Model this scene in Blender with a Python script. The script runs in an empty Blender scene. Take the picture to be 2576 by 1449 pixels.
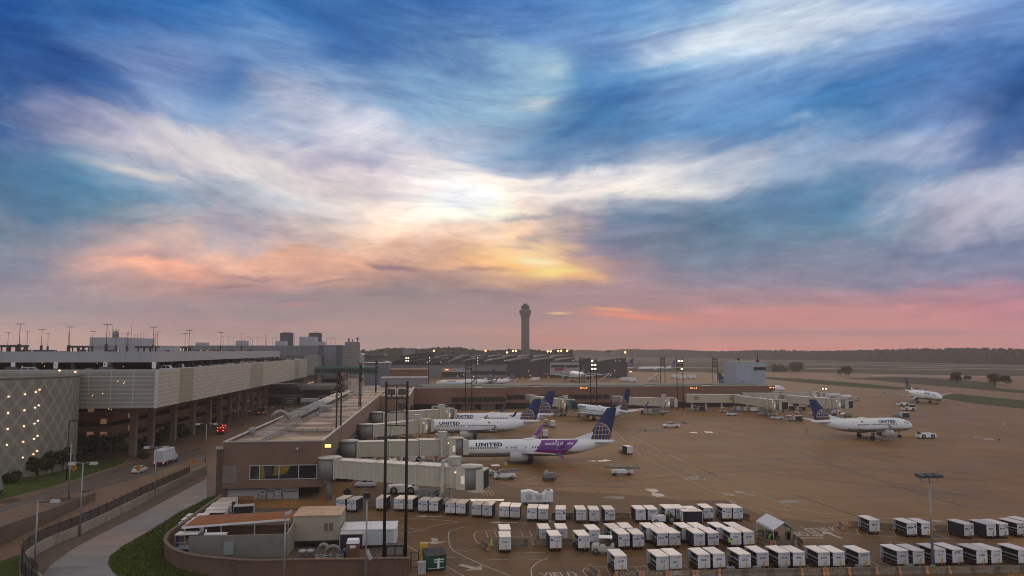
import bpy, math, random
from mathutils import Vector, Matrix
random.seed(7)
sc = bpy.context.scene
COL = sc.collection
R_ = math.radians
# ------------------------------------------------------------------ camera
CAM_H = 26.5                       # eye height above the apron, metres
FOC = 1860.0                       # focal length for a 2576 px wide picture
PITCH = math.atan(155.5 / FOC)
YAW = R_(5.86)                     # the airport's own axes: +Y runs along the pier
cam = bpy.data.cameras.new('camera')
cam.sensor_width = 36.0
cam.lens = 36.0 * FOC / 2576.0
cam.clip_start = 0.5
cam.clip_end = 30000
cam_o = bpy.data.objects.new('camera', cam)
COL.objects.link(cam_o)
cam_o.location = (0, 0, CAM_H)
cam_o.rotation_euler = (R_(90) + PITCH, 0, -YAW)
sc.camera = cam_o
# ------------------------------------------------------------------ world sky
world = bpy.data.worlds.new('World')
sc.world = world
world.use_nodes = True
SKY_GAIN = 1.0
REAR = (0.56, 0.62, 0.72)          # the evening sky behind the camera
ZENITH = (0.60, 0.49, 0.40)          # unseen sky overhead, brightened to light roofs and ground
SUN_EL, SUN_AZ = R_(6.0), YAW + R_(3.2)
def lin(c):
 c = c / 255.0
 return c / 12.92 if c <= 0.04045 else ((c + 0.055) / 1.055) ** 2.4
def build_sky():
 nt = world.node_tree
 nt.nodes.clear()
 N, L = nt.nodes.new, nt.links.new
 def val(x):
  return x
 def mth(op, a, b=None, c=None, clamp=False):
  n = N('ShaderNodeMath')
  n.operation = op
  n.use_clamp = clamp
  for i, q in enumerate((a, b, c)):
   if q is None:
    continue
   if isinstance(q, (int, float)):
    n.inputs[i].default_value = q
   else:
    L(q, n.inputs[i])
  return n.outputs[0]
 def dot(v, k):
  n = N('ShaderNodeVectorMath')
  n.operation = 'DOT_PRODUCT'
  L(v, n.inputs[0])
  n.inputs[1].default_value = k
  return n.outputs['Value']
 def smooth(x, a, b, kind='SMOOTHSTEP', lo=0.0, hi=1.0):
  n = N('ShaderNodeMapRange')
  n.interpolation_type = kind
  L(x, n.inputs['Value'])
  n.inputs['From Min'].default_value = a
  n.inputs['From Max'].default_value = b
  n.inputs['To Min'].default_value = lo
  n.inputs['To Max'].default_value = hi
  return n.outputs['Result']
 def mixc(f, a, b, mode='MIX'):
  n = N('ShaderNodeMix')
  n.data_type = 'RGBA'
  n.blend_type = mode
  n.clamp_result = False
  if isinstance(f, (int, float)):
   n.inputs[0].default_value = f
  else:
   L(f, n.inputs[0])
  for i, q in ((6, a), (7, b)):
   if isinstance(q, tuple):
    n.inputs[i].default_value = (*q, 1)
   else:
    L(q, n.inputs[i])
  return n.outputs[2]
 def comb(x, y, z=0.0):
  n = N('ShaderNodeCombineXYZ')
  for i, q in enumerate((x, y, z)):
   if isinstance(q, (int, float)):
    n.inputs[i].default_value = q
   else:
    L(q, n.inputs[i])
  return n.outputs[0]
 def noise(vec, scale, detail=6, rough=0.55, dist=0.0):
  n = N('ShaderNodeTexNoise')
  n.inputs['Scale'].default_value = scale
  n.inputs['Detail'].default_value = detail
  n.inputs['Roughness'].default_value = rough
  n.inputs['Distortion'].default_value = dist
  L(vec, n.inputs['Vector'])
  s = N('ShaderNodeSeparateColor')
  L(n.outputs['Color'], s.inputs[0])
  return n.outputs['Fac'], s.outputs[0], s.outputs[1]
 d = N('ShaderNodeTexCoord').outputs['Generated']
 cy, sy, cp, sp = math.cos(YAW), math.sin(YAW), math.cos(PITCH), math.sin(PITCH)
 f = dot(d, (sy * cp, cy * cp, sp))
 r = dot(d, (cy, -sy, 0))
 u = dot(d, (-sy * sp, -cy * sp, cp))
 fm = mth('MAXIMUM', f, 0.12)
 U = mth('MULTIPLY_ADD', mth('DIVIDE', r, fm), FOC / 2576, 0.5)
 V = mth('MULTIPLY_ADD', mth('DIVIDE', u, fm), -FOC / 2576, 724.5 / 2576)
 # tilted streak coordinates: the cirrus fans up to the left and to the right
 base = comb(U, mth('MULTIPLY', V, 2.6), 0.0)
 _, n1, n2 = noise(base, 3.2, 5, 0.52)
 # cirrus leans down to the middle from both sides
 ax = mth('SUBTRACT', U, 0.5)
 fan = mth('SQRT', mth('MULTIPLY_ADD', ax, ax, 0.004))
 lean = smooth(V, 0.05, 0.31, 'SMOOTHSTEP', 0.22, 0.03)
 Q = mth('MULTIPLY_ADD', fan, lean, V)
 _, m1, m2 = noise(comb(mth('MULTIPLY', U, 1.0), mth('MULTIPLY', Q, 2.3), 3.7), 7.0, 8, 0.58, 0.7)
 amp = smooth(V, 0.24, 0.335, 'LINEAR', 1.0, 0.12)
 du = mth('ADD', mth('MULTIPLY', mth('SUBTRACT', n1, 0.5), 0.10), mth('MULTIPLY', mth('SUBTRACT', m1, 0.5), 0.20))
 dv = mth('ADD', mth('MULTIPLY', mth('SUBTRACT', n2, 0.5), 0.05), mth('MULTIPLY', mth('SUBTRACT', m2, 0.5), 0.055))
 Uw = mth('MULTIPLY_ADD', du, amp, U)
 Vw = mth('MULTIPLY_ADD', dv, amp, V)
 Qw = mth('MULTIPLY_ADD', dv, amp, Q)
 def q_of(u, v):
  t = min(1, max(0, (v - 0.05) / 0.26))
  return v + math.sqrt((u - .5) ** 2 + .004) * (0.22 + (0.03 - 0.22) * t * t * (3 - 2 * t))
 # the colour table is laid along the leaning streak lines
 nq = 22
 q0, q1 = 0.016, q_of(0.5, 884 / 2576)
 c = None
 for k in range(nq):
  qq = q0 + (q1 - q0) * k / (nq - 1)
  n = N('ShaderNodeValToRGB')
  n.color_ramp.interpolation = 'CARDINAL'
  els = n.color_ramp.elements
  while len(els) < len(SKY_COLS):
   els.new(0.5)
  for ci, (e, x) in enumerate(zip(els, SKY_COLS)):
   a, b = -0.4, 0.5
   for _ in range(30):
    mid = (a + b) / 2
    if q_of(x / 2576, mid) < qq:
     a = mid
    else:
     b = mid
   y = min(884, max(0, a * 2576))
   for (ya, ra), (yb, rb) in zip(SKY_ROWS, SKY_ROWS[1:]):
    if ya <= y <= yb:
     t = (y - ya) / (yb - ya)
     g = [lin(p) * (1 - t) + lin(r_) * t for p, r_ in zip(ra[ci], rb[ci])]
     break
   m_ = sum(g) / 3
   kc = (max(.02, m_) / 0.36) ** (0.19 if y < 560 else 0.19 * max(0, (700 - y) / 140))
   g = [p * kc for p in g]
   if g[2] > 1.8 * g[0]:
    if y < 330:
     g[0] *= .85
    else:
     g = [p * .9 + .1 * sum(g) / 3 for p in g]
   e.position = min(1, max(0, x / 2576))
   e.color = (*g, 1)
  L(Uw, n.inputs[0])
  c = n.outputs[0] if c is None else mixc(smooth(Qw, qq - (q1 - q0) / (nq - 1), qq), c, n.outputs[0])
 # fine streaks
 st = comb(mth('MULTIPLY', U, 1.0), mth('MULTIPLY', Q, 4.0), 2.3)
 s1, _, _ = noise(st, 5.0, 10, 0.68, 1.0)
 st2 = comb(U, mth('MULTIPLY', Q, 10.0), 8.1)
 s2, _, _ = noise(st2, 5.0, 10, 0.68, 0.7)
 k1 = smooth(s1, 0.30, 0.70, 'LINEAR', 0.70, 1.32)
 k2 = smooth(s2, 0.30, 0.70, 'LINEAR', 0.84, 1.16)
 s3, _, _ = noise(comb(mth('MULTIPLY', U, 1.3), mth('MULTIPLY', Q, 5.0), 5.9), 14.0, 7, 0.62, 1.2)
 k3 = smooth(s3, 0.30, 0.70, 'LINEAR', 0.87, 1.14)
 kk = mth('MULTIPLY', mth('MULTIPLY', k1, k2), k3)
 fade = smooth(V, 0.27, 0.335, 'SMOOTHSTEP', 1.0, 0.25)
 kk = mth('MULTIPLY_ADD', mth('SUBTRACT', kk, 1.0), fade, 1.0)
 sat = comb(kk, mth('MULTIPLY_ADD', mth('SUBTRACT', kk, 1.0), 0.85, 1.0), mth('MULTIPLY_ADD', mth('SUBTRACT', kk, 1.0), 0.6, 1.0))
 c = mixc(1.0, c, sat, 'MULTIPLY')
 # the low sun burning through, and the dark wisps and pink bars under it
 def blob(px, py, sx, sy_, rgb, amt, add=True, tilt=0.0, warp=1.0):
  nonlocal c
  ux = mth('MULTIPLY', mth('SUBTRACT', mth('MULTIPLY_ADD', mth('SUBTRACT', Uw, U), warp, U), px / 2576), 2576 / sx)
  vy0 = mth('SUBTRACT', mth('MULTIPLY_ADD', mth('SUBTRACT', Vw, V), warp, V), py / 2576)
  vy = mth('MULTIPLY', mth('MULTIPLY_ADD', mth('SUBTRACT', U, px / 2576), tilt, vy0), 2576 / sy_)
  r2 = mth('ADD', mth('MULTIPLY', ux, ux), mth('MULTIPLY', vy, vy))
  g = mth('MULTIPLY', mth('EXPONENT', mth('MULTIPLY', r2, -1.0)), amt)
  if add == 'mod':
   g = mth('MULTIPLY', g, smooth(s2, 0.35, 0.62))
  c = mixc(g, c, (lin(rgb[0]), lin(rgb[1]), lin(rgb[2])))
 for b in SKY_BLOBS:
  blob(*b)
 rear = mixc(smooth(dot(d, (0, 0, 1)), 0.0, 0.7), (REAR[0] * 1.05, REAR[1] * 0.95, REAR[2] * 0.9), REAR)
 c = mixc(smooth(f, 0.25, 0.68), rear, c)
 up = smooth(dot(d, (0, 0, 1)), 0.50, 0.85)
 c = mixc(up, c, ZENITH)
 # a little of the physical sky as well, so the light keeps its blue fill
 sk = N('ShaderNodeTexSky')
 sk.sky_type = 'NISHITA'
 sk.sun_disc = False
 sk.sun_elevation = SUN_EL
 sk.sun_rotation = SUN_AZ
 c = mixc(0.0008, c, sk.outputs[0], 'ADD')
 bg = N('ShaderNodeBackground')
 L(c, bg.inputs[0])
 bg.inputs[1].default_value = SKY_GAIN
 out = N('ShaderNodeOutputWorld')
 L(bg.outputs[0], out.inputs[0])
SKY_COLS = [0, 215, 430, 645, 860, 1075, 1288, 1500, 1715, 1930, 2145, 2360, 2576]
SKY_ROWS = [
 (0, [(25, 90, 165), (42, 104, 175), (48, 108, 178), (45, 108, 178), (62, 116, 182), (42, 102, 173), (66, 114, 182), (90, 132, 190), (110, 147, 198), (170, 192, 216), (188, 206, 225), (148, 168, 212), (118, 148, 203)]),
 (70, [(18, 76, 150), (78, 120, 182), (80, 125, 188), (108, 144, 196), (64, 114, 180), (86, 127, 184), (92, 130, 190), (115, 146, 200), (158, 180, 212), (206, 218, 227), (192, 206, 222), (142, 158, 204), (112, 143, 198)]),
 (140, [(40, 90, 160), (58, 100, 166), (122, 144, 194), (116, 146, 196), (72, 116, 178), (100, 136, 188), (160, 186, 212), (112, 148, 198), (198, 212, 225), (188, 202, 221), (128, 154, 200), (80, 122, 184), (54, 104, 172)]),
 (210, [(50, 96, 162), (66, 104, 168), (122, 140, 190), (92, 126, 182), (126, 152, 198), (136, 166, 204), (152, 180, 206), (92, 140, 193), (132, 162, 206), (108, 144, 199), (66, 122, 184), (90, 127, 188), (36, 86, 150)]),
 (280, [(62, 102, 164), (150, 154, 186), (142, 156, 196), (128, 152, 194), (186, 192, 210), (150, 174, 205), (160, 186, 210), (66, 122, 180), (112, 148, 199), (98, 143, 195), (72, 128, 184), (122, 146, 196), (74, 114, 176)]),
 (350, [(68, 112, 164), (188, 186, 200), (206, 201, 210), (154, 162, 192), (190, 192, 208), (192, 195, 210), (112, 153, 194), (72, 128, 180), (78, 129, 180), (94, 139, 190), (120, 152, 196), (156, 169, 202), (78, 113, 170)]),
 (410, [(63, 122, 168), (92, 146, 184), (214, 205, 206), (216, 210, 212), (204, 194, 205), (226, 216, 215), (150, 170, 200), (116, 148, 189), (196, 198, 207), (190, 198, 211), (150, 170, 200), (106, 142, 189), (176, 184, 206)]),
 (460, [(63, 118, 164), (73, 133, 175), (150, 165, 190), (215, 206, 206), (226, 212, 210), (253, 246, 241), (232, 222, 216), (220, 214, 215), (228, 222, 217), (96, 138, 180), (83, 133, 180), (168, 177, 201), (178, 182, 206)]),
 (510, [(68, 118, 160), (88, 134, 170), (130, 155, 180), (165, 180, 195), (227, 212, 206), (255, 251, 244), (247, 233, 224), (226, 216, 210), (134, 158, 185), (78, 129, 170), (92, 138, 180), (194, 191, 205), (178, 181, 200)]),
 (555, [(88, 128, 160), (105, 140, 165), (125, 150, 175), (175, 170, 180), (232, 207, 191), (251, 234, 216), (252, 226, 206), (146, 158, 180), (88, 133, 165), (83, 129, 165), (98, 138, 170), (168, 167, 188), (146, 157, 183)]),
 (600, [(108, 134, 160), (140, 145, 165), (200, 175, 170), (180, 165, 175), (226, 196, 180), (227, 192, 171), (238, 203, 176), (136, 143, 165), (103, 134, 160), (98, 129, 160), (103, 129, 160), (113, 129, 165), (108, 124, 165)]),
 (645, [(128, 139, 160), (202, 166, 155), (206, 170, 160), (227, 176, 155), (217, 171, 150), (222, 171, 140), (252, 208, 152), (160, 143, 155), (114, 134, 160), (114, 130, 160), (117, 129, 160), (111, 124, 160), (111, 119, 155)]),
 (690, [(140, 140, 160), (216, 160, 145), (231, 165, 144), (192, 146, 140), (226, 165, 139), (197, 151, 140), (248, 190, 128), (188, 145, 140), (124, 129, 155), (124, 129, 155), (129, 129, 155), (129, 127, 155), (129, 124, 150)]),
 (738, [(150, 140, 155), (165, 145, 150), (178, 141, 140), (150, 130, 140), (155, 135, 140), (150, 135, 140), (155, 130, 140), (150, 130, 145), (145, 130, 145), (155, 130, 145), (165, 130, 145), (178, 130, 145), (188, 130, 148)]),
 (790, [(165, 151, 157), (160, 147, 155), (164, 145, 151), (164, 143, 146), (161, 140, 144), (158, 136, 140), (153, 130, 140), (171, 134, 140), (202, 135, 136), (207, 138, 138), (211, 140, 142), (219, 140, 144), (215, 137, 149)]),
 (830, [(202, 164, 160), (194, 159, 158), (190, 153, 152), (187, 148, 148), (182, 146, 145), (177, 144, 144), (178, 139, 141), (188, 143, 144), (202, 143, 143), (211, 144, 143), (213, 144, 144), (209, 141, 148), (204, 139, 153)]),
 (860, [(241, 188, 174), (233, 182, 169), (226, 178, 167), (225, 176, 165), (220, 171, 162), (219, 164, 158), (236, 150, 139), (248, 146, 138), (272, 146, 138), (292, 150, 140), (294, 151, 141), (280, 150, 148), (267, 147, 151)]),
 (884, [(210, 171, 161), (204, 167, 158), (200, 164, 156), (198, 162, 154), (194, 159, 152), (193, 156, 150), (205, 147, 139), (213, 146, 139), (227, 146, 138), (240, 148, 140), (241, 148, 141), (231, 147, 145), (223, 144, 147)]),
]
SKY_EXTRA = {}
SKY_BLOBS = [
 (1350, 680, 105, 30, (252, 196, 122), 0.8),
 (1392, 694, 62, 13, (255, 232, 140), 1.0, True, 0.05, 0.5),
 (1345, 662, 60, 15, (255, 240, 190), 0.95, True, -0.1, 0.5),
 (1440, 712, 62, 10, (246, 188, 126), 0.8),
 (1310, 640, 130, 16, (252, 214, 165), 0.6),
 (1010, 676, 85, 10, (138, 114, 128), 0.9, True, -0.12),
 (930, 668, 40, 6, (140, 118, 132), 0.7, True, -0.25),
 (600, 715, 70, 5, (150, 118, 128), 0.8, True, 0.1),
 (700, 700, 60, 4, (155, 124, 132), 0.7, True, -0.1),
 (860, 710, 50, 4, (160, 126, 132), 0.7, True, 0.15),
 (1190, 692, 70, 11, (158, 126, 130), 0.7),
 (640, 712, 90, 9, (160, 125, 130), 0.6, 'mod'),
 (300, 655, 120, 10, (155, 135, 150), 0.6, 'mod'),
 (1330, 568, 120, 10, (150, 150, 168), 0.75),
 (1345, 622, 90, 10, (160, 150, 160), 0.7),
 (1600, 797, 130, 8, (244, 142, 118), 0.9, True, -0.06, 0.3),
 (1540, 780, 60, 4, (250, 165, 120), 0.8, True, -0.05, 0.2),
 (1407, 789, 24, 2.6, (255, 200, 150), 0.9, True, 0.0, 0.1),
 (1400, 857, 85, 9, (232, 128, 118), 0.85, True, 0.0, 0.3),
 (740, 766, 45, 5, (196, 132, 128), 0.6, True, 0.0, 0.3),
 (2250, 838, 600, 9, (172, 132, 140), 0.7, 'mod', 0.0, 0.5),
 (2250, 812, 500, 8, (238, 138, 130), 0.3, True, 0.0, 0.5),
 (2200, 858, 420, 7, (242, 144, 130), 0.45, True, 0.0, 0.3),
 (820, 405, 75, 22, (158, 162, 190), 0.7),
 (770, 365, 45, 12, (140, 158, 190), 0.6, True, 0.35),
 (905, 262, 30, 26, (140, 158, 194), 0.6),
 (1340, 165, 60, 20, (178, 205, 218), 0.7),
 (1330, 258, 60, 20, (196, 208, 216), 0.8),
 (325, 425, 130, 12, (225, 216, 210), 0.75, True, -0.25),
 (540, 375, 190, 26, (224, 217, 214), 0.7, True, -0.35),
 (2000, 300, 60, 12, (150, 178, 208), 0.7),
]
build_sky()
# ------------------------------------------------------------------ sun behind the cloud
sun = bpy.data.lights.new('sun', 'SUN')
sun.energy = 0.5
sun.angle = R_(45)
sun.color = (1.0, 0.74, 0.5)
sun_o = bpy.data.objects.new('sun', sun)
COL.objects.link(sun_o)
sdir = Vector((math.sin(SUN_AZ) * math.cos(SUN_EL), math.cos(SUN_AZ) * math.cos(SUN_EL), math.sin(SUN_EL)))
sun_o.rotation_euler = sdir.to_track_quat('Z', 'Y').to_euler()
sun_o.location = (0, 0, 200)
sc.view_settings.view_transform = 'Standard'
sc.view_settings.look = 'None'
sc.view_settings.gamma = 1.0
sc.view_settings.exposure = 0.0
sc.view_settings.use_curve_mapping = False
sc.cycles.use_denoising = True
sc.cycles.denoiser = 'OPENIMAGEDENOISE'
sc.cycles.denoising_input_passes = 'RGB_ALBEDO_NORMAL'
sc.cycles.denoising_prefilter = 'ACCURATE'
sc.cycles.pixel_filter_type = 'BLACKMAN_HARRIS'
sc.cycles.filter_width = 1.0
sc.cycles.max_bounces = 6
sc.cycles.volume_bounces = 1
sc.cycles.sample_clamp_indirect = 4.0
# ------------------------------------------------------------------ helpers
REG = {'A': (509.8, 791.6), 'B': (509.8, 1086.8), 'C': (1046.5, 791.6), 'D': (1046.5, 1086.8), 'E': (1610.0, 791.6),
  'F': (1610.0, 1086.8), 'G': (1932.0, 791.6), 'H': (1932.0, 1086.8), 'L': (0.0, 791.6), 'M': (0.0, 1086.8)}
def _ray(px, py):
 u, v = (px - 1288) / FOC, (724.5 - py) / FOC
 f = math.cos(PITCH) - v * math.sin(PITCH)
 z = math.sin(PITCH) + v * math.cos(PITCH)
 s, c = math.sin(YAW), math.cos(YAW)
 return u * c + f * s, -u * s + f * c, z
def at(px, py, h=0.0):
 """world point at height h that the survey photo shows at (px, py)"""
 x, y, z = _ray(px, py)
 t = (h - CAM_H) / z
 return Vector((x * t, y * t, h))
def atY(px, py, Y):
 x, y, z = _ray(px, py)
 t = Y / y
 return Vector((x * t, Y, CAM_H + z * t))
def Z(r, x, y, h=0.0):
 o = REG[r]
 return at(o[0] + x / 4, o[1] + y / 4, h)
def ZY(r, x, y, Y):
 o = REG[r]
 return atY(o[0] + x / 4, o[1] + y / 4, Y)
class MB:
 """collects faces; build() links them as ONE mesh object"""
 def __init__(self):
  self.v, self.f, self.m, self.s = [], [], [], []
  self.T = None
 def _a(self, p):
  p = Vector(p)
  if self.T is not None:
   p = self.T @ p
  self.v.append(p)
  return len(self.v) - 1
 def face(self, pts, mi=0, smooth=False):
  self.f.append([self._a(p) for p in pts])
  self.m.append(mi)
  self.s.append(smooth)
 def idx(self, ids, mi=0, smooth=False):
  self.f.append(list(ids))
  self.m.append(mi)
  self.s.append(smooth)
 def hexa(self, p, mi=0):
  """8 corners: bottom 0-3 ccw, top 4-7"""
  i = [self._a(q) for q in p]
  for q in ((3, 2, 1, 0), (4, 5, 6, 7), (0, 1, 5, 4), (1, 2, 6, 5), (2, 3, 7, 6), (3, 0, 4, 7)):
   self.idx([i[k] for k in q], mi)
 def box(self, x0, y0, z0, x1, y1, z1, mi=0):
  self.hexa([(x0, y0, z0), (x1, y0, z0), (x1, y1, z0), (x0, y1, z0), (x0, y0, z1), (x1, y0, z1), (x1, y1, z1), (x0, y1, z1)], mi)
 def cbox(self, x, y, z0, sx, sy, sz, mi=0):
  self.box(x - sx / 2, y - sy / 2, z0, x + sx / 2, y + sy / 2, z0 + sz, mi)
 def bar(self, p, q, w, h=None, mi=0):
  h = w if h is None else h
  p, q = Vector(p), Vector(q)
  d = (q - p).normalized()
  up = Vector((0, 0, 1)) if abs(d.z) < 0.95 else Vector((0, 1, 0))
  s = d.cross(up).normalized() * (w / 2)
  t = s.cross(d).normalized() * (h / 2)
  self.hexa([p - s - t, p + s - t, q + s - t, q - s - t, p - s + t, p + s + t, q + s + t, q - s + t], mi)
 def tube(self, pts, r, n=8, mi=0, smooth=True, r2=None, caps=True):
  pts = [Vector(p) for p in pts]
  rings = []
  for k, p in enumerate(pts):
   d = (pts[min(k + 1, len(pts) - 1)] - pts[max(k - 1, 0)]).normalized()
   up = Vector((0, 0, 1)) if abs(d.z) < 0.9 else Vector((0, 1, 0))
   s = d.cross(up).normalized()
   t = s.cross(d)
   rr = r if r2 is None else r + (r2 - r) * k / (len(pts) - 1)
   rings.append([self._a(p + s * math.cos(a) * rr + t * math.sin(a) * rr) for a in [2 * math.pi * j / n for j in range(n)]])
  for a, b in zip(rings, rings[1:]):
   for j in range(n):
    self.idx((a[j], a[(j + 1) % n], b[(j + 1) % n], b[j]), mi, smooth)
  if caps:
   self.idx(rings[0][::-1], mi)
   self.idx(rings[-1], mi)
 def lathe(self, c, prof, n=16, mi=0, axis='Z', smooth=True, a0=0.0, a1=2 * math.pi, mis=None):
  c = Vector(c)
  full = abs(a1 - a0 - 2 * math.pi) < 1e-6
  cnt = n if full else n + 1
  rings = []
  for r, h in prof:
   ring = []
   for j in range(cnt):
    a = a0 + (a1 - a0) * j / n
    x, y = r * math.cos(a), r * math.sin(a)
    q = {'Z': (x, y, h), 'X': (h, x, y), 'Y': (x, h, y)}[axis]
    ring.append(self._a(c + Vector(q)))
   rings.append(ring)
  for k, (a, b) in enumerate(zip(rings, rings[1:])):
   for j in range(n):
    j2 = (j + 1) % cnt
    self.idx((a[j], a[j2], b[j2], b[j]), mis[k] if mis else mi, smooth)
  if full:
   if prof[0][0] > 1e-4:
    self.idx(rings[0][::-1], mis[0] if mis else mi)
   if prof[-1][0] > 1e-4:
    self.idx(rings[-1], mis[-1] if mis else mi)
 def prism(self, poly, z0, z1, mi=0):
  """extrude a plan outline (x, y) from z0 to z1"""
  b = [self._a((x, y, z0)) for x, y in poly]
  t = [self._a((x, y, z1)) for x, y in poly]
  n = len(poly)
  self.idx(b[::-1], mi)
  self.idx(t, mi)
  for k in range(n):
   self.idx((b[k], b[(k + 1) % n], t[(k + 1) % n], t[k]), mi)
 def slab(self, prof, axis, a, b, mi=0):
  """extrude a profile along an axis; prof is (u, z), axis 'X' or 'Y'"""
  P = (lambda u, z, s: (s, u, z)) if axis == 'X' else (lambda u, z, s: (u, s, z))
  i = [self._a(P(u, z, a)) for u, z in prof]
  j = [self._a(P(u, z, b)) for u, z in prof]
  n = len(prof)
  self.idx(i[::-1], mi)
  self.idx(j, mi)
  for k in range(n):
   self.idx((i[k], i[(k + 1) % n], j[(k + 1) % n], j[k]), mi)
 def sheet(self, pts, mi=0):
  self.face(pts, mi)
 def strip(self, pts, w, z, mi=0):
  """a flat painted stripe along a polyline"""
  pts = [Vector((p[0], p[1], 0)) for p in pts]
  L_, R2 = [], []
  for k, p in enumerate(pts):
   d = (pts[min(k + 1, len(pts) - 1)] - pts[max(k - 1, 0)]).normalized()
   s = Vector((-d.y, d.x, 0)) * (w / 2)
   L_.append(self._a((p.x + s.x, p.y + s.y, z)))
   R2.append(self._a((p.x - s.x, p.y - s.y, z)))
  for k in range(len(pts) - 1):
   self.idx((R2[k], R2[k + 1], L_[k + 1], L_[k]), mi)
 def text(self, s, o, xd, yd, height, mi=0, width=None, fn=None):
  """lettering centred on o, running along xd, standing along yd"""
  vs, fs = TXT[s]
  if not fn:
   o, xd, yd = Vector(o), Vector(xd), Vector(yd)
  x0, x1 = min(v[0] for v in vs), max(v[0] for v in vs)
  y0, y1 = min(v[1] for v in vs), max(v[1] for v in vs)
  ky = height / (y1 - y0)
  kx = ky if width is None else width / (x1 - x0)
  b = len(self.v)
  for x, y in vs:
   a, c = (x - (x0 + x1) / 2) * kx, (y - (y0 + y1) / 2) * ky
   p = fn(a, c) if fn else o + xd * a + yd * c
   self._a(p)
  for f in fs:
   self.idx([b + k for k in f], mi)
 def mesh(self, name, mats):
  me = bpy.data.meshes.new(name)
  me.from_pydata(self.v, [], self.f)
  for m in (mats if isinstance(mats, (list, tuple)) else [mats]):
   me.materials.append(m)
  me.polygons.foreach_set('material_index', self.m)
  me.polygons.foreach_set('use_smooth', self.s)
  me.update()
  return me
 def pieces(self, name, mats, parent=None):
  """one object per separate piece"""
  par = list(range(len(self.v)))
  def find(a):
   while par[a] != a:
    par[a] = par[par[a]]
    a = par[a]
   return a
  for f in self.f:
   for k in f[1:]:
    par[find(k)] = find(f[0])
  grp = {}
  for k, f in enumerate(self.f):
   grp.setdefault(find(f[0]), []).append(k)
  for fs in grp.values():
   b, mp = MB(), {}
   for k in fs:
    for q in self.f[k]:
     if q not in mp:
      mp[q] = len(b.v)
      b.v.append(self.v[q])
    b.f.append([mp[q] for q in self.f[k]])
    b.m.append(self.m[k])
    b.s.append(self.s[k])
   b.build(name, mats, parent)
 def build(self, name, mats, parent=None, loc=None, rz=0.0):
  return link(name, self.mesh(name, mats), parent, loc, rz)
def link(name, me, parent=None, loc=None, rz=0.0):
 o = bpy.data.objects.new(name, me)
 COL.objects.link(o)
 if parent is not None:
  o.parent = parent
 if loc is not None:
  o.location = loc
 if rz:
  o.rotation_euler = (0, 0, rz)
 return o
def tag(o, label=None, cat=None, group=None, kind=None):
 if label:
  o['label'] = label
 if cat:
  o['category'] = cat
 if group:
  o['group'] = group
 if kind:
  o['kind'] = kind
 return o
def thing(name, label, cat, loc=(0, 0, 0), rz=0.0, group=None):
 o = link(name, None, None, loc, rz)
 o.empty_display_size = 0.3
 return tag(o, label, cat, group)
KIDS = {}
def kids(o):
 return [c for c in o.children]
def copy_tree(o, parent=None):
 c = o.copy()
 COL.objects.link(c)
 if parent is not None:
  c.parent = parent
 for ch in kids(o):
  copy_tree(ch, c)
 return c
def clone(o, loc, rz=0.0, label=None, group=None):
 c = copy_tree(o)
 c.location = loc
 c.rotation_euler = (0, 0, rz)
 if label:
  c['label'] = label
 if group:
  c['group'] = group
 return c
ORD = ['first', 'second', 'third', 'fourth', 'fifth', 'sixth', 'seventh', 'eighth', 'ninth', 'tenth', 'eleventh', 'twelfth',
  'thirteenth', 'fourteenth', 'fifteenth', 'sixteenth', 'seventeenth', 'eighteenth', 'nineteenth', 'twentieth',
  'twenty-first', 'twenty-second', 'twenty-third', 'twenty-fourth', 'twenty-fifth', 'twenty-sixth', 'twenty-seventh',
  'twenty-eighth', 'twenty-ninth', 'thirtieth', 'thirty-first', 'thirty-second', 'thirty-third', 'thirty-fourth']
# ------------------------------------------------------------------ lettering, cut once from the built-in font
WORDS = ['UNITED', 'march', 'of dimes', 'A proud partner since', 'UAFX', 'UaFX', 'COFX', 'STOP', 'YIELD', '20', 'MPH', 'MAF', 'MOL', 'PARKING', 'P', 'TERMINAL', 'ENTER',
   'COMMERCIAL', 'VEHICLES ONLY', 'TAXIS', 'DO NOT ENTER', 'INBOUND', 'TO TERMINALS', 'AB2', 'AC3', 'B84', 'B86', 'B88', 'DOCK', 'N68', 'N37', 'EXIT', '6']
CODES = 'ZLO ZIH YUL YYC YEG YVR YEB TAM SLP SJD QRO PVR PBC OAX NAS MTY MLM GDL DGO CUU CUN BJX AGU ACA BRO BPT BTR CAE CLL CLT COS CRP CRW CVG DCA DSM DTW ECP VIP GJT GPT GRK GRR GSO GSP HOB HRL HSV IAD ICT ISN JAN JAX LGA LBB LCH LEX MEM MFE MKE MLU MOB MSN ORF YPC YDA'.split()
TXT = {}
def cut_letters():
 obs = []
 for w in dict.fromkeys(WORDS + CODES):
  cu = bpy.data.curves.new('lettering', 'FONT')
  cu.body = w
  cu.resolution_u = 2
  cu.offset = 0.045 if w == 'UNITED' else 0.02 if w in ('UNITED', 'UAFX', 'COFX', 'UaFX', 'march', 'of dimes', 'STOP', 'YIELD') or len(w) == 3 else 0.004
  cu.space_character = 1.12 if w == 'UNITED' else 1.0
  o = bpy.data.objects.new('lettering', cu)
  COL.objects.link(o)
  obs.append((w, o))
 dg = bpy.context.evaluated_depsgraph_get()
 for w, o in obs:
  me = bpy.data.meshes.new_from_object(o.evaluated_get(dg))
  TXT[w] = ([(v.co.x, v.co.y) for v in me.vertices], [list(p.vertices) for p in me.polygons])
  bpy.data.meshes.remove(me)
 for w, o in obs:
  cu = o.data
  bpy.data.objects.remove(o)
  bpy.data.curves.remove(cu)
cut_letters()
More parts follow.
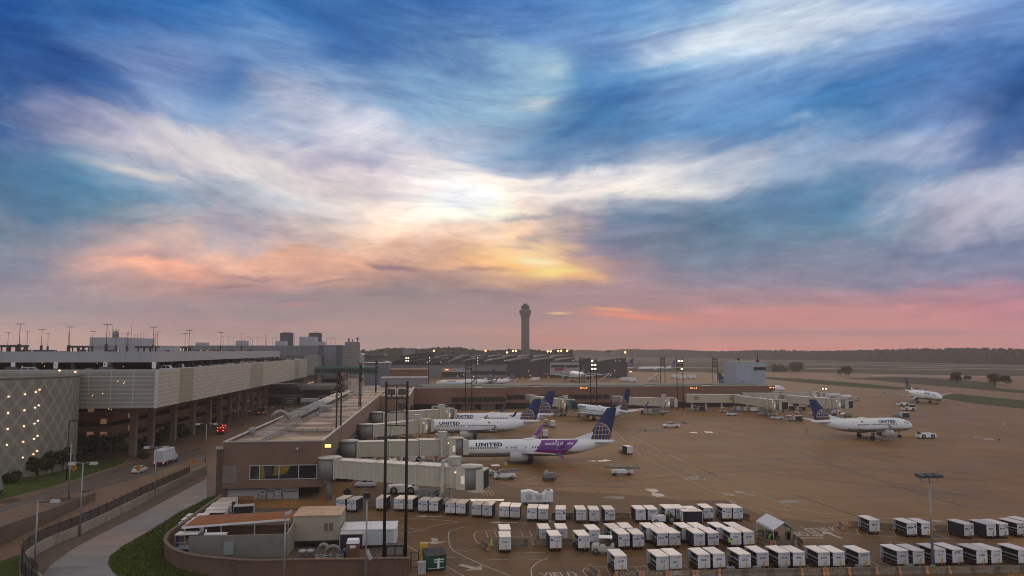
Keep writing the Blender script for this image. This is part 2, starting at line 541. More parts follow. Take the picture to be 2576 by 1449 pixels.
# ------------------------------------------------------------------ materials
MATS = {}
def M(name, col, rough=0.6, var=0.18, scale=1.5, metal=0.0, spec=0.4, emit=None, bump=0.0, coords='Object', stretch=None):
 """procedural paint / concrete / metal: base colour broken up by two noises"""
 if name in MATS:
  return MATS[name]
 m = bpy.data.materials.new(name)
 m.use_nodes = True
 nt = m.node_tree
 b = nt.nodes['Principled BSDF']
 b.inputs['Roughness'].default_value = rough
 b.inputs['Metallic'].default_value = metal
 b.inputs['Specular IOR Level'].default_value = spec
 tc = nt.nodes.new('ShaderNodeTexCoord')
 mp = nt.nodes.new('ShaderNodeMapping')
 if stretch:
  mp.inputs['Scale'].default_value = stretch
 nt.links.new(tc.outputs[coords], mp.inputs[0])
 n = nt.nodes.new('ShaderNodeTexNoise')
 n.inputs['Scale'].default_value = scale
 n.inputs['Detail'].default_value = 7
 n.inputs['Roughness'].default_value = 0.62
 nt.links.new(mp.outputs[0], n.inputs['Vector'])
 r = nt.nodes.new('ShaderNodeValToRGB')
 e = r.color_ramp.elements
 e[0].position, e[1].position = 0.3, 0.7
 e[0].color = (*[c * (1 - var) for c in col], 1)
 e[1].color = (*[min(1, c * (1 + var)) for c in col], 1)
 nt.links.new(n.outputs['Fac'], r.inputs[0])
 nt.links.new(r.outputs[0], b.inputs['Base Color'])
 if bump:
  bp = nt.nodes.new('ShaderNodeBump')
  bp.inputs['Strength'].default_value = bump
  nt.links.new(n.outputs['Fac'], bp.inputs['Height'])
  nt.links.new(bp.outputs[0], b.inputs['Normal'])
 if emit:
  b.inputs['Emission Color'].default_value = (*emit[0], 1)
  b.inputs['Emission Strength'].default_value = emit[1]
 MATS[name] = m
 return m
def grid_lines(m, axis_scale, dark=0.6, width=0.02, offset=(0, 0, 0), coords='Object'):
 """overlay panel joints: darkens the base colour on planes spaced 1/axis_scale apart"""
 nt = m.node_tree
 b = nt.nodes['Principled BSDF']
 src = b.inputs['Base Color'].links[0].from_socket
 tc = nt.nodes.new('ShaderNodeTexCoord')
 sp = nt.nodes.new('ShaderNodeSeparateXYZ')
 nt.links.new(tc.outputs[coords], sp.inputs[0])
 tot = None
 for k, s in enumerate(axis_scale):
  if not s:
   continue
  a = nt.nodes.new('ShaderNodeMath'); a.operation = 'MULTIPLY_ADD'
  a.inputs[1].default_value = s; a.inputs[2].default_value = offset[k]
  nt.links.new(sp.outputs[k], a.inputs[0])
  f = nt.nodes.new('ShaderNodeMath'); f.operation = 'FRACT'
  nt.links.new(a.outputs[0], f.inputs[0])
  g = nt.nodes.new('ShaderNodeMath'); g.operation = 'LESS_THAN'
  g.inputs[1].default_value = width * s
  nt.links.new(f.outputs[0], g.inputs[0])
  if tot is None:
   tot = g.outputs[0]
  else:
   x = nt.nodes.new('ShaderNodeMath'); x.operation = 'MAXIMUM'
   nt.links.new(tot, x.inputs[0]); nt.links.new(g.outputs[0], x.inputs[1])
   tot = x.outputs[0]
 mx = nt.nodes.new('ShaderNodeMix'); mx.data_type = 'RGBA'; mx.blend_type = 'MULTIPLY'
 nt.links.new(tot, mx.inputs[0])
 nt.links.new(src, mx.inputs[6])
 mx.inputs[7].default_value = (dark, dark, dark, 1)
 nt.links.new(mx.outputs[2], b.inputs['Base Color'])
 return m
def stains_and_sheen(m, col, scale=0.12, lo=0.5, hi=0.62, amt=0.7, stretch=(1, 1, 1), rough_to=None, coords='Object', seed=0.0):
 """blotches of another colour (dirt, oil, damp, painted sheen), optionally glossier"""
 nt = m.node_tree
 b = nt.nodes['Principled BSDF']
 src = b.inputs['Base Color'].links[0].from_socket
 tc = nt.nodes.new('ShaderNodeTexCoord')
 mp = nt.nodes.new('ShaderNodeMapping')
 mp.inputs['Scale'].default_value = stretch
 mp.inputs['Location'].default_value = (seed, seed * 1.7, 0)
 nt.links.new(tc.outputs[coords], mp.inputs[0])
 n = nt.nodes.new('ShaderNodeTexNoise')
 n.inputs['Scale'].default_value = scale
 n.inputs['Detail'].default_value = 9
 n.inputs['Roughness'].default_value = 0.6
 nt.links.new(mp.outputs[0], n.inputs['Vector'])
 r = nt.nodes.new('ShaderNodeMapRange')
 r.interpolation_type = 'SMOOTHSTEP'
 r.inputs['From Min'].default_value = lo
 r.inputs['From Max'].default_value = hi
 r.inputs['To Max'].default_value = amt
 nt.links.new(n.outputs['Fac'], r.inputs['Value'])
 mx = nt.nodes.new('ShaderNodeMix'); mx.data_type = 'RGBA'
 nt.links.new(r.outputs[0], mx.inputs[0])
 nt.links.new(src, mx.inputs[6])
 mx.inputs[7].default_value = (*col, 1)
 nt.links.new(mx.outputs[2], b.inputs['Base Color'])
 if rough_to is not None:
  q = nt.nodes.new('ShaderNodeMix'); q.data_type = 'FLOAT'
  nt.links.new(r.outputs[0], q.inputs[0])
  if b.inputs['Roughness'].links:
   nt.links.new(b.inputs['Roughness'].links[0].from_socket, q.inputs[2])
  else:
   q.inputs[2].default_value = b.inputs['Roughness'].default_value
  q.inputs[3].default_value = rough_to
  nt.links.new(q.outputs[0], b.inputs['Roughness'])
 return m
def vary(m, amt):
 """each object of the material a little lighter or darker, as weathered things are"""
 nt = m.node_tree
 b = nt.nodes['Principled BSDF']
 src = b.inputs['Base Color'].links[0].from_socket
 oi = nt.nodes.new('ShaderNodeObjectInfo')
 mr = nt.nodes.new('ShaderNodeMapRange')
 mr.inputs['To Min'].default_value = 1 - amt
 mr.inputs['To Max'].default_value = 1 + amt * .25
 nt.links.new(oi.outputs['Random'], mr.inputs['Value'])
 mx = nt.nodes.new('ShaderNodeVectorMath')
 mx.operation = 'SCALE'
 nt.links.new(src, mx.inputs[0])
 nt.links.new(mr.outputs[0], mx.inputs['Scale'])
 nt.links.new(mx.outputs[0], b.inputs['Base Color'])
 return m
def emissive(name, col, s):
 return M(name, (0.8, 0.8, 0.8), 0.4, 0.0, emit=(col, s))
white = M('white_paint', (0.74, 0.75, 0.77), 0.35, 0.06, 2.0)
white_dirty = stains_and_sheen(M('weathered_white_paint', (0.70, 0.71, 0.73), 0.45, 0.08, 1.5), (0.32, 0.26, 0.20), 1.3, 0.56, 0.72, 0.6)
off_white = stains_and_sheen(M('cream_bridge_metal', (0.52, 0.50, 0.43), 0.5, 0.08, 0.8), (0.25, 0.22, 0.17), 0.5, 0.56, 0.75, 0.5)
light_grey = M('light_grey_metal', (0.38, 0.39, 0.40), 0.45, 0.12, 1.2)
mid_grey = M('grey_metal', (0.20, 0.20, 0.21), 0.5, 0.15, 1.5)
galv = M('galvanised_steel', (0.26, 0.28, 0.29), 0.4, 0.12, 3.0, metal=0.4)
dark_steel = M('dark_painted_steel', (0.020, 0.016, 0.014), 0.55, 0.25, 2.0)
black = M('black_rubber', (0.014, 0.014, 0.015), 0.75, 0.2, 4.0)
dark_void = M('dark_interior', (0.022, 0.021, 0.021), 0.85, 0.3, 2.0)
curtain_mat = M('dark_navy_canvas', (0.030, 0.032, 0.042), 0.75, 0.3, 3.0, bump=0.3)
glass = M('dark_window_glass', (0.018, 0.022, 0.026), 0.08, 0.2, 0.4, spec=0.6)
car_glass = M('car_glass', (0.02, 0.024, 0.028), 0.06, 0.1, 1.0, spec=0.6)
navy = M('navy_paint', (0.014, 0.028, 0.115), 0.35, 0.08, 1.0)
gold = M('gold_paint', (0.38, 0.20, 0.055), 0.4, 0.1, 2.0)
pale_line = M('pale_grey_line_paint', (0.50, 0.52, 0.56), 0.4, 0.05, 2.0)
blue_letter = M('blue_lettering', (0.008, 0.03, 0.10), 0.4, 0.08, 2.0)
yellow = M('safety_yellow_paint', (0.55, 0.33, 0.04), 0.5, 0.15, 2.0)
orange = M('traffic_orange', (0.62, 0.11, 0.03), 0.5, 0.15, 2.0)
red = M('red_paint', (0.42, 0.03, 0.025), 0.45, 0.1, 2.0)
lime = M('lime_safety_cloth', (0.28, 0.62, 0.06), 0.7, 0.1, 3.0)
green_paint = M('dark_green_paint', (0.012, 0.075, 0.045), 0.45, 0.2, 2.0)
skin_mat = M('skin', (0.30, 0.17, 0.11), 0.6, 0.08, 6.0)
dark_cloth = M('dark_work_clothes', (0.022, 0.024, 0.032), 0.85, 0.2, 6.0)
blue_cloth = M('blue_shirt', (0.03, 0.13, 0.33), 0.8, 0.15, 6.0)
lamp_warm = emissive('lit_sodium_lamp', (1.0, 0.45, 0.14), 4.0)
lamp_white = emissive('lit_white_lamp', (1.0, 0.74, 0.46), 2.6)
lamp_small = emissive('lit_small_lamp', (1.0, 0.60, 0.28), 1.8)
lamp_red = emissive('lit_red_lamp', (1.0, 0.07, 0.03), 2.6)
sign_orange = emissive('lit_orange_sign', (1.0, 0.24, 0.02), 2.5)
tube_glow = emissive('warm_lit_panel', (1.0, 0.40, 0.08), 0.10)
# ------------------------------------------------------------------ ground, apron, roads
concrete = grid_lines(stains_and_sheen(stains_and_sheen(M('apron_concrete', (0.238, 0.134, 0.052), 0.6, 0.16, 0.06, spec=0.1), (0.130, 0.075, 0.030), 0.035, 0.50, 0.70, 0.55, rough_to=0.40),
        (0.085, 0.07, 0.06), 0.5, 0.60, 0.72, 0.5, stretch=(0.25, 1, 1), seed=4.0), (1 / 7.6, 1 / 7.6, 0), 0.62, 0.16)
concrete = stains_and_sheen(concrete, (0.28, 0.162, 0.063), 0.02, 0.5, 0.66, 0.5, seed=9.0)
road_conc = stains_and_sheen(M('road_concrete', (0.170, 0.102, 0.054), 0.6, 0.15, 0.15), (0.13, 0.088, 0.06), 0.08, 0.5, 0.7, 0.5, stretch=(1, 0.2, 1))
asphalt = M('asphalt', (0.062, 0.054, 0.050), 0.7, 0.2, 0.4)
taxi_conc = stains_and_sheen(M('taxiway_concrete', (0.30, 0.21, 0.14), 0.6, 0.12, 0.03), (0.14, 0.12, 0.1), 0.02, 0.5, 0.7, 0.5)
field = stains_and_sheen(M('airfield_grass', (0.052, 0.052, 0.026), 0.9, 0.3, 0.01, spec=0.1), (0.085, 0.070, 0.038), 0.006, 0.45, 0.65, 0.7, stretch=(1, 2.5, 1))
lawn_mat = stains_and_sheen(M('mown_grass', (0.050, 0.078, 0.014), 0.9, 0.35, 0.8, spec=0.1, bump=0.5), (0.06, 0.062, 0.02), 0.25, 0.5, 0.7, 0.6)
paint_w = stains_and_sheen(M('worn_white_road_paint', (0.40, 0.35, 0.29), 0.6, 0.15, 1.5), (0.22, 0.15, 0.085), 0.9, 0.47, 0.64, 0.8)
paint_y = stains_and_sheen(M('worn_yellow_road_paint', (0.36, 0.22, 0.07), 0.6, 0.15, 1.5), (0.24, 0.19, 0.155), 0.9, 0.5, 0.68, 0.7)
paint_k = M('black_seal_line', (0.07, 0.057, 0.048), 0.7, 0.2, 2.0)
water = M('shallow_puddle_water', (0.11, 0.09, 0.07), 0.04, 0.1, 1.0, spec=0.9)
g = MB()
g.sheet([(-4600, -400, -0.15), (4600, -400, -0.15), (4600, 4600, -0.15), (-4600, 4600, -0.15)])
tag(g.build('ground', field), kind='structure')
g = MB()
g.sheet([(-38, 20, 0), (620, 20, 0), (620, 640, 0), (420, 860, 0), (-38, 900, 0)])
apron = tag(g.build('apron', concrete), kind='structure')
g = MB()
g.sheet([(-38.05, 20, 0.0), (-38.05, 700, 0.0), (-420, 700, 0.0), (-420, 20, 0.0)])
road = tag(g.build('road', road_conc), kind='structure')
def poly(name, pts, z, mat, kind='structure', parent=None):
 b = MB()
 b.sheet([(p[0], p[1], z) for p in pts])
 o = b.build(name, mat, parent)
 if parent is None:
  tag(o, kind=kind)
 return o
def gp(r, *xy):
 return [Z(r, x, y) for x, y in xy]
# grass islands and taxiways of the airfield
strip_grass = stains_and_sheen(M('apron_side_grass', (0.045, 0.062, 0.020), 0.9, 0.3, 0.05, spec=0.1), (0.085, 0.072, 0.036), 0.02, 0.45, 0.65, 0.7)
poly('grass_strip', gp('G', (-1290, 547), (-950, 556), (-500, 590), (0, 648), (400, 688), (900, 732), (1300, 756), (1560, 745), (1300, 726), (800, 680), (400, 646), (0, 628), (-500, 566), (-950, 540)), 0.03, strip_grass)
poly('grass_strip', gp('G', (760, 640), (1080, 660), (1440, 695), (2000, 742), (2720, 806), (2720, 772), (2300, 738), (2300, 690), (1900, 652), (1400, 628), (1040, 632)), 0.03, field)
poly('grass_strip', gp('G', (1730, 838), (2100, 898), (2720, 962), (2720, 878), (2300, 838), (1900, 796), (1800, 805)), 0.03, strip_grass)
for q in [((-1900, 520), (-900, 536), (0, 588), (1100, 640), (2000, 712), (2900, 800), (2900, 760), (2000, 690), (1100, 624), (1900, 622), (2800, 640), (2800, 628), (1040, 612), (400, 608), (0, 590), (-900, 528))]:
 pass
for (x0, y0), (x1, y1), t in [((390, 543), (1850, 556), 5), ((1040, 618), (2900, 634), 9), ((-2200, 522), (-400, 541), 6), ((-300, 500), (2900, 520), 4),
        ((900, 480), (2900, 505), 3), ((-1900, 470), (1600, 466), 3), ((-1500, 448), (1300, 444), 2.5), ((700, 455), (2900, 470), 2.5), ((1300, 530), (2900, 560), 5)]:
 poly('taxiway', gp('G', (x0, y0), (x1, y1), (x1, y1 - t), (x0, y0 - t)), 0.06, taxi_conc)
yard_asphalt = stains_and_sheen(stains_and_sheen(M('cart_yard_asphalt', (0.155, 0.090, 0.040), 0.65, 0.18, 0.12, spec=0.12), (0.10, 0.066, 0.042), 0.05, 0.46, 0.66, 0.65), (0.06, 0.043, 0.03), 0.5, 0.6, 0.72, 0.6, stretch=(0.3, 1, 1), seed=2.0)
poly('cart_yard', gp('F', (-2650, 250), (-2250, 300), (-1270, 560), (-840, 590), (0, 640), (470, 690), (870, 690), (1250, 850), (1700, 900), (2576, 975), (3700, 1010), (3700, 1560), (-2500, 1560), (-3400, 1100)), 0.006, yard_asphalt)
# puddles that mirror the bright sky
PUD = [('D', [(2300, 572), (2400, 570), (2450, 592), (2400, 612), (2480, 622), (2510, 648), (2420, 652), (2365, 632), (2380, 610), (2330, 590)]),
  ('D', [(1710, 290), (1880, 284), (1900, 276), (1975, 290), (1880, 297), (1760, 296)]),
  ('D', [(1225, 600), (1360, 596), (1375, 582), (1395, 612), (1380, 600), (1230, 606)]),
  ('D', [(540, 672), (720, 676), (890, 676), (880, 692), (760, 690), (560, 700)]),
  ('E', [(-160, 1158), (60, 1150), (210, 1158), (245, 1178), (120, 1176), (-120, 1172)]),
  ('E', [(640, 1176), (720, 1178), (740, 1188), (660, 1186)]), ('E', [(500, 1180), (575, 1181), (575, 1188), (505, 1187)]),
  ('E', [(400, 1085), (470, 1085), (510, 1096), (440, 1098)]), ('E', [(1915, 984), (2080, 990), (2040, 998), (1930, 996)]),
  ('H', [(2060, 46), (2160, 48), (2155, 54), (2065, 54)]), ('H', [(2165, 66), (2270, 68), (2270, 75), (2180, 75)]),
  ('M', [(640, 1240), (900, 1200), (1130, 1150), (1260, 1060), (1150, 1010), (900, 1110), (640, 1180), (520, 1260)])]
pale_patch = M('pale_cement_patch', (.52, .44, .33), .5, .1, .6)
for k, (r, pts) in enumerate(PUD[:-1]):
 if k in (0, 10, 11):
  poly('pale_patch', gp(r, *pts), 0.012, pale_patch, parent=apron)
 else:
  poly('puddle', gp(r, *pts), 0.012, water)
# painted markings: parts of the apron and the road
def line(r, pts, w=0.14, mat=None, z=0.016, par=None, name='painted_line'):
 b = MB()
 b.strip([Z(r, x, y) for x, y in pts], w, z)
 return b.build(name, mat or paint_w, par or apron)
def curve(pts, n=10):
 out = []
 for k in range(len(pts) - 1):
  p0, p1, p2, p3 = pts[max(k - 1, 0)], pts[k], pts[k + 1], pts[min(k + 2, len(pts) - 1)]
  for j in range(n):
   t = j / n
   out.append(tuple(0.5 * ((2 * b) + (c - a) * t + (2 * a - 5 * b + 4 * c - d) * t * t + (3 * b - a - 3 * c + d) * t ** 3) for a, b, c, d in zip(p0, p1, p2, p3)))
 out.append(pts[-1])
 return out
line('D', curve([(2090, 0), (2200, 62), (2576, 245), (2900, 400), (3364, 93 + 520)]) and [(2090, 0), (2576, 243), (3360, 610 - 20)], 0.16)
line('F', [(-1270, -420 + 4), (-840 + 0, -180)], 0.16)
line('F', curve([(0, 95), (500, 320), (1000, 545), (1300, 670), (1600, 770), (1900, 822), (2576, 880), (3400, 920)]), 0.17)
line('F', [(-840 + 590, -5), (0, 232), (500, 490), (860, 668), (940, 720)], 0.15)
for (x, y), (x2, y2) in [((0, 155), (42, 178)), ((72, 193), (112, 212)), ((146, 228), (193, 250)), ((235, 272), (283, 296)), ((322, 316), (374, 342)), ((422, 362), (480, 392)), ((528, 415), (594, 448)), ((632, 468), (690, 496)),
       ((736, 518), (803, 551)), ((950, 622), (1052, 669)), ((885, 683), (972, 716)), ((1030, 735), (1130, 764)), ((1205, 780), (1330, 813)), ((1420, 834), (1580, 863)), ((1310, 750), (1520, 798)), ((1700, 885), (1880, 908)), ((-110, 98), (-60, 125)), ((-200, 50), (-155, 74)), ((-290, 0), (-240, 28))]:
 line('F', [(x, y), (x2, y2)], 0.16)
line('F', [(1970, 872), (2500, 930), (2700, 950)], 0.12)
line('H', curve([(780, 935), (690, 938), (645, 965), (680, 1000), (800, 1022), (1000, 1038), (1500, 1065), (2000, 1080), (2700, 1085)]), 0.14)
for x, y, x2, y2 in [(885, 972, 910, 1028), (975, 978, 1003, 1034), (1255, 998, 1292, 1055), (1345, 1004, 1390, 1062), (1690, 1030, 1840, 1082), (1040, 1305, 1120, 1350), (1140, 1305, 1220, 1350)]:
 line('H', [(x, y), (x2, y2)], 0.12)
line('H', [(1000, 1085), (1370, 1115)], 0.1)
line('H', [(325, 950), (560, 1068)], 0.13)
line('H', [(330, 1067), (556, 1067)], 0.5)
line('D', curve([(820, 990), (660, 995), (590, 1020), (600, 1090), (640, 1125), (720, 1145), (1100, 1150)]), 0.16)
line('D', [(705, 1055), (1150, 1053)], 0.1)
for x, y, x2, y2 in [(703, 1000, 722, 1055), (790, 998, 812, 1055), (1052, 992, 1080, 1050), (1140, 990, 1168, 1050), (1090, 1085, 1112, 1143), (1185, 1082, 1220, 1145), (1540, 1075, 1590, 1140)]:
 line('D', [(x, y), (x2, y2)], 0.12)
line('D', curve([(480, 958), (370, 985), (330, 1020), (335, 1120), (370, 1190), (480, 1250), (700, 1350), (950, 1449)]), 0.17)
line('D', [(-700, 915), (-280, 985), (-180, 1000)], 0.14)
line('D', curve([(-700, 870), (-100, 868), (410, 902), (250, 930), (120, 965), (70, 990)]), 0.15)
line('D', curve([(70, 990), (-100, 960), (-330, 905)]), 0.15)
line('D', [(70, 990), (-180, 1030)], 0.15)
line('D', [(-350, 1010), (0, 1195), (250, 1320), (480, 1449)], 0.15)
line('D', [(380, 1186), (520, 1206)], 0.12)
line('D', [(300, 1263), (540, 1273)], 0.12)
line('D', curve([(1330, 1268), (1230, 1310), (1165, 1370), (1160, 1420), (1175, 1480)]), 0.16)
for a in [(725, 1282, 935, 1286), (1135, 1286, 1330, 1288), (1540, 1280, 1735, 1278), (2130, 1272, 2300, 1270), (1115, 1212, 1300, 1216), (1500, 1207, 1660, 1209)]:
 line('D', [a[:2], a[2:]], 0.11)
line('D', [(1705, 1352), (2000, 1358), (2576, 1349), (3300, 1340)], 0.12)
line('D', curve([(1740, 1365), (1690, 1380), (1685, 1405), (1720, 1449)]), 0.14)
for x in (1905, 2010, 2110, 2210, 2310):
 line('D', [(x, 1357), (x + 50, 1440)], 0.11)
for x in (40, 450, 540, 870, 960, 1680):
 line('F', [(x, 1340), (x + 55, 1400)], 0.11)
line('D', [(985, 400), (1160, 440), (1220, 440), (1055, 512)], 0.14)
line('D', [(712, 515), (740, 568)], 0.18)
line('D', [(712, 515), (1150, 516)], 0.22)
line('D', [(450, 250), (1700, 292), (2250, 290)], 0.10, paint_y)
line('D', [(640, 610), (1300, 606), (2000, 600)], 0.09, paint_y)
for k in range(7):
 line('F', [(505 + k * 18, 572), (540 + k * 22, 600)], 0.10, paint_y)
 line('D', [(2225 + k * 14, 278), (2250 + k * 14, 291)], 0.12, paint_y)
for x in (650, 690, 730, 760):
 line('D', [(x, 588), (x + 30, 640)], 0.2, paint_y)
for x in range(6):
 line('B', [(1565 + x * 8, 640 - x * 14), (1600 + x * 7, 642 - x * 14)], 0.3, paint_y)
line('G', curve([(2270, 1062), (2360, 1080), (2385, 1098), (2330, 1112), (2110, 1112)]), 0.35)
line('G', [(1920, 1120), (2030, 1118)], 0.4)
line('G', [(2110, 1128), (2250, 1140)], 0.3)
line('G', [(2265, 1062), (2385, 1072)], 0.3)
line('G', [(560, 980), (905, 988)], 0.4)
line('C', [(2010, 1160), (1890, 1140), (1400, 1095)], 0.15)
line('C', [(1900, 1130), (2500, 1140)], 0.2, paint_y)
line('C', [(1280, 1040), (1730, 1150)], 0.15)
# dark sealed joints that fan across the concrete
for r, p, q in [('F', (1560, 625), (2576, 1000)), ('F', (560, 350), (2200, 350)), ('F', (1430, 657), (2576, 655)), ('F', (800, 250), (2576, 560)), ('D', (375, 850), (420, 1449)), ('D', (900, 1200), (960, 1449)), ('D', (1400, 1180), (1500, 1449)), ('H', (260, 630), (1000, 880)), ('H', (700, 400), (2576, 760))]:
 line(r, [p, q], 0.16, paint_k, 0.008, name='sealed_joint')
tyre = M('tyre_rubber_mark', (.125, .073, .030), .55, .2, .5, spec=.2)
oil = M('oil_stain', (.085, .055, .03), .4, .3, .8, spec=.3)
rq = random.Random(11)
for r, pts in [('F', [(-1200, 300), (-300, 330), (800, 300), (2600, 200)]), ('F', [(-600, 120), (600, 190), (1800, 330), (3400, 420)]), ('F', [(300, 30), (1200, 120), (2600, 300)]), ('F', [(900, 330), (1500, 440), (3300, 640)]), ('F', [(-900, 520), (0, 480), (900, 400), (2200, 380), (3500, 500)]),
    ('F', [(1300, -60), (1500, 150), (2200, 420), (3300, 760)]), ('F', [(500, -120), (1200, 30), (2500, 90), (3500, 80)]), ('E', [(-300, 1150), (400, 1110), (1200, 1150), (2000, 1230), (3400, 1240)]), ('E', [(100, 1030), (900, 1070), (1900, 1110)]), ('E', [(1500, 820), (2300, 900), (3500, 1090)]), ('E', [(1700, 760), (2600, 820), (3600, 960)]), ('E', [(2000, 960), (2700, 1010), (3700, 1190)]),
    ('D', [(600, 330), (1300, 360), (2000, 330), (2700, 380)]), ('D', [(700, 560), (1400, 540), (2300, 560)]), ('D', [(-200, 1080), (500, 1180), (1500, 1225), (2600, 1200), (3600, 1180)]), ('D', [(0, 900), (700, 930), (1500, 905), (2600, 905)]), ('D', [(200, 1449), (500, 1330), (1100, 1260), (2300, 1240)]), ('D', [(100, 1250), (240, 1050), (420, 930), (800, 900)])]:
 for o_ in (-5, 6):
  line(r, curve([(x + o_ * .4, y + o_) for x, y in pts]), rq.uniform(.3, .6), tyre, .009 + .0004 * rq.random(), name='tyre_mark')
for k, (r, x, y) in enumerate([('D', 1150, 318), ('D', 960, 305), ('D', 1340, 500), ('D', 900, 480), ('D', 2060, 440), ('C', 520, 1245), ('C', 1760, 1050), ('E', 1000, 1030), ('E', 1400, 1060), ('E', 300, 1000), ('G', 920, 1240), ('G', 1060, 1265), ('D', 1450, 900), ('D', 1700, 1190), ('D', 1890, 1230), ('F', 800, 1180), ('F', 1500, 700), ('D', 2000, 660), ('D', 600, 600), ('B', 1900, 640)]):
 c = Z(r, x, y)
 b = MB()
 b.sheet([(c.x + math.cos(a * .524) * rq.uniform(.8, 2.2) * 1.3, c.y + math.sin(a * .524) * rq.uniform(.7, 1.8), .0105) for a in range(12)])
 b.build('oil_stain', oil, apron)
def word(s, r, x, y, h, rot, w=None, mat=None, lab=None):
 p = Z(r, x, y)
 c, s_ = math.cos(rot), math.sin(rot)
 b = MB()
 b.text(s, (p.x, p.y, 0.018), (c, s_, 0), (-s_, c, 0), h, width=w)
 return b.build('painted_word', mat or paint_w, apron)
word('STOP', 'H', 390, 1025, 2.6, math.pi - 0.03, 4.2)
word('YIELD', 'H', 530, 980, 1.9, math.pi + 0.02, 5.0)
word('YIELD', 'D', 1435, 1440, 2.2, 0.03, 4.4)
word('20', 'F', 545, 453, 2.6, math.pi - 0.15, 2.6)
word('MPH', 'F', 555, 472, 2.2, math.pi - 0.15, 4.2)
def arrow(r, x, y, L, rot, w=0.28):
 p = Z(r, x, y)
 b = MB()
 b.T = Matrix.Translation((p.x, p.y, 0.018)) @ Matrix.Rotation(rot, 4, 'Z')
 b.face([(-w / 2, -L / 2, 0), (w / 2, -L / 2, 0), (w / 2, L * .12, 0), (-w / 2, L * .12, 0)])
 b.face([(-w * 1.9, L * .12, 0), (w * 1.9, L * .12, 0), (0, L / 2, 0)])
 b.build('painted_arrow', paint_w, apron)
arrow('F', 855, 620, 5.5, R_(200), 0.5)
arrow('F', 1045, 617, 5.5, R_(20), 0.5)
arrow('H', 640, 1033, 4.4, R_(8), 0.55)
arrow('H', 1790, 905, 5, R_(60), 0.4)
arrow('D', 190, 1098, 3.4, R_(182), 0.9)
arrow('D', 550, 1362, 3.6, R_(225), 0.8)
arrow('D', 880, 912, 4.5, R_(82), 0.4)
arrow('D', 130, 850, 4.5, R_(80), 0.4)
# ------------------------------------------------------------------ the left side: sloping upper road, wall, yard
WA, WB = at(240, 1257), at(0, 1374)            # foot of the retaining wall
def zroad(y):
 return 0.0 if y > 152 else min(2.4, (152 - y) * 0.042)
def wall_x(y):
 return WA.x + (WB.x - WA.x) * (WA.y - y) / (WA.y - WB.y)
g = MB()
ys = [152, 146, 140, 135, WA.y, 124, 118, 112, 106, 100, 94, 88, 80, 70, 55, 40]
xs = [-75, -85, -95, -110, -140, -200]
rows = []
for y in ys:
 x0 = wall_x(y) - 0.35 if y <= WA.y else wall_x(WA.y) + (y - WA.y) * -0.9
 rows.append([g._a((x0 if k == 0 else min(x0 - 1.0, x), y, zroad(y) + 0.02)) for k, x in enumerate(xs)])
for a, b in zip(rows, rows[1:]):
 for k in range(len(xs) - 1):
  g.idx((a[k], a[k + 1], b[k + 1], b[k]))
# the earth face where the raised road ends before the wall begins
tag(g.build('upper_road', road_conc), kind='structure')
def atS(px, py):
 h = 0.0
 for _ in range(12):
  p = at(px, py, h)
  h = zroad(p.y)
 return Vector((p.x, p.y, h))
def ZS(r, x, y):
 o = REG[r]
 return atS(o[0] + x / 4, o[1] + y / 4)
def drape(name, pts, dz, mat, n=6, kind='structure'):
 """polygon following the sloping road; pts run as two rails: near edge and far edge"""
 a, b = pts
 m = MB()
 ra, rb = [], []
 for rail, out in ((a, ra), (b, rb)):
  P = [ZS('M', x, y) for x, y in rail]
  for k in range(len(P) - 1):
   for j in range(n):
    q = P[k].lerp(P[k + 1], j / n)
    out.append(m._a((q.x, q.y, zroad(q.y) + dz)))
  out.append(m._a((P[-1].x, P[-1].y, zroad(P[-1].y) + dz)))
 for k in range(len(ra) - 1):
  m.idx((ra[k], ra[k + 1], rb[k + 1], rb[k]))
 return tag(m.build(name, mat), kind=kind)
drape('lawn', ([(-420, 770), (0, 690), (560, 545), (830, 460), (1000, 402), (1170, 350), (1275, 300)],
    [(-420, 330), (0, 330), (400, 300), (700, 280), (900, 270), (1100, 265), (1275, 290)]), 0.16, lawn_mat)
drape('asphalt_lane', ([(-420, 880), (0, 742), (430, 608), (900, 446), (1270, 338), (1700, 228), (2000, 160)], [(-420, 960), (0, 818), (430, 682), (1100, 540), (1440, 446), (1800, 318), (2075, 222)]), 0.03, stains_and_sheen(M('worn_lane_asphalt', (0.098, 0.074, 0.062), 0.7, 0.2, 0.5), (0.06, 0.047, 0.04), 0.2, 0.5, 0.7, 0.6))
kerb_mat = M('pale_kerb_concrete', (0.26, 0.22, 0.18), 0.7, 0.15, 1.0)
def kerb(r, pts, w=0.18, h=0.15, slope=True, name='kerb'):
 m = MB()
 P = [ZS(r, x, y) if slope else Z(r, x, y) for x, y in pts]
 for p, q in zip(P, P[1:]):
  m.bar(p + Vector((0, 0, h / 2 + 0.02)), q + Vector((0, 0, h / 2 + 0.02)), w, h)
 return tag(m.build(name, kerb_mat), kind='structure')
kerb('M', [(-420, 776), (0, 695), (300, 618), (560, 549), (830, 464), (1000, 406), (1170, 354), (1250, 318), (1278, 296), (1240, 288), (1100, 290)])
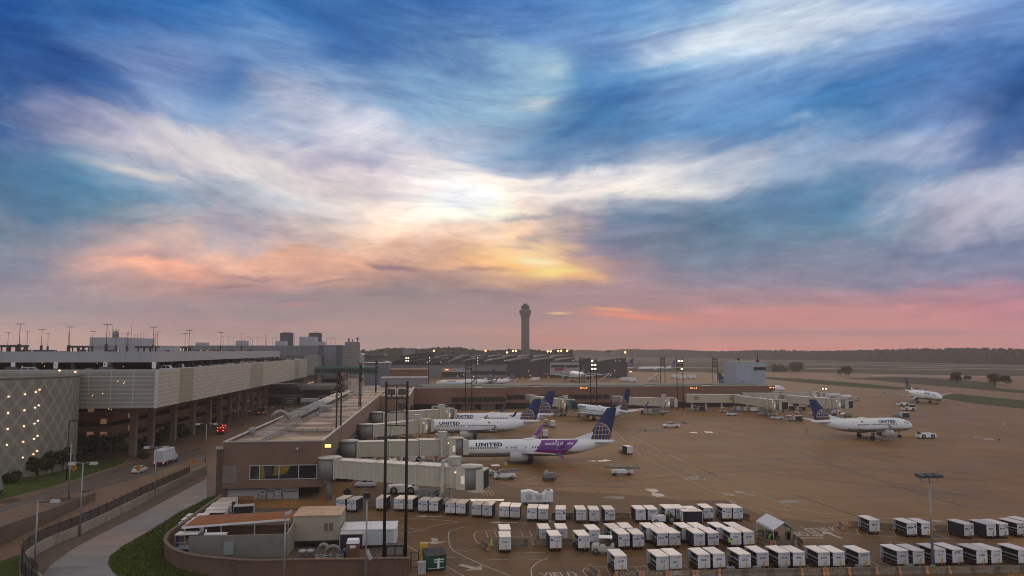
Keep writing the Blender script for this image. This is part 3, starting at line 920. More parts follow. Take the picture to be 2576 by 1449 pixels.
for pts, w in [([(-200, 790), (0, 748), (430, 680)], 0.15), ([(-100, 850), (0, 822), (370, 700)], 0.15), ([(830, 460 + 8), (1270, 325), (1700, 200), (1890, 110)], 0.12), ([(1100, 512), (1205, 472)], 0.16), ([(1445, 460), (1700, 375), (2080, 245)], 0.14), ([(1480, 400), (1760, 320), (2070, 215)], 0.12), ([(1830, 225), (2060, 180)], 0.12)]:
 m = MB()
 P = [ZS('M', x, y) for x, y in pts]
 Q = []
 for p, q in zip(P, P[1:]):
  Q += [p.lerp(q, j / 5) for j in range(5)]
 Q.append(P[-1])
 for p, q in zip(Q, Q[1:]):
  d = (q - p).normalized()
  s = Vector((-d.y, d.x, 0)) * w / 2
  up = Vector((0, 0, 0.035))
  m.face([p - s + up, q - s + up, q + s + up, p + s + up])
 m.build('painted_line', paint_w, road)
# retaining wall with a rail on top
wall_mat = stains_and_sheen(M('stained_concrete_wall', (0.16, 0.105, 0.072), 0.75, 0.2, 0.5), (0.07, 0.055, 0.045), 0.25, 0.5, 0.72, 0.7, stretch=(1, 1, 0.3))
t = thing('retaining_wall', 'long stained concrete retaining wall with a steel rail, holding up the left-hand road', 'wall')
m = MB()
rm = MB()
n = 22
far = WB + (WB - WA) * 0.9
for k in range(n):
 p, q = WA.lerp(far, k / n), WA.lerp(far, (k + 1) / n)
 h0, h1 = zroad(p.y) + 0.75, zroad(q.y) + 0.75
 d = (q - p).normalized()
 s = Vector((d.y, -d.x, 0)) * 0.35
 if s.x > 0:
  s = -s
 m.hexa([p, q, q + s, p + s, p + Vector((0, 0, h0)), q + Vector((0, 0, h1)), q + s + Vector((0, 0, h1)), p + s + Vector((0, 0, h0))])
 rm.bar(p + s / 2 + Vector((0, 0, h0)), p + s / 2 + Vector((0, 0, h0 + 0.42)), 0.08)
 rm.bar(p + s / 2 + Vector((0, 0, h0 + 0.4)), q + s / 2 + Vector((0, 0, h1 + 0.4)), 0.07)
m.build('wall', wall_mat, t)
rm.build('guard_rail', galv, t)
# the lower lane is plain road; the pale barrier wall and its mesh fence
FP = [(1930, 480), (1560, 655), (1180, 850), (800, 1035), (560, 1135), (380, 1230), (280, 1310), (255, 1390), (300, 1470), (420, 1560)]
FW = [Z('M', x, y) for x, y in curve(FP, 5)]
barrier_mat = stains_and_sheen(M('pale_barrier_concrete', (0.34, 0.28, 0.22), 0.7, 0.15, 0.6), (0.12, 0.095, 0.075), 0.5, 0.52, 0.7, 0.6, stretch=(1, 1, 0.25))
t = thing('barrier_wall', 'long pale concrete barrier wall between the lower lane and the service drive', 'wall')
m = MB()
for p, q in zip(FW, FW[1:]):
 d = (q - p).normalized()
 s = Vector((d.y, -d.x, 0)) * 0.3
 if s.x > 0 or True:
  s = s
 up = Vector((0, 0, 1.35))
 m.hexa([p, q, q + s, p + s, p + up, q + up, q + s + up, p + s + up])
m.build('wall', barrier_mat, t)
m = MB()
far_end = [Z('M', 2075, 425), Z('M', 1930, 480)]
m.bar(far_end[0] + Vector((0, 0, 0.9)), far_end[1] + Vector((0, 0, 0.9)), 0.3, 1.8)
m.build('end_wall', M('pale_grey_end_wall', (0.30, 0.27, 0.24), 0.7, 0.1, 0.6), t)
mesh_mat = M('chain_link_mesh', (0.03, 0.03, 0.032), 0.7, 0.2, 3.0)
nt = mesh_mat.node_tree
b = nt.nodes['Principled BSDF']
tr = nt.nodes.new('ShaderNodeBsdfTransparent')
mx = nt.nodes.new('ShaderNodeMixShader')
mx.inputs[0].default_value = 0.80
nt.links.new(tr.outputs[0], mx.inputs[1]); nt.links.new(b.outputs[0], mx.inputs[2])
nt.links.new(mx.outputs[0], nt.nodes['Material Output'].inputs[0])
t = thing('chain_link_fence', 'dark chain link security fence with barbed tops along the pale barrier wall', 'fence')
m, rail = MB(), MB()
off = []
for k, p in enumerate(FW):
 d = (FW[min(k + 1, len(FW) - 1)] - FW[max(k - 1, 0)]).normalized()
 off.append(p + Vector((d.y, -d.x, 0)) * 0.48)
for p, q in zip(off, off[1:]):
 m.face([p + Vector((0, 0, .05)), q + Vector((0, 0, .05)), q + Vector((0, 0, 2.6)), p + Vector((0, 0, 2.6))])
 rail.bar(p + Vector((0, 0, 2.62)), q + Vector((0, 0, 2.62)), 0.06)
m.build('mesh_panel', mesh_mat, t)
rail.build('top_rail', dark_steel, t)
pm = MB()
pm.tube([(0, 0, 0), (0, 0, 2.7), (-0.25, 0, 3.0)], 0.045, 6)
pme = pm.mesh('fence_post', dark_steel)
tot = 0.0
for p, q in zip(off, off[1:]):
 L_ = (q - p).length
 while tot < L_:
  r = p.lerp(q, tot / L_)
  link('fence_post', pme, t, (r.x, r.y, 0))
  tot += 2.6
 tot -= L_
# service drive, dirt verge and long grass inside the fence
yard_conc = stains_and_sheen(stains_and_sheen(M('service_drive_concrete', (0.215, 0.20, 0.185), 0.5, 0.15, 0.3), (0.10, 0.085, 0.07), 0.25, 0.5, 0.66, 0.6, stretch=(0.4, 1, 1)), (0.36, 0.235, 0.11), 0.07, 0.46, 0.60, 0.6, rough_to=0.3, stretch=(0.5, 1, 1), seed=3.0)  # warm blotches mix sandy dirt with a golden sheen painted in
dirt = stains_and_sheen(M('bare_earth', (0.10, 0.075, 0.055), 0.9, 0.3, 0.8), (0.05, 0.055, 0.02), 0.5, 0.55, 0.7, 0.6)
poly('verge', gp('M', (2076, 470), (1930, 482), (1560, 658), (1180, 853), (800, 1038), (560, 1138), (380, 1233), (285, 1310), (262, 1400), (300, 1480), (430, 1449), (520, 1330), (740, 1175), (930, 1070), (1400, 835), (2080, 468)), 0.03, dirt)
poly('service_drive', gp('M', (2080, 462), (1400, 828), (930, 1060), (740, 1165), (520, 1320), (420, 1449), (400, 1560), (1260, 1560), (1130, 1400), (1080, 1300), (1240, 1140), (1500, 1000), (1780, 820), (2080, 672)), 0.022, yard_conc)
wild_grass = poly('grass', gp('M', (2082, 670), (1780, 825), (1500, 1005), (1230, 1155), (1105, 1250), (1085, 1330), (1130, 1400), (1200, 1460), (1300, 1560), (2700, 1560), (2700, 1300), (2000, 1300), (1640, 1110), (1640, 1040), (1850, 890), (2230, 625)), 0.05, lawn_mat)
poly('grass', gp('M', (-300, 1345), (5, 1300), (195, 1232), (212, 1262), (192, 1300), (188, 1460), (188, 1600), (-300, 1600)), 0.02, lawn_mat)
# tufts of long grass on that bank
m = MB()
GP = [Z('M', x, y) for x, y in [(2082, 675), (1780, 830), (1500, 1010), (1230, 1165), (1110, 1255), (1095, 1330), (1140, 1405), (1220, 1465), (2100, 1480), (2000, 1320), (1660, 1130), (1650, 1045), (1850, 900), (2200, 640)]]
def inside(x, y, P):
 c = False
 j = len(P) - 1
 for i in range(len(P)):
  if (P[i][1] > y) != (P[j][1] > y) and x < (P[j][0] - P[i][0]) * (y - P[i][1]) / (P[j][1] - P[i][1]) + P[i][0]:
   c = not c
  j = i
 return c
bx = [p.x for p in GP]
by = [p.y for p in GP]
cnt = 0
while cnt < 9000:
 x, y = random.uniform(min(bx), max(bx)), random.uniform(min(by), max(by))
 if not inside(x, y, GP):
  continue
 cnt += 1
 a = random.uniform(0, 6.28)
 h = random.uniform(0.12, 0.45)
 w = random.uniform(0.04, 0.10)
 dx, dy = math.cos(a) * w, math.sin(a) * w
 lx, ly = random.uniform(-.2, .2), random.uniform(-.2, .2)
 m.face([(x - dx, y - dy, 0.04), (x + dx, y + dy, 0.04), (x + lx, y + ly, h)], random.choice((0, 0, 1)))
tag(m.build('long_grass', [M('grass_blade_green', (0.066, 0.105, 0.018), 0.85, 0.3, 2.0, spec=0.1), M('grass_blade_dry', (0.12, 0.115, 0.035), 0.85, 0.3, 2.0, spec=0.1)]), kind='stuff', label='long green grass on the bank beside the ribbed brown wall', cat='grass')
# ------------------------------------------------------------------ parking garage on the left
def lighten(m, sc3, k, width, offset=(0, 0, 0)):
 return grid_lines(m, sc3, k, width, offset)
screen_front = lighten(stains_and_sheen(M('front_screen_mesh', (0.26, 0.25, 0.225), 0.55, 0.1, 0.4), (0.23, 0.21, 0.18), 0.1, 0.45, 0.7, 0.6), (1 / 5.0, 0, 1 / 1.02), 1.75, 0.16, (0.3, 0, 0.25))
screen_side = lighten(stains_and_sheen(M('side_screen_mesh', (0.42, 0.37, 0.30), 0.5, 0.08, 0.3), (0.42, 0.35, 0.27), 0.12, 0.45, 0.7, 0.5, stretch=(1, .3, 1)), (0, 1 / 3.0, 1 / 1.02), 1.45, 0.15, (0, 0.1, 0.25))
screen_green = lighten(M('greenish_screen_mesh', (0.27, 0.27, 0.18), 0.5, 0.12, 0.4), (0, 1 / 3.0, 1 / 1.02), 1.25, 0.12, (0, 0.1, 0.25))
band_white = grid_lines(stains_and_sheen(M('white_parapet_panel', (0.35, 0.355, 0.375), 0.45, 0.08, 0.2), (0.22, 0.18, 0.17), 0.4, 0.62, 0.75, 0.5, stretch=(1, 1, 0.1)), (1 / 11.0, 1 / 9.0, 0), 0.75, 0.1)
brown_conc = stains_and_sheen(M('brown_cast_concrete', (0.31, 0.165, 0.095), 0.8, 0.15, 0.3), (0.15, 0.08, 0.05), 0.2, 0.5, 0.7, 0.5, stretch=(1, 1, 0.3))
col_conc = stains_and_sheen(M('tan_column_concrete', (0.25, 0.165, 0.11), 0.75, 0.12, 0.5), (0.16, 0.105, 0.07), 0.4, 0.5, 0.7, 0.5, stretch=(1, 1, .3))
deck_conc = M('parking_deck_concrete', (0.17, 0.155, 0.14), 0.7, 0.15, 0.3)
GX, GY, GZ0, GZ1 = -66.0, 185.0, 12.7, 21.6
GFAR = 392.0
t = thing('parking_garage', 'long multi-level parking garage with pale grid screens above brown columns', 'garage', (0, 0, 0))
m = MB(); m.box(-128, GY, GZ0, GX - 0.25, GY + 0.4, GZ1); m.build('front_screen', screen_front, t)
m = MB(); m.box(GX - 0.4, GY + 0.41, GZ0, GX, GFAR, GZ1); m.build('side_screen', screen_side, t)
m = MB(); m.box(GX - 0.45, GY - 0.04, GZ0 - 0.05, GX + 0.05, GY + 0.40, GZ1 + 0.05)
m.box(GX - 0.5, GY + 0.5, GZ1, GX + 0.06, GFAR, GZ1 + 0.22); m.box(-128, GY - 0.03, GZ1, GX - 0.5, GY + 0.5, GZ1 + 0.22)
m.build('coping', M('bright_coping_metal', (0.5, 0.5, 0.51), 0.35, 0.05, 1.0), t)
def col_y(px, X):
 x, y, z = _ray(px, 1000)
 return X * y / x
for a, b in ((1803, 1940),):
 y0, y1 = col_y(a / 4, GX), col_y(b / 4, GX)
 m = MB(); m.box(GX + 0.003, y0, GZ0 + 0.01, GX + 0.03, y1, GZ1 - 0.01); m.build('green_screen_bay', screen_green, t)
for a, b in ((475, 600), (922, 965)):
 y0, y1 = col_y(509.8 + a / 4, GX), col_y(509.8 + b / 4, GX)
 if y1 < GFAR:
  m = MB(); m.box(GX + 0.003, y0, GZ0 + 0.01, GX + 0.03, y1, GZ1 - 0.01); m.build('green_screen_bay', screen_green, t)
# decks
m = MB()
m.box(-128, GY + 0.45, 20.2, GX - 0.45, GFAR, 20.6)
m.box(-128, GY + 0.45, GZ0 + 0.02, GX - 0.45, GFAR, GZ0 + 0.5)
m.build('parking_deck', deck_conc, t)
UX, UY, UF = -70.5, 194.0, 346.0
m = MB()
m.box(-128, UY, 23.4, UX - 0.3, UY + 0.3, 25.95)
m.box(UX - 0.3, UY - 0.01, 23.38, UX, UF, 25.96)
m.box(-128, UY - 0.04, 25.95, UX + 0.05, UY + 0.35, 26.08); m.box(UX - 0.35, UY + 0.35, 25.96, UX + 0.05, UF, 26.08)
m.build('roof_parapet', band_white, t)
m = MB(); m.box(-128, UY + 0.3, 23.6, UX - 0.3, UF, 24.1); m.build('roof_deck', deck_conc, t)
m = MB()
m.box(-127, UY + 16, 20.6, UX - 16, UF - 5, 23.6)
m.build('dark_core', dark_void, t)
m = MB()
for y in range(200, 346, 9):
 m.box(UX - 1.2, y, 20.6, UX - 0.5, y + 0.7, 23.6)
for x in range(-126, -72, 9):
 m.box(x, UY + 0.6, 20.6, x + 0.7, UY + 1.3, 23.6)
m.pieces('upper_column', M('dim_concrete', (0.07, 0.062, 0.058), 0.8, 0.15, 0.5), t)
for lx in (130, 560, 1058, 1548):
 p = ZY('L', lx, 520, UY - 0.2)
 m = MB(); m.box(p.x - 0.45, UY - 0.3, 21.9, p.x + 0.45, UY + 0.1, 23.4); m.build('column_wrap', white, t)
for lx in (560, 1058):
 p = ZY('L', lx, 492, UY - 0.3)
 m = MB(); m.text('P' if lx > 900 else '6', (p.x, UY - 0.32, 22.8), (1, 0, 0), (0, 0, 1), 0.7); m.build('level_mark', dark_cloth, t)
# lower brown levels
m = MB()
for z in (0.9, 4.7, 8.5):
 m.box(-128, 203, z, -83.3, 203.3, z + 2.1)
 m.box(-83.3, 202.99, z - .01, -83, 385, z + 2.11)
 m.box(-127.9, 203.3, z - 0.6, -83.3, 385, z - 0.3)
m.build('spandrels', brown_conc, t)
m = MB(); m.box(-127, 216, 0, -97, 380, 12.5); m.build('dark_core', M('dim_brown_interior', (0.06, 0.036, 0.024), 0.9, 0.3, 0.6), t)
for px in (340, 384, 439, 486, 527, 553, 577, 597, 616, 634, 652, 668):
 y = col_y(px, -76.0)
 if y > GFAR - 6:
  continue
 m = MB(); m.box(-76.8, y - 0.75, 0, -75.3, y + 0.75, GZ0); m.build('column', col_conc, t)
for px in (700, 725, 748, 765):
 pass
for lx, ly, Y in [(1322, 1022, 203), (1042, 1082, 203), (1318, 1147, 203), (1040, 1212, 203), (905, 1212, 203), (1715, 935, 260), (1833, 908, 262), (1833, 1008, 262), (915, 962, 203), (1660, 1055, 255)]:
 p = ZY('L', lx, ly, Y - 0.2)
 m = MB(); m.cbox(p.x, Y - 0.2, p.z - .45, 1.5 if ly < 1200 else 1.6, 0.1, 1.3); m.build('lit_panel', tube_glow, t)
for lx, ly, Y in [(1090, 948, 186), (1118, 957, 186), (930, 813, 184.9), (1032, 793, 184.9), (1185, 671, 184.9), (1255, 678, 184.9), (1243, 695, 184.9), (447, 517, 205), (1098, 496, 205), (1240, 522, 205), (978, 487, 205), (222, 520, 205), (425, 487, 205), (1988, 475, 300), (1886, 640, 261), (1845, 750, 258)]:
 p = ZY('L', lx, ly, Y)
 m = MB(); m.lathe((p.x, Y, p.z), [(0.02, -.1), (.1, 0), (0.02, .1)], 6); m.build('small_lamp', lamp_small, t)
# spiral ramp drum
DR, DY = 19.0, 176.0
rx, ry, rz = _ray(200, 1000)
DX = (DY * rx - DR * math.hypot(rx, ry)) / ry
drum_mat = M('diamond_lattice_screen', (0.22, 0.20, 0.165), 0.55, 0.12, 0.3)
nt = drum_mat.node_tree
bs = nt.nodes['Principled BSDF']
srcs = bs.inputs['Base Color'].links[0].from_socket
tc = nt.nodes.new('ShaderNodeTexCoord'); spx = nt.nodes.new('ShaderNodeSeparateXYZ')
nt.links.new(tc.outputs['Object'], spx.inputs[0])
def _m(op, a, b_=None, c=None):
 n = nt.nodes.new('ShaderNodeMath'); n.operation = op
 for i, q in enumerate((a, b_, c)):
  if q is None:
   continue
  if isinstance(q, (int, float)):
   n.inputs[i].default_value = q
  else:
   nt.links.new(q, n.inputs[i])
 return n.outputs[0]
ang = _m('MULTIPLY', _m('ARCTAN2', spx.outputs[1], spx.outputs[0]), 44 / (2 * math.pi))
zz = _m('MULTIPLY', spx.outputs[2], 1 / 3.9)
tot = None
for sgn in (1, -1):
 for o_ in (0.0, 0.13):
  q = _m('LESS_THAN', _m('FRACT', _m('ADD', _m('MULTIPLY_ADD', zz, sgn, ang), 10 + o_)), 0.035)
  tot = q if tot is None else _m('MAXIMUM', tot, q)
q = _m('LESS_THAN', _m('FRACT', _m('MULTIPLY', spx.outputs[2], 1 / 0.62)), 0.12)
mxn = nt.nodes.new('ShaderNodeMix'); mxn.data_type = 'RGBA'
nt.links.new(tot, mxn.inputs[0]); nt.links.new(srcs, mxn.inputs[6]); mxn.inputs[7].default_value = (0.46, 0.42, 0.34, 1)
mx2 = nt.nodes.new('ShaderNodeMix'); mx2.data_type = 'RGBA'; mx2.blend_type = 'MULTIPLY'
nt.links.new(_m('MULTIPLY', q, 0.25), mx2.inputs[0]); nt.links.new(mxn.outputs[2], mx2.inputs[6]); mx2.inputs[7].default_value = (0.4, 0.4, 0.4, 1)
nt.links.new(mx2.outputs[2], bs.inputs['Base Color'])
t = thing('ramp_drum', 'round ramp tower wrapped in a pale diamond lattice, dotted with lit lamps', 'ramp tower', (DX, DY, 0))
m = MB(); m.lathe((0, 0, 0), [(DR, 0), (DR, 20.4)], 96); m.f = m.f[:-2]; m.m = m.m[:-2]; m.s = m.s[:-2]; m.build('lattice_screen', drum_mat, t)
m = MB(); m.lathe((0, 0, 0), [(DR + .1, 20.4), (DR + .1, 20.85), (DR - .8, 20.85), (DR - .8, 19.4), (0.05, 19.4)], 72); m.f = m.f[:-1]; m.m = m.m[:-1]; m.s = m.s[:-1]
m.build('rim', deck_conc, t)
m = MB(); m.lathe((-2, -2, 19.42), [(12.5, 0), (12.5, 0.5), (11.8, 0.5), (11.8, 0.02), (0.05, 0.02)], 48); m.f = m.f[:-1]; m.m = m.m[:-1]; m.s = m.s[:-1]
m.build('ramp_well', dark_void, t)
for lx, ly in [(87, 825), (252, 801), (360, 779), (398, 755), (82, 990), (246, 962), (354, 936), (390, 912), (77, 1150), (241, 1122), (348, 1097), (384, 1068), (70, 1310), (235, 1280), (343, 1250), (378, 1220), (230, 1437), (337, 1405), (375, 1372), (65, 1725)]:
 dx, dy, dz = _ray(lx / 4, 791.6 + ly / 4)
 L2 = dx * dx + dy * dy
 bq = -(dx * DX + dy * DY)
 cq = DX * DX + DY * DY - (DR + 0.1) ** 2
 disc = bq * bq - L2 * cq
 if disc < 0:
  continue
 s = (-bq - math.sqrt(disc)) / L2
 m = MB(); m.T = Matrix.Translation((dx * s - DX, dy * s - DY, CAM_H + dz * s)); m.lathe((0, 0, 0), [(0.02, -.11), (.16, -0.04), (.16, .05), (0.02, .11)], 8)
 m.build('lamp', emissive('lit_drum_lamp', (1.0, 0.66, 0.36), 4.0), t)
for lx, ly in ((600, 562), (757, 576)):
 p = ZY('L', lx, ly, DY - 2)
 m = MB(); m.lathe((p.x - DX, -2, p.z), [(0.02, -.2), (.3, 0), (0.02, .2)], 8); m.build('lamp', lamp_warm, t)
# roof canopies and the lift building on the top deck
canopy_mat = M('dark_canopy_metal', (0.05, 0.05, 0.052), 0.5, 0.15, 1.0)
def canopy(r, x0, x1, ytop, Y, label):
 a, b = ZY(r, x0, ytop, Y), ZY(r, x1, ytop, Y)
 t = thing('shade_canopy', label, 'canopy', (a.x, Y, 24.1), 0, 'shade canopies on the garage roof')
 L_ = b.x - a.x
 h = a.z - 24.1
 m = MB(); m.box(0, 0, h - .6, L_, 5, h); m.build('roof', canopy_mat, t)
 m = MB()
 for k in range(3):
  for y in (0.5, 4.5):
   m.cbox(L_ * (k + .5) / 3, y, 0, 0.3, 0.3, h - .6)
 m.pieces('post', canopy_mat, t)
canopy('L', -30, 190, 305, 210, 'dark flat-topped shade canopy at the left end of the garage roof')
canopy('L', 700, 850, 312, 235, 'dark flat-topped shade canopy just left of the lift building')
canopy('L', 1355, 1540, 316, 215, 'dark flat-topped shade canopy by the garage roof corner')
canopy('L', 1765, 1895, 318, 260, 'dark flat-topped shade canopy right of the roof corner, farther back')
lift_mat = grid_lines(M('pale_ribbed_cladding', (0.36, 0.37, 0.41), 0.5, 0.08, 0.4), (0, 0, 1 / 0.9), 0.8, 0.12)
p, q = ZY('L', 903, 228, 330), ZY('L', 1262, 228, 330)
t = thing('lift_building', 'pale square lift building with antennas, standing behind the garage roof', 'building', (p.x, 330, 0))
w = q.x - p.x
m = MB(); m.box(0, 0, 0, w, 16, p.z); m.box(w + .01, 2, 0, w + 6.5, 15, p.z - .3); m.build('walls', lift_mat, t)
m = MB()
for k in range(14):
 m.tube([(4 + k * 1.3, 6, p.z), (4 + k * 1.3, 6, p.z + random.choice((1.5, 2.2, 2.8, 5.5 if k in (2, 8) else 2)))], 0.08, 5)
m.bar((3, 6, p.z + 1.6), (22, 6, p.z + 1.6), 0.1)
m.lathe((8, 6, p.z), [(1.2, 0), (1.2, 2.6), (0.05, 2.9)], 10)
m.pieces('antenna', mid_grey, t)
m = MB(); m.text('PARKING', (w * .42, -0.06, p.z - 4.2), (1, 0, 0), (0, 0, 1), 1.7, width=10); m.build('sign_lettering', M('grey_lettering', (0.16, 0.17, 0.2), 0.5, 0.1, 1.0), t)
p = ZY('L', 1538, 312, 232)
m = MB(); m.box(p.x, 232, 24.1, p.x + 6.2, 237, p.z); tag(m.build('stair_head', lift_mat), 'small pale stair head box on the garage roof beside a dark canopy', 'stair head')
# lamp posts on the roof decks
lamp_metal = M('weathered_lamp_metal', (0.11, 0.105, 0.105), 0.5, 0.15, 2.0)
def lamp_proto(h, big):
 t = thing('roof_lamp_post', 'x', 'lamp post', (0, 0, -500), 0)
 m = MB(); m.tube([(0, 0, 0), (0, 0, h - 0.2)], 0.11, 7, r2=0.07); m.build('pole', lamp_metal, t)
 m = MB(); m.box(-1.05, -.28, h - .2, -0.25, .28, h - 0.04); m.box(.25, -.28, h - .2, 1.05, .28, h - .04); m.box(-.25, -.06, h - .2, .25, .06, h - .06); m.build('lamp_head', lamp_metal, t)
 if big:
  m = MB(); m.cbox(0, 0, 1.6, 0.62, 0.62, 2.3); m.build('level_marker', M('dark_red_marker_panel', (0.05, 0.022, 0.028), 0.5, 0.2, 1.0), t)
 return t
LP = [('L', 85, 175), ('L', 205, 90), ('L', 278, 163), ('L', 425, 148), ('L', 487, 190), ('L', 692, 182), ('L', 704, 121), ('L', 937, 168), ('L', 1080, 93), ('L', 1174, 150), ('L', 1285, 184), ('L', 1549, 123), ('L', 1567, 198), ('L', 1588, 172), ('L', 1865, 187), ('L', 1907, 156), ('L', 2225, 177), ('L', 2435, 192)]
proto = lamp_proto(9.4, True)
NEAR = 'lamp posts on the near garage roof'
for i, (r, x, y) in enumerate(LP):
 py = REG[r][1] + y / 4
 D = FOC * (33.5 - CAM_H) / (880 - py)
 q = atY(REG[r][0] + x / 4, py, D)
 q = atY(REG[r][0] + x / 4, py, q.y * D / (q.x * math.sin(YAW) + q.y * math.cos(YAW)))
 o = proto if i == 0 else copy_tree(proto)
 o.location = (q.x, q.y, 24.1)
 tall = 'tall near' if 880 - py > 55 else ('middling' if 880 - py > 42 else 'small distant')
 o['label'] = tall + ' twin-headed lamp post on the garage roof, ' + ORD[i] + ' from the left'
 o['group'] = NEAR
proto2 = lamp_proto(9.0, False)
LP2 = [('L', 2247, 220), ('L', 2303, 220), ('L', 2355, 226), ('L', 2415, 224), ('L', 2460, 232), ('L', 2495, 218), ('L', 2545, 222), ('A', 485, 235), ('A', 505, 222), ('A', 551, 226), ('A', 599, 228), ('A', 636, 205), ('A', 643, 232), ('A', 702, 230), ('A', 743, 222), ('A', 927, 222), ('A', 1247, 232), ('A', 1281, 232), ('A', 1302, 238), ('A', 1340, 240)]
for i, (r, x, y) in enumerate(LP2):
 px, py = REG[r][0] + x / 4, REG[r][1] + y / 4
 q = atY(px, py, 470 + (i * 37 % 60))
 o = proto2 if i == 0 else copy_tree(proto2)
 o.location = (q.x, q.y, q.z - 9.0)
 o['label'] = 'tiny far-off lamp post on the second garage roof, ' + ORD[i] + ' from the left'
 o['group'] = 'lamp posts on the far garage roof'
# second garage and the tower block behind
far_screen = grid_lines(M('blue_grey_screen', (0.15, 0.16, 0.18), 0.6, 0.1, 0.2), (1 / 3.0, 0, 1 / 1.5), 1.3, 0.3)
far_dark = grid_lines(M('dark_blue_screen', (0.075, 0.085, 0.105), 0.6, 0.1, 0.2), (1 / 3.0, 0, 1 / 1.5), 1.3, 0.3)
a, b = ZY('L', 1900, 310, 470), ZY('A', 1160, 312, 470)
t = thing('far_garage', 'long low blue-grey garage behind the nearer one, left of the lattice block', 'garage', (a.x, 470, 0))
L_ = b.x - a.x
m = MB(); m.box(0, 0, 22.5, L_, 0.5, a.z); m.build('screen', far_screen, t)
m = MB(); m.box(0, 1, 0, L_, 45, 21); m.build('dark_levels', dark_void, t)
m = MB(); m.box(0, 0.6, 21.01, L_, 45, 28.5); m.build('deck', deck_conc, t)
m = MB()
for x in range(0, int(L_), 24):
 m.box(x + 2, 6, 28.5, x + 8, 14, 31 + (x % 5) * .3)
m.pieces('plant_box', lift_mat, t)
for k, (x0, x1, mt) in enumerate([(1157, 1225, far_screen), (1225, 1345, far_screen), (1345, 1410, far_dark)]):
 pass
a, b = ZY('A', 1160, 310, 420), ZY('A', 1410, 312, 420)
c = ZY('A', 1568, 316, 420)
t = thing('lattice_block', 'tall blue-grey lattice block with a rounded right end and radar antennas on its roof', 'building', (a.x, 420, 0))
w1, w2 = b.x - a.x, c.x - a.x
m = MB(); m.box(0, 0, 10.5, w1, 30, a.z); m.build('lattice_walls', far_dark, t)
m = MB(); m.box(w1 * .25, -.05, 10.6, w1 * .72, -.003, a.z - .1); m.build('light_bay', far_screen, t)
rr = (w2 - w1) / 1.0
m = MB(); m.lathe((w1, rr, 10.5), [(rr, 0), (rr, a.z - 10.5)], 24, a0=-math.pi / 2, a1=math.pi / 2); m.box(w1, 2 * rr - 1, 10.5, w1 + .5, 2 * rr, a.z)
m.build('rounded_end', grid_lines(M('tan_grey_screen', (0.20, 0.185, 0.17), 0.6, 0.1, 0.2), (0, 0, 1 / 1.5), 1.3, 0.3), t)
m = MB(); m.lathe((w1, rr, a.z), [(rr, 0), (0.05, 0.3)], 24, a0=-math.pi / 2, a1=math.pi / 2); m.box(0.2, .2, a.z, w1, 29.8, a.z + .2); m.build('roof', mid_grey, t)
m = MB(); m.box(w1 * .1, 2, 0, w1, 28, 10.5); m.build('dark_base', dark_void, t)
m = MB()
ax = w2 - 8
m.box(ax, 4, a.z, ax + 8, 9, a.z + 2); m.tube([(ax + 2, 6, a.z + 2), (ax + 2, 6, a.z + 4.2)], .5, 6); m.tube([(ax + 4, 6, a.z + 2), (ax + 4, 6, a.z + 3.6)], .3, 6)
m.lathe((ax + 6.8, 6, a.z + 4.0), [(0.05, -.8), (.65, -.45), (.85, 0), (.65, .45), (0.05, .8)], 10); m.tube([(ax + 6.8, 6, a.z + 2), (ax + 6.8, 6, a.z + 3.4)], .3, 6)
m.pieces('antenna', mid_grey, t)
a, b = ZY('A', 1020, 415, 405), ZY('A', 1160, 405, 405)
m = MB(); m.box(a.x, 405, 0, b.x, 440, a.z)
tag(m.build('link_block', grid_lines(M('plain_grey_cladding', (0.24, 0.23, 0.225), 0.6, 0.1, 0.2), (0, 0, 1 / 2.2), 0.9, 0.1)), 'plain grey link block between the garage and the lattice block', 'building')
tank = grid_lines(M('dark_grey_silo', (0.075, 0.075, 0.085), 0.7, 0.12, 0.2), (0, 0, 1 / 2.5), 0.85, 0.2)
for x0, x1, yt, lab in [(779, 915, 178, 'left of the two dark round towers on the skyline'), (1068, 1201, 180, 'right of the two dark round towers, partly behind a white block')]:
 a, b = ZY('A', x0, yt, 560), ZY('A', x1, yt, 560)
 t = thing('round_tower', lab, 'tower', ((a.x + b.x) / 2, 560, 0), 0, 'round towers on the skyline')
 r_ = (b.x - a.x) / 2
 m = MB(); m.lathe((0, 0, 0), [(r_, 0), (r_, a.z - .8)], 32); m.build('wall', tank, t)
 m = MB(); m.lathe((0, 0, a.z - .8), [(r_ + .1, 0), (r_ * .8, .6), (0.05, 0.9)], 32); m.build('roof', tank, t)
a, b = ZY('A', 973, 222, 540), ZY('A', 1135, 222, 540)
m = MB(); m.box(a.x, 540, 0, b.x, 552, a.z); tag(m.build('white_block', lift_mat), 'plain white block standing between the two dark round towers', 'building')
# green-framed sky bridge over the road
a, b = ZY('A', 1125, 524, 400), ZY('A', 1125, 606, 400)
c = ZY('A', 1745, 545, 400)
t = thing('sky_bridge', 'green-framed glazed footbridge crossing high over the road', 'footbridge', (a.x, 400, 0))
L_, z0, z1 = c.x - a.x, b.z, a.z
gfr = M('teal_green_frame', (0.05, 0.155, 0.115), 0.5, 0.1, 0.5)
m = MB(); m.box(0, 0, z1 - 1.0, L_, 4, z1); m.box(0, 0, z0, L_, 4, z0 + 0.8); m.build('frame', gfr, t)
m = MB()
m.box(0, 0.25, z0 + .8, L_, 3.75, z1 - 1.0)
m.build('glazing', glass, t)
m = MB()
k = 0.0
while k < L_:
 m.box(k, 0.1, z0 + .8, k + .12, 0.24, z1 - 1.0); k += 1.6
m.pieces('mullion', mid_grey, t)
for x in (L_ * .08, L_ * .5):
 m = MB(); m.cbox(x, 2, 0, 1.4, 2.4, z0); m.build('pier', col_conc, t)
a, b = ZY('A', 1028, 520, 402), ZY('A', 1122, 520, 402)
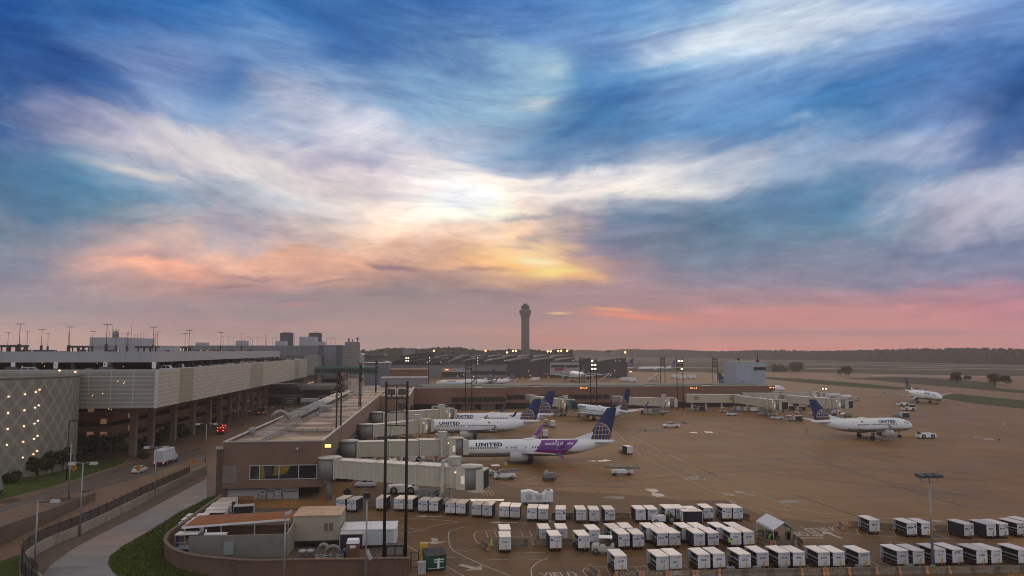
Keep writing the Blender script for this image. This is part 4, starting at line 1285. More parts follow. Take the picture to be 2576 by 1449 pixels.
m = MB(); m.box(a.x, 401, z0 - .3, b.x + .5, 404.9, z1 + .4); tag(m.build('bridge_portal', M('pale_grey_portal', (0.30, 0.285, 0.27), 0.6, 0.08, 0.3)), 'pale grey portal box where the green footbridge leaves the garage', 'portal')
# ------------------------------------------------------------------ the near pier, the cross wing and their boarding bridges
brick = stains_and_sheen(grid_lines(M('brown_ribbed_precast', (0.175, 0.108, 0.076), 0.75, 0.10, 0.35), (1 / 0.32, 0, 0), 0.93, 0.06), (0.10, 0.062, 0.045), 0.22, 0.5, 0.72, 0.5, stretch=(1, 1, 0.35))
brick_side = stains_and_sheen(M('tan_lit_precast', (0.215, 0.140, 0.095), 0.7, 0.10, 0.3), (0.12, 0.075, 0.052), 0.18, 0.52, 0.72, 0.45, stretch=(1, 1, .3))
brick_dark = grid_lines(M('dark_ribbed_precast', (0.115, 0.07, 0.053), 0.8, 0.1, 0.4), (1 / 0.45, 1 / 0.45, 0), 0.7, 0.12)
wing_brick = stains_and_sheen(M('red_brown_precast', (0.20, 0.108, 0.075), 0.75, 0.08, 0.25), (0.15, 0.082, 0.058), 0.1, 0.5, 0.72, 0.5, stretch=(1, 1, .4))
roof_mat = stains_and_sheen(stains_and_sheen(M('tar_and_gravel_roof', (0.155, 0.094, 0.052), 0.6, 0.2, 0.25, spec=0.2), (0.06, 0.042, 0.03), 0.18, 0.44, 0.58, 0.8, stretch=(0.5, 1.6, 1), rough_to=0.3), (0.46, 0.30, 0.14), 0.16, 0.51, 0.62, 0.8, stretch=(0.35, 1.5, 1), rough_to=0.45, seed=5.0)  # golden blotches paint sky reflections into the roof's own colour
coping = M('pale_roof_coping', (0.42, 0.39, 0.35), 0.45, 0.1, 0.8)
win_frame = M('pale_window_frame', (0.42, 0.42, 0.42), 0.45, 0.08, 2.0)
YF = at(522, 1262).y                       # front of the pier
RZ = 10.4
XL = at(547.5, 1117, RZ).x
XR = at(801, 1117, RZ).x
XO = at(523, 1119, RZ).x
YB = 330.0
t = thing('near_pier', 'long brown terminal pier with a flat stained roof and a strip window', 'terminal')
LO = at(650, 1228, 0)
zl = atY(650, 1228, YF).z
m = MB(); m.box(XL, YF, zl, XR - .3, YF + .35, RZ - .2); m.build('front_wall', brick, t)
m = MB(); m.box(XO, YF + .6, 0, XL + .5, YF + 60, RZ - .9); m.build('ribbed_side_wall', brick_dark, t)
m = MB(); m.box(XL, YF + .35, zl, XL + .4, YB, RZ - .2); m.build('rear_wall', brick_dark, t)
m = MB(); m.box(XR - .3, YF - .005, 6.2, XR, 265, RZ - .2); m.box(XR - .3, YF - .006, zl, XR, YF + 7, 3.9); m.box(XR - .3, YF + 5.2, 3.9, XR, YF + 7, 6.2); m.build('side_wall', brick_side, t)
m = MB(); m.box(XR - .9, YF + 7, 3.2, XR - .6, 265, 6.2); m.build('side_glazing', glass, t)
m = MB()
y = YF + 8.5
while y < 264:
 m.box(XR - .62, y, 3.2, XR - .5, y + .16, 6.2); y += 1.7
m.pieces('mullion', win_frame, t)
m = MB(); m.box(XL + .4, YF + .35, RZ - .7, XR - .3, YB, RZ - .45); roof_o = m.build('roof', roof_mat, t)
m = MB()
m.box(XL - .12, YF - .08, RZ - .2, XR + .08, YF + .4, RZ)
m.box(XR - .38, YF + .4, RZ - .2, XR + .08, 265, RZ)
m.box(XL - .12, YF + .4, RZ - .2, XL + .45, 250, RZ)
m.build('coping', coping, t)
m = MB(); m.box(XO - .05, YF + .5, RZ - 1.3, XL - .15, 205, RZ - 1.0); m.build('side_canopy', M('grey_membrane_canopy', (0.10, 0.088, 0.076), 0.7, 0.15, 0.5), t)
m = MB(); m.box(XO - .12, YF + .42, RZ - 1.45, XL - .14, YF + .5, RZ - .95); m.build('canopy_fascia', coping, t)
m = MB(); m.box(XL + 1.2, YF + 1.5, 0, XR - 5.0, 262, zl + .02); m.box(XR - 5.0, YF + 6, 0, XR - 1.5, 262, zl); m.build('ground_floor', M('dim_ground_floor', (0.05, 0.042, 0.037), 0.85, 0.2, 0.6), t)
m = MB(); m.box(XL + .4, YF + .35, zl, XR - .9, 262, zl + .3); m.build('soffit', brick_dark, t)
# strip window and louvre on the front wall
a, b = ZY('B', 476, 343, YF), ZY('B', 1150, 463, YF)
wf = MB()
wf.box(a.x - .1, YF - .06, b.z - .12, b.x + .1, YF - .003, b.z); wf.box(a.x - .1, YF - .06, a.z, b.x + .1, YF - .003, a.z + .12)
xs_ = [ZY('B', q, 400, YF).x for q in (476, 573, 769, 966, 1148)]
for x in xs_:
 wf.box(x - .07, YF - .06, b.z, x + .07, YF - .003, a.z)
w_o = MB()
w_o.box(a.x, YF - .02, b.z, b.x, YF - .004, a.z)
wo = w_o.build('window', glass, t)
wf.build('window_frame', win_frame, wo)
m = MB()
amber = M('amber_blind', (0.20, 0.12, 0.015), 0.6, 0.2, 1.0)
m.face([(xs_[1] + .1, YF - .025, b.z + .1), (xs_[1] + 1.0, YF - .025, b.z + .1), (xs_[1] + .7, YF - .025, a.z - .05), (xs_[1] + .1, YF - .025, a.z - .05)])
m.face([(xs_[2] - 1.0, YF - .025, b.z + .5), (xs_[2] + 1.2, YF - .025, b.z + .9), (xs_[2] + 2.0, YF - .025, a.z - .05), (xs_[2] - .8, YF - .025, a.z - .05)])
m.build('amber_panel', amber, wo)
m = MB(); m.box(XR + .003, YF + .4, 3.95, XR + .03, YF + 5.0, 6.15); sw = m.build('window', glass, t)
m = MB()
for y in (YF + .35, YF + 2.6, YF + 5.0):
 m.box(XR + .003, y, 3.9, XR + .07, y + .12, 6.2)
m.build('window_frame', win_frame, sw)
a, b = ZY('B', 203, 340, YF), ZY('B', 345, 512, YF)
m = MB(); m.box(a.x, YF - .05, b.z, b.x, YF - .003, a.z); m.build('louvre', stains_and_sheen(M('grey_louvre', (0.17, 0.15, 0.13), 0.7, 0.1, 0.8), (0.1, .07, .05), .5, .5, .7, .5), t)
m = MB(); p = ZY('B', 955, 165, YF); m.cbox(p.x, YF - .25, p.z - .2, .45, .5, .35); m.bar((p.x, YF - .2, p.z - .2), (p.x, YF - .1, p.z - 1.2), .08); m.build('wall_light', light_grey, t)
p = ZY('B', 1205, 135, YF - 1)
m = MB(); m.cbox(XR + .8, YF + .6, RZ - 1.5, 1.2, .7, .9); bx_ = m.build('sign_box', dark_steel, t)
m = MB(); m.box(XR + .25, YF + .22, RZ - 1.35, XR + 1.35, YF + .247, RZ - .75); m.build('lit_face', emissive('lit_yellow_sign', (1.0, 0.45, 0.05), 2.0), bx_)
# white lower wall with electric boxes
WYF = YF + 1.1
wl = stains_and_sheen(M('scuffed_white_wall', (0.38, 0.36, 0.36), 0.7, 0.1, 0.6), (0.16, 0.12, 0.1), 0.6, 0.52, 0.68, 0.6)
a, b = ZY('B', 215, 600, WYF), ZY('B', 965, 600, WYF)
m = MB(); m.box(a.x, WYF, 0, b.x, WYF + .38, zl); m.build('white_wall', wl, t)
for k, (x, s) in enumerate(((605, 'DOCK'), (762, 'DOCK'))):
 p = ZY('B', x, 605, WYF)
 m = MB(); m.box(p.x - .55, WYF - .35, p.z - .45, p.x + .55, WYF - .003, p.z + .45); o = m.build('power_box', light_grey, t)
 m = MB(); m.box(p.x - .35, WYF - .37, p.z - .1, p.x + .35, WYF - .352, p.z + .25); m.build('notice', M('green_notice' if k == 0 else 'blue_notice', (0.05, 0.2, 0.13) if k == 0 else (0.2, 0.24, 0.34), .5, .1, 1), o)
 m = MB()
 for sx in (-.5, .5):
  m.tube([(p.x + sx, WYF - .2, p.z - .45), (p.x + sx * 1.15, WYF - .3, 1.2), (p.x + sx * 1.7, WYF - .5, .1)], .07, 6)
 m.build('cable', black, o)
m = MB()
pts = [ZY('B', x, y, WYF - .1) for x, y in [(215, 580), (420, 575), (605, 572), (680, 598), (762, 575), (830, 600), (960, 592)]]
m.tube(pts, .05, 5); m.build('cable', black, t)
# ducts and pipework along the roof
duct = M('dull_aluminium_duct', (0.30, 0.29, 0.27), 0.4, 0.15, 0.5, metal=0.3)
pz = RZ - .1
t2 = thing('roof_duct_run', 'bundle of long silver ducts running back along the pier roof', 'ducts', (0, 0, RZ - .45))
P0 = Z('A', 830, 1040, RZ)
m = MB()
for k in range(4):
 x = P0.x + k * 1.05
 m.tube([(x, P0.y, .8), (x, P0.y + 60, .8), (x, 285, .9)], .42, 8)
m.build('ducts', duct, t2)
m = MB()
for k in range(6):
 m.box(P0.x - .8 + 0 * k, P0.y + 3 + k * 22, 0, P0.x + 4.0, P0.y + 3.3 + k * 22, .36)
for k in range(5):
 y = P0.y + 6 + k * 26
 for x in (P0.x - .9, P0.x + 4.1):
  m.box(x - .08, y, 0, x + .08, y + .2, 2.0)
 m.box(P0.x - .98, y, 1.9, P0.x + 4.18, y + .2, 2.1)
m.pieces('duct_support', mid_grey, t2)
m = MB();
pts = []
for k in range(9):
 a_ = math.pi * k / 8
 pts.append((P0.x - 1.0 - 1.9 * math.cos(a_), P0.y - .6, 0.2 + 1.9 * math.sin(a_)))
m.tube(pts, .42, 8); m.tube([pts[-1], (P0.x + 3.2, P0.y + .2, 1.0)], .42, 8); m.build('duct_bend', duct, t2)
m = MB(); m.box(P0.x - 1.2, P0.y - .9, 0, P0.x + 3.8, P0.y + .1, .5); m.box(P0.x + 3.9, P0.y + 26, 0, P0.x + 6.8, P0.y + 29, 1.4); m.build('duct_box', M('pale_plant_box', (0.3, 0.29, 0.27), .5, .1, .6), t2)
t2 = thing('roof_walkway', 'narrow steel cable tray on short legs beside the ducts on the pier roof', 'cable tray', (0, 0, RZ - .45))
a = Z('A', 600, 1290, RZ - .4)
b = Z('A', 1560, 790, RZ - .4)
d = (b - a).normalized(); s = Vector((d.y, -d.x, 0))
m = MB()
for o_ in (-.35, .35):
 m.bar((a + s * o_) + Vector((0, 0, .5 - a.z)), (b + s * o_) + Vector((0, 0, .5 - b.z)), .12)
L_ = (b - a).length
k = 0.0
while k < L_:
 q = a + d * k
 m.bar((q.x - s.x * .35, q.y - s.y * .35, .5), (q.x + s.x * .35, q.y + s.y * .35, .5), .07)
 for o_ in (-.35, .35):
  m.bar((q.x + s.x * o_, q.y + s.y * o_, 0), (q.x + s.x * o_, q.y + s.y * o_, .45), .07)
 k += 2.4
m.build('tray', mid_grey, t2)
for k, (x0, y0, x1, y1, lab) in enumerate([(860, 1175, 1300, 1175, 'nearest thin pipe laid across the pier roof'), (1140, 1030, 1500, 1030, 'second thin pipe laid across the pier roof'), (1360, 920, 1600, 920, 'farthest thin pipe laid across the pier roof')]):
 a, b = Z('A', x0, y0, RZ - .3), Z('A', x1, y1, RZ - .3)
 m = MB(); m.tube([a, b], .1, 6)
 for j in range(4):
  q = a.lerp(b, j / 3); m.bar((q.x, q.y, RZ - .45), (q.x, q.y, RZ + .5), .12)
 tag(m.build('roof_pipe', mid_grey), lab, 'pipe', 'pipes laid across the pier roof')
for x, y, w_, h_, lab in [(495, 1190, .9, .9, 'small grey vent box near the pier roof front'), (1570, 815, 3.0, .7, 'pale low plant box on the pier roof by the corner block'), (1460, 705, 3.5, 1.6, 'white angled plant box on the pier roof beside the ducts'), (1080, 875, 5.5, .9, 'long low pale plant box beside the ducts on the pier roof')]:
 q = Z('A', x, y, RZ - .45)
 m = MB(); m.cbox(q.x, q.y, RZ - .45, w_, 2.0, h_); m.cbox(q.x, q.y, RZ - .44 + h_, w_ * .9, 1.8, .08); tag(m.build('roof_plant_box', M('pale_plant_box', (0.3, 0.29, 0.27), .5, .1, .6)), lab, 'plant box')
# corner block where the pier meets the cross wing
t = thing('corner_block', 'tan corner block that steps out where the pier meets the cross wing', 'terminal')
m = MB(); m.box(XR + .1, 265.5, 5.2, -9.2, 266, 10.2); m.build('front_wall', brick_side, t)
m = MB(); m.box(-9.6, 266, 5.2, -9.2, 329.6, 10.2); m.build('side_wall', brick_side, t)
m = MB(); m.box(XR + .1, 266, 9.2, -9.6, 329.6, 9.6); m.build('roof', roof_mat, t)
m = MB(); m.box(XR, 265.4, 10.2, -9.1, 265.9, 10.35); m.box(-9.65, 265.9, 10.2, -9.1, 329.6, 10.35); m.build('coping', coping, t)
m = MB(); m.box(XR + .1, 266.6, 0, -10.2, 329, 5.2); m.build('glazing', glass, t)
m = MB()
for x in range(0, 10):
 m.box(XR + .5 + x * 1.1, 266.45, 1, XR + .62 + x * 1.1, 266.59, 5.2)
m.pieces('mullion', win_frame, t)
# cross wing
WZ = 9.6
WY, WX0, WX1 = 330.6, -9.7, 157.5
WXM = ZY('C', 910, 800, WY).x
t = thing('cross_wing', 'long red-brown concourse wing running across the apron behind the parked jets', 'terminal')
m = MB(); m.box(WX0, WY, 2.6, WXM, WY + .4, WZ); m.box(WXM - .4, WY + .4, 2.6, WXM, WY + 3.2, WZ); m.box(WXM, WY + 3, 2.6, WX1, WY + 3.4, WZ + .15); m.box(WX1 - .4, WY + 3.4, 2.6, WX1, WY + 28, WZ + .15); m.build('front_wall', wing_brick, t)
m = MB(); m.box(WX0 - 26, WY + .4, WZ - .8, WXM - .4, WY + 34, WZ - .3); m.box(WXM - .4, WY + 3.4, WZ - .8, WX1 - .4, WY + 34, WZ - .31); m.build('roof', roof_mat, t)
m = MB(); m.box(WX0, WY - .1, WZ, WXM + .1, WY + .5, WZ + .22); m.box(WXM + .1, WY + 2.9, WZ + .15, WX1 + .1, WY + 3.5, WZ + .4); m.build('coping', coping, t)
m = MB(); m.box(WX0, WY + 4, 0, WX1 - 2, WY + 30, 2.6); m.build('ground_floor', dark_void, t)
for k, (xa_, xb_, ya_, yb_, Y_) in enumerate([(355, 903, 832, 880, WY), (912, 1098, 810, 853, WY + 3), (1210, 1948, 808, 850, WY + 3)]):
 a, b = ZY('C', xa_, ya_, Y_), ZY('C', xb_, yb_, Y_)
 n = {0: 7, 1: 3, 2: 10}[k]
 w_ = (b.x - a.x) / n
 for j in range(n):
  m = MB(); m.box(a.x + j * w_ + .12, Y_ - .04, b.z, a.x + (j + 1) * w_ - .12, Y_ - .003, a.z); o = m.build('window', glass, t)
  f = MB(); f.box(a.x + j * w_, Y_ - .07, b.z - .1, a.x + j * w_ + .12, Y_ - .002, a.z + .1); f.box(a.x + j * w_ + .12, Y_ - .07, b.z - .1, a.x + (j + 1) * w_, Y_ - .041, b.z); f.build('frame', M('dim_bronze_frame', (.14, .12, .1), .5, .1, 1), o)
m = MB()
for k in range(6):
 x = -6 + k * 27
 m.box(x, WY + 7, WZ - .3, x + 22, WY + 8, WZ + .9); m.box(x + 2, WY + 14, WZ - .3, x + 24, WY + 15.2, WZ + .6)
m.tube([(-8, WY + 11, WZ + .7), (150, WY + 11, WZ + .7)], .4, 8)
m.tube([(-8, WY + 20, WZ + .6), (120, WY + 20, WZ + .6)], .35, 8)
m.build('roof_pipes', duct, t)
for x, y in ((1690, 735), (2325 * 0 + 1712, 736)):
 pass
for r, x, y, w_ in [('C', 1690, 736, 78), ('E', 540, 737, 72), ('E', 1335, 731, 70)]:
 a, b = ZY(r, x - w_ / 2, y, WY + 2.9), ZY(r, x + w_ / 2, y, WY + 2.9)
 m = MB(); m.box(a.x, WY + 2.7, a.z - .55, b.x, WY + 2.98, a.z + .55); o = m.build('gate_sign', dark_steel, t)
 m = MB()
 s_ = (b.x - a.x) / 4
 for j in range(4):
  m.box(a.x + j * s_ + .15, WY + 2.66, a.z - .38 + (j % 2) * .1, a.x + j * s_ + s_ - .3, WY + 2.698, a.z + .28 - (j % 3) * .12)
 m.build('lit_face', lamp_small if False else emissive('lit_orange_sign', (1.0, 0.24, 0.02), 2.5), o)
m = MB()
for k in range(3):
 x = WX0 + 12 + k * 9
 m.box(x, WY + 3.2, 0.1, x + 6.5, WY + 3.6, 2.5)
m.build('service_door', M('pale_service_door', (.2, .19, .18), .6, .1, 1), t)
# upstand box on the wing roof left end and round ramp-control tower on its right
a, b = ZY('A', 1790, 640, WY + 30), ZY('A', 2265, 705, WY + 30)
m = MB(); m.box(a.x, WY + 30, b.z - 3, b.x, WY + 44, a.z); m.box(a.x - .1, WY + 29.9, a.z, b.x + .1, WY + 44.1, a.z + .3)
tag(m.build('roof_upstand', M('pale_violet_grey_cladding', (.24, .235, .25), .5, .08, .2)), 'long pale grey box room on the roof at the left end of the cross wing', 'roof room')
a, b = ZY('E', 962, 482, WY + 12), ZY('E', 1288, 482, WY + 12)
t = thing('ramp_tower', 'squat blue-white control room with a dark window, on the cross wing roof', 'control room', ((a.x + b.x) / 2, WY + 12, WZ - .3))
w_ = b.x - a.x
hz = a.z - WZ + .3
pl = []
for cx, cy, a0 in ((w_ / 2 - 3, 3, -90), (w_ / 2 - 3, 13, 0), (-w_ / 2 + 1, 15, 90), (-w_ / 2 + 1, 1, 180)):
 r_ = 3 if cx > 0 else 1
 for k in range(7):
  an = R_(a0 + k * 15)
  pl.append((cx + r_ * math.cos(an), cy + r_ * math.sin(an)))
m = MB(); m.prism(pl, 0, hz)
m.build('walls', grid_lines(M('blue_white_panels', (0.33, 0.375, 0.46), 0.35, 0.05, 0.3), (1 / 2.7, 0, 1 / 2.2), 0.7, 0.07, (.2, 0, .1)), t)
m = MB(); m.prism([(x * .98, (y - 8) * .98 + 8) for x, y in pl], hz, hz + .2); m.build('roof', mid_grey, t)
c, d_ = ZY('E', 1143, 527, WY + 12), ZY('E', 1284, 560, WY + 12)
X0 = (a.x + b.x) / 2
big = [(x * 1.012, (y - 8) * 1.012 + 8) for x, y in pl]
m = MB()
sel = [q for q in big if q[0] > c.x - X0 and q[1] < 9]
sel = [(c.x - X0, -.1)] + [q for q in big[:8]]
for p, q in zip(sel, sel[1:]):
 m.face([(p[0], p[1], d_.z - WZ + .3), (q[0], q[1], d_.z - WZ + .3), (q[0], q[1], c.z - WZ + .3), (p[0], p[1], c.z - WZ + .3)])
m.build('window', glass, t)
m = MB(); m.tube([(w_ / 2 - 2.5, 6, hz), (w_ / 2 - 2.5, 6, hz + 5.5)], .14, 6); m.box(w_ / 2 - 3.1, 5.6, hz + .2, w_ / 2 - 1.9, 6.4, hz + 1.2); m.tube([(-w_ / 2 + 4, 6, hz), (-w_ / 2 + 4, 6, hz + 2.0)], .1, 6); m.cbox(-w_ / 2 + 4, 6, hz + 1.2, .9, .5, .8); m.pieces('mast', dark_steel, t)
m = MB(); m.cbox(-w_ / 2 + 5, -.5, .9, 2.2, 1.0, 2.0); m.build('air_unit', light_grey, t)
# low glazed terminal between the road and the pier
a, b = ZY('A', 500, 715, 372), ZY('A', 1360, 712, 372)
t = thing('road_terminal', 'low glazed terminal front with flat grey roofs between the road and the ducts', 'terminal', (a.x, 372, 0))
w_ = b.x - a.x
m = MB(); m.box(-3, -3, a.z - .8, w_, 30, a.z); m.build('roof', M('grey_flat_roof', (.17, .15, .13), .7, .12, .3), t)
m = MB(); m.box(0, .2, 5.0, w_ * .55, 1, a.z - .85); m.build('glazing', glass, t)
m = MB()
for k in range(24):
 m.box(w_ * .55 * k / 24, 0, 5.0, w_ * .55 * k / 24 + .18, .19, a.z - .85)
m.pieces('mullion', M('dim_bronze_frame', (.14, .12, .1), .5, .1, 1), t)
m = MB(); m.box(-2, -1.2, 3.6, w_ * .57, .1, 5.0); m.build('fascia', M('tan_fascia', (.22, .17, .14), .7, .1, .3), t)
m = MB(); m.box(0, 2, 0, w_, 28, 3.6); m.build('dark_base', dark_void, t)
m = MB(); m.box(w_ * .57, -2, 0, w_ * .61, 4, a.z - .85); m.build('pier_wall', brick_side, t)
m = MB(); m.box(w_ * .6, 0, 2.5, w_, 2, a.z - .82); m.build('dark_frontage', M('dim_ground_floor', (0.05, 0.042, 0.037)), t)
m = MB(); m.box(w_ * .58, -8, a.z - 1.6, w_ - 1, -3.01, a.z - .9); m.build('lower_roof', M('grey_flat_roof', (.17, .15, .13)), t)
a, b = ZY('A', 880, 705, 395), ZY('A', 1120, 650, 395)
t = thing('lit_ramp', 'curving tan ramp wall with a row of small lamps, under the footbridge', 'ramp', (a.x, 395, 0))
m = MB(); m.hexa([(0, 0, 0), (b.x - a.x, 0, 0), (b.x - a.x, 3, 0), (0, 3, 0), (0, 0, a.z), (b.x - a.x, 0, b.z), (b.x - a.x, 3, b.z), (0, 3, a.z)]); m.build('wall', brick_side, t)
for k in range(6):
 q = ZY('A', 1005 + k * 21, 705 - k * 5, 394.8)
 m = MB(); m.lathe((q.x - a.x, -.15, q.z), [(.02, -.25), (.25, 0), (.02, .25)], 6); m.build('lamp', lamp_small, t)
# ------------------------------------------------------------------ boarding bridges
bridge_roof = stains_and_sheen(M('pale_bridge_roof', (0.50, 0.47, 0.42), 0.4, 0.08, 0.6), (.28, .24, .19), .4, .52, .7, .5)
ribbed = grid_lines(stains_and_sheen(M('cream_ribbed_bridge_wall', (0.46, 0.43, 0.34), 0.5, 0.06, 0.5), (0.22, 0.19, 0.145), 0.45, 0.54, 0.74, 0.5, stretch=(1, 1, .4)), (1 / .85, 0, 0), 0.78, 0.07)
louvred = grid_lines(M('grey_louvred_unit', (.16, .16, .155), .6, .1, 1), (1 / 1.1, 0, 0), 1.9, .15)
grey_drum = M('grey_bridge_drum', (0.19, 0.19, 0.185), 0.5, 0.1, 1.0)
def jet_bridge(A, B, label, za=4.1, zb=3.4, segs=3, h=3.0, w=2.7, cab=0.0, lit=True, detail=True, hood=None):
 """A, B: plan ends at the building and at the aircraft; local x runs from A to B"""
 A, B = Vector((A[0], A[1], 0)), Vector((B[0], B[1], 0))
 d = B - A
 L = d.length
 t = thing('boarding_bridge', label, 'boarding bridge', A, math.atan2(d.y, d.x), 'boarding bridges')
 m = MB(); m.lathe((0, 0, za - .3), [(1.9, 0), (1.9, h + .5)], 20); m.build('rotunda', grey_drum, t)
 m = MB(); m.lathe((0, 0, za + h + .2), [(2.1, 0), (2.1, .2), (.05, .35)], 20); m.build('rotunda_roof', bridge_roof, t)
 m = MB(); m.tube([(0, 0, 0), (0, 0, za - .3)], .45, 10); m.build('rotunda_column', mid_grey, t)
 x0 = 1.5
 x1 = L - 4.2
 sl = (x1 - x0) / segs
 for k in range(segs):
  a0, a1 = x0 + k * sl, x0 + (k + 1) * sl + (.3 if k < segs - 1 else 0)
  z0 = za + (zb - za) * (a0 / L) - .05 * k
  z1 = za + (zb - za) * (a1 / L) - .05 * k
  ww = w / 2 + .16 * k
  hh = h + .14 * k
  m = MB(); m.hexa([(a0, -ww, z0), (a1, -ww, z1), (a1, ww, z1), (a0, ww, z0), (a0, -ww, z0 + hh), (a1, -ww, z1 + hh), (a1, ww, z1 + hh), (a0, ww, z0 + hh)])
  o = m.build('tunnel_section', ribbed, t)
  m = MB(); m.hexa([(a0 - .05, -ww - .1, z0 + hh), (a1 + .02, -ww - .1, z1 + hh), (a1 + .02, ww + .1, z1 + hh), (a0 - .05, ww + .1, z0 + hh), (a0 - .05, -ww - .1, z0 + hh + .16), (a1 + .02, -ww - .1, z1 + hh + .16), (a1 + .02, ww + .1, z1 + hh + .16), (a0 - .05, ww + .1, z0 + hh + .16)])
  m.build('section_roof', bridge_roof, o)
  m = MB(); m.box(a0, -ww - .14, z0 - .25, a0 + .25, ww + .14, z0 + hh + .22); m.build('section_collar', off_white, o)
 ce = MB()
 zc = zb - .1
 ce.lathe((L - 2.6, 0, zc), [(1.95, 0), (1.95, h + .4)], 18)
 cabo = ce.build('cab', grey_drum, t)
 m = MB(); m.box(L - 4.6, -1.9, zc - .05, L - 2.4, 1.9, zc + h + .6); m.build('cab_housing', off_white, cabo)
 m = MB(); m.lathe((L - 2.6, 0, zc + h + .5), [(2.1, 0), (2.1, .22), (.05, .35)], 18); m.build('cab_roof', bridge_roof, cabo)
 m = MB(); m.box(L - 1.2, -1.75, zc, L + .1, 1.75, zc + h + .25); m.build('canopy_hood', hood or off_white, cabo)
 m = MB(); m.box(L + .101, -1.5, zc + .1, L + .13, 1.5, zc + h); m.build('hood_opening', dark_void, cabo)
 # drive column and wheels
 xs_ = L * .76
 m = MB(); zz = za + (zb - za) * .76
 for s in (-1, 1):
  m.bar((xs_, s * (w / 2 + .55), .8), (xs_, s * (w / 2 + .55), zz + h + 1.3), .5, .5)
 m.bar((xs_, -w / 2 - .8, 1.0), (xs_, w / 2 + .8, 1.0), .6, .5)
 m.bar((xs_, -w / 2 - .8, zz + h + 1.2), (xs_, w / 2 + .8, zz + h + 1.2), .3, .3)
 dc = m.build('drive_column', off_white, t)
 for s in (-1, 1):
  m = MB(); m.lathe((xs_, s * .9, .55), [(.1, -.25), (.55, -.25), (.55, .25), (.1, .25)], 12, axis='Y'); m.build('wheel', black, dc)
 if detail:
  m = MB()
  for k in range(9):
   m.box(L - 6.4 - k * .42, -w / 2 - 1.7, zc - .3 - k * .36, L - 6.0 - k * .42, -w / 2 - .7, zc - .2 - k * .36)
  for yy in (-w / 2 - 1.7, -w / 2 - .7):
   m.bar((L - 6.0, yy, zc - .25), (L - 9.6, yy, .1), .12, .25)
   m.bar((L - 6.0, yy, zc + .75), (L - 9.6, yy, 1.1), .06)
  m.box(L - 6.2, -w / 2 - 1.7, zc - .3, L - 4.4, -w / 2 - .45, zc - .15)
  m.build('stairs', mid_grey, t)
  m = MB(); m.box(L * .58, -1.2, 1.1, L * .70, 1.2, 2.6); m.build('air_conditioner', louvred, t)
  m = MB()
  xr0, xr1, zr = xs_ - .2, L - 4.0, zb + h + .75
  for yy in (-1.4, 1.4):
   m.bar((xr0, yy, zr + .9), (xr1, yy, zr + .9), .07)
   m.bar((xr0, yy, zr + .45), (xr1, yy, zr + .45), .05)
   for k in range(5):
    x = xr0 + (xr1 - xr0) * k / 4
    m.bar((x, yy, zr - .3), (x, yy, zr + .9), .06)
  m.build('roof_railing', light_grey, t)
  m = MB(); m.cbox(L - 5.4, 0, zb + h + .6, 1.5, 1.5, 1.3); m.cbox(L - 5.4, 0, zb + h + 1.9, 1.8, 1.8, .14); m.build('roof_unit', off_white, t)
 if lit:
  m = MB(); m.lathe((L - 4.7, -2.0, zc + h - .2), [(.02, -.15), (.16, 0), (.02, .15)], 6); m.build('lamp', lamp_small, t)
  m = MB(); m.box(L - 3.7, -2.0, zc + .9, L - 3.1, -1.905, zc + 2.2); m.build('cab_window', emissive('dim_amber_window', (1, .6, .2), .25), cabo)
 return t
for A_, B_, lab, kw in [
 (Z('B', 1275, 462, 3.8), Z('D', 700, 575, 3.2), 'nearest cream boarding bridge, standing empty with its cab pointing at the open apron', dict(segs=3)),
 (Z('B', 1462, 262, 3.8), Z('C', 500, 1405, 3.2), 'cream boarding bridge docked to the jet with the purple panel', dict(segs=3)),
 (Z('A', 1632, 1245, 3.8), Z('C', 130, 1172, 3.3), 'cream boarding bridge docked to the second jet from the front', dict(segs=3)),
 (Z('A', 1745, 1100, 3.8), Z('C', 378, 1048, 3.3), 'cream boarding bridge docked to the third jet from the front', dict(segs=3)),
 (Z('C', 1150, 890, 4.0), Z('C', 1592, 950, 3.3), 'boarding bridge with a teal hood docked to the jet by the cross wing', dict(segs=2, hood=M('teal_canvas_hood', (0.06, 0.17, 0.17), .6, .1, 1))),
 (Z('C', 2020, 905, 4.0), Z('E', 372, 925, 3.4), 'empty boarding bridge at the middle of the cross wing, beside two floodlight poles', dict(segs=2)),
 (Z('E', 960, 885, 4.0), Z('E', 1458, 958, 3.3), 'sloping boarding bridge in front, right half of the cross wing', dict(segs=2, w=3.0)),
 (Z('E', 1440, 872, 4.4), Z('E', 2120, 940, 3.5), 'longest boarding bridge, reaching out past the right end of the cross wing', dict(segs=2, w=3.0)),
 (Z('E', 1372, 838, 4.4), Z('E', 1812, 845, 3.8), 'boarding bridge hidden behind the longest one at the right end of the cross wing', dict(segs=2)),
]:
 jet_bridge(A_, B_, lab, **kw)
def corridor(A, B, z, h, label):
 A, B = Vector((A[0], A[1], 0)), Vector((B[0], B[1], 0))
 d = B - A
 t = thing('fixed_corridor', label, 'corridor', A, math.atan2(d.y, d.x), 'fixed corridors along the cross wing')
 m = MB(); m.box(0, -1.7, z, d.length, 1.7, z + h); m.build('wall', ribbed, t)
 m = MB(); m.box(-.1, -1.85, z + h, d.length + .1, 1.85, z + h + .2); m.build('roof', bridge_roof, t)
 for k in (.12, .42, .75):
  m = MB(); m.tube([(d.length * k, 0, 0), (d.length * k, 0, z)], .5, 8); m.build('column', off_white, t)
 for k in (.15, .9):
  m = MB(); m.box(d.length * k, -1.74, z + 1.1, d.length * k + 2.2, -1.703, z + 2.6); m.build('notice_panel', M('tan_notice', (.3, .22, .1), .5, .1, 1), t)
corridor(Z('E', 465, 882, 4), Z('E', 940, 884, 4), 4.0, 3.3, 'straight white raised corridor, left of the two along the cross wing')
corridor(Z('E', 1035, 872, 4.4), Z('E', 1400, 874, 4.4), 4.4, 3.4, 'straight white raised corridor, right of the two, behind the sloping bridge')
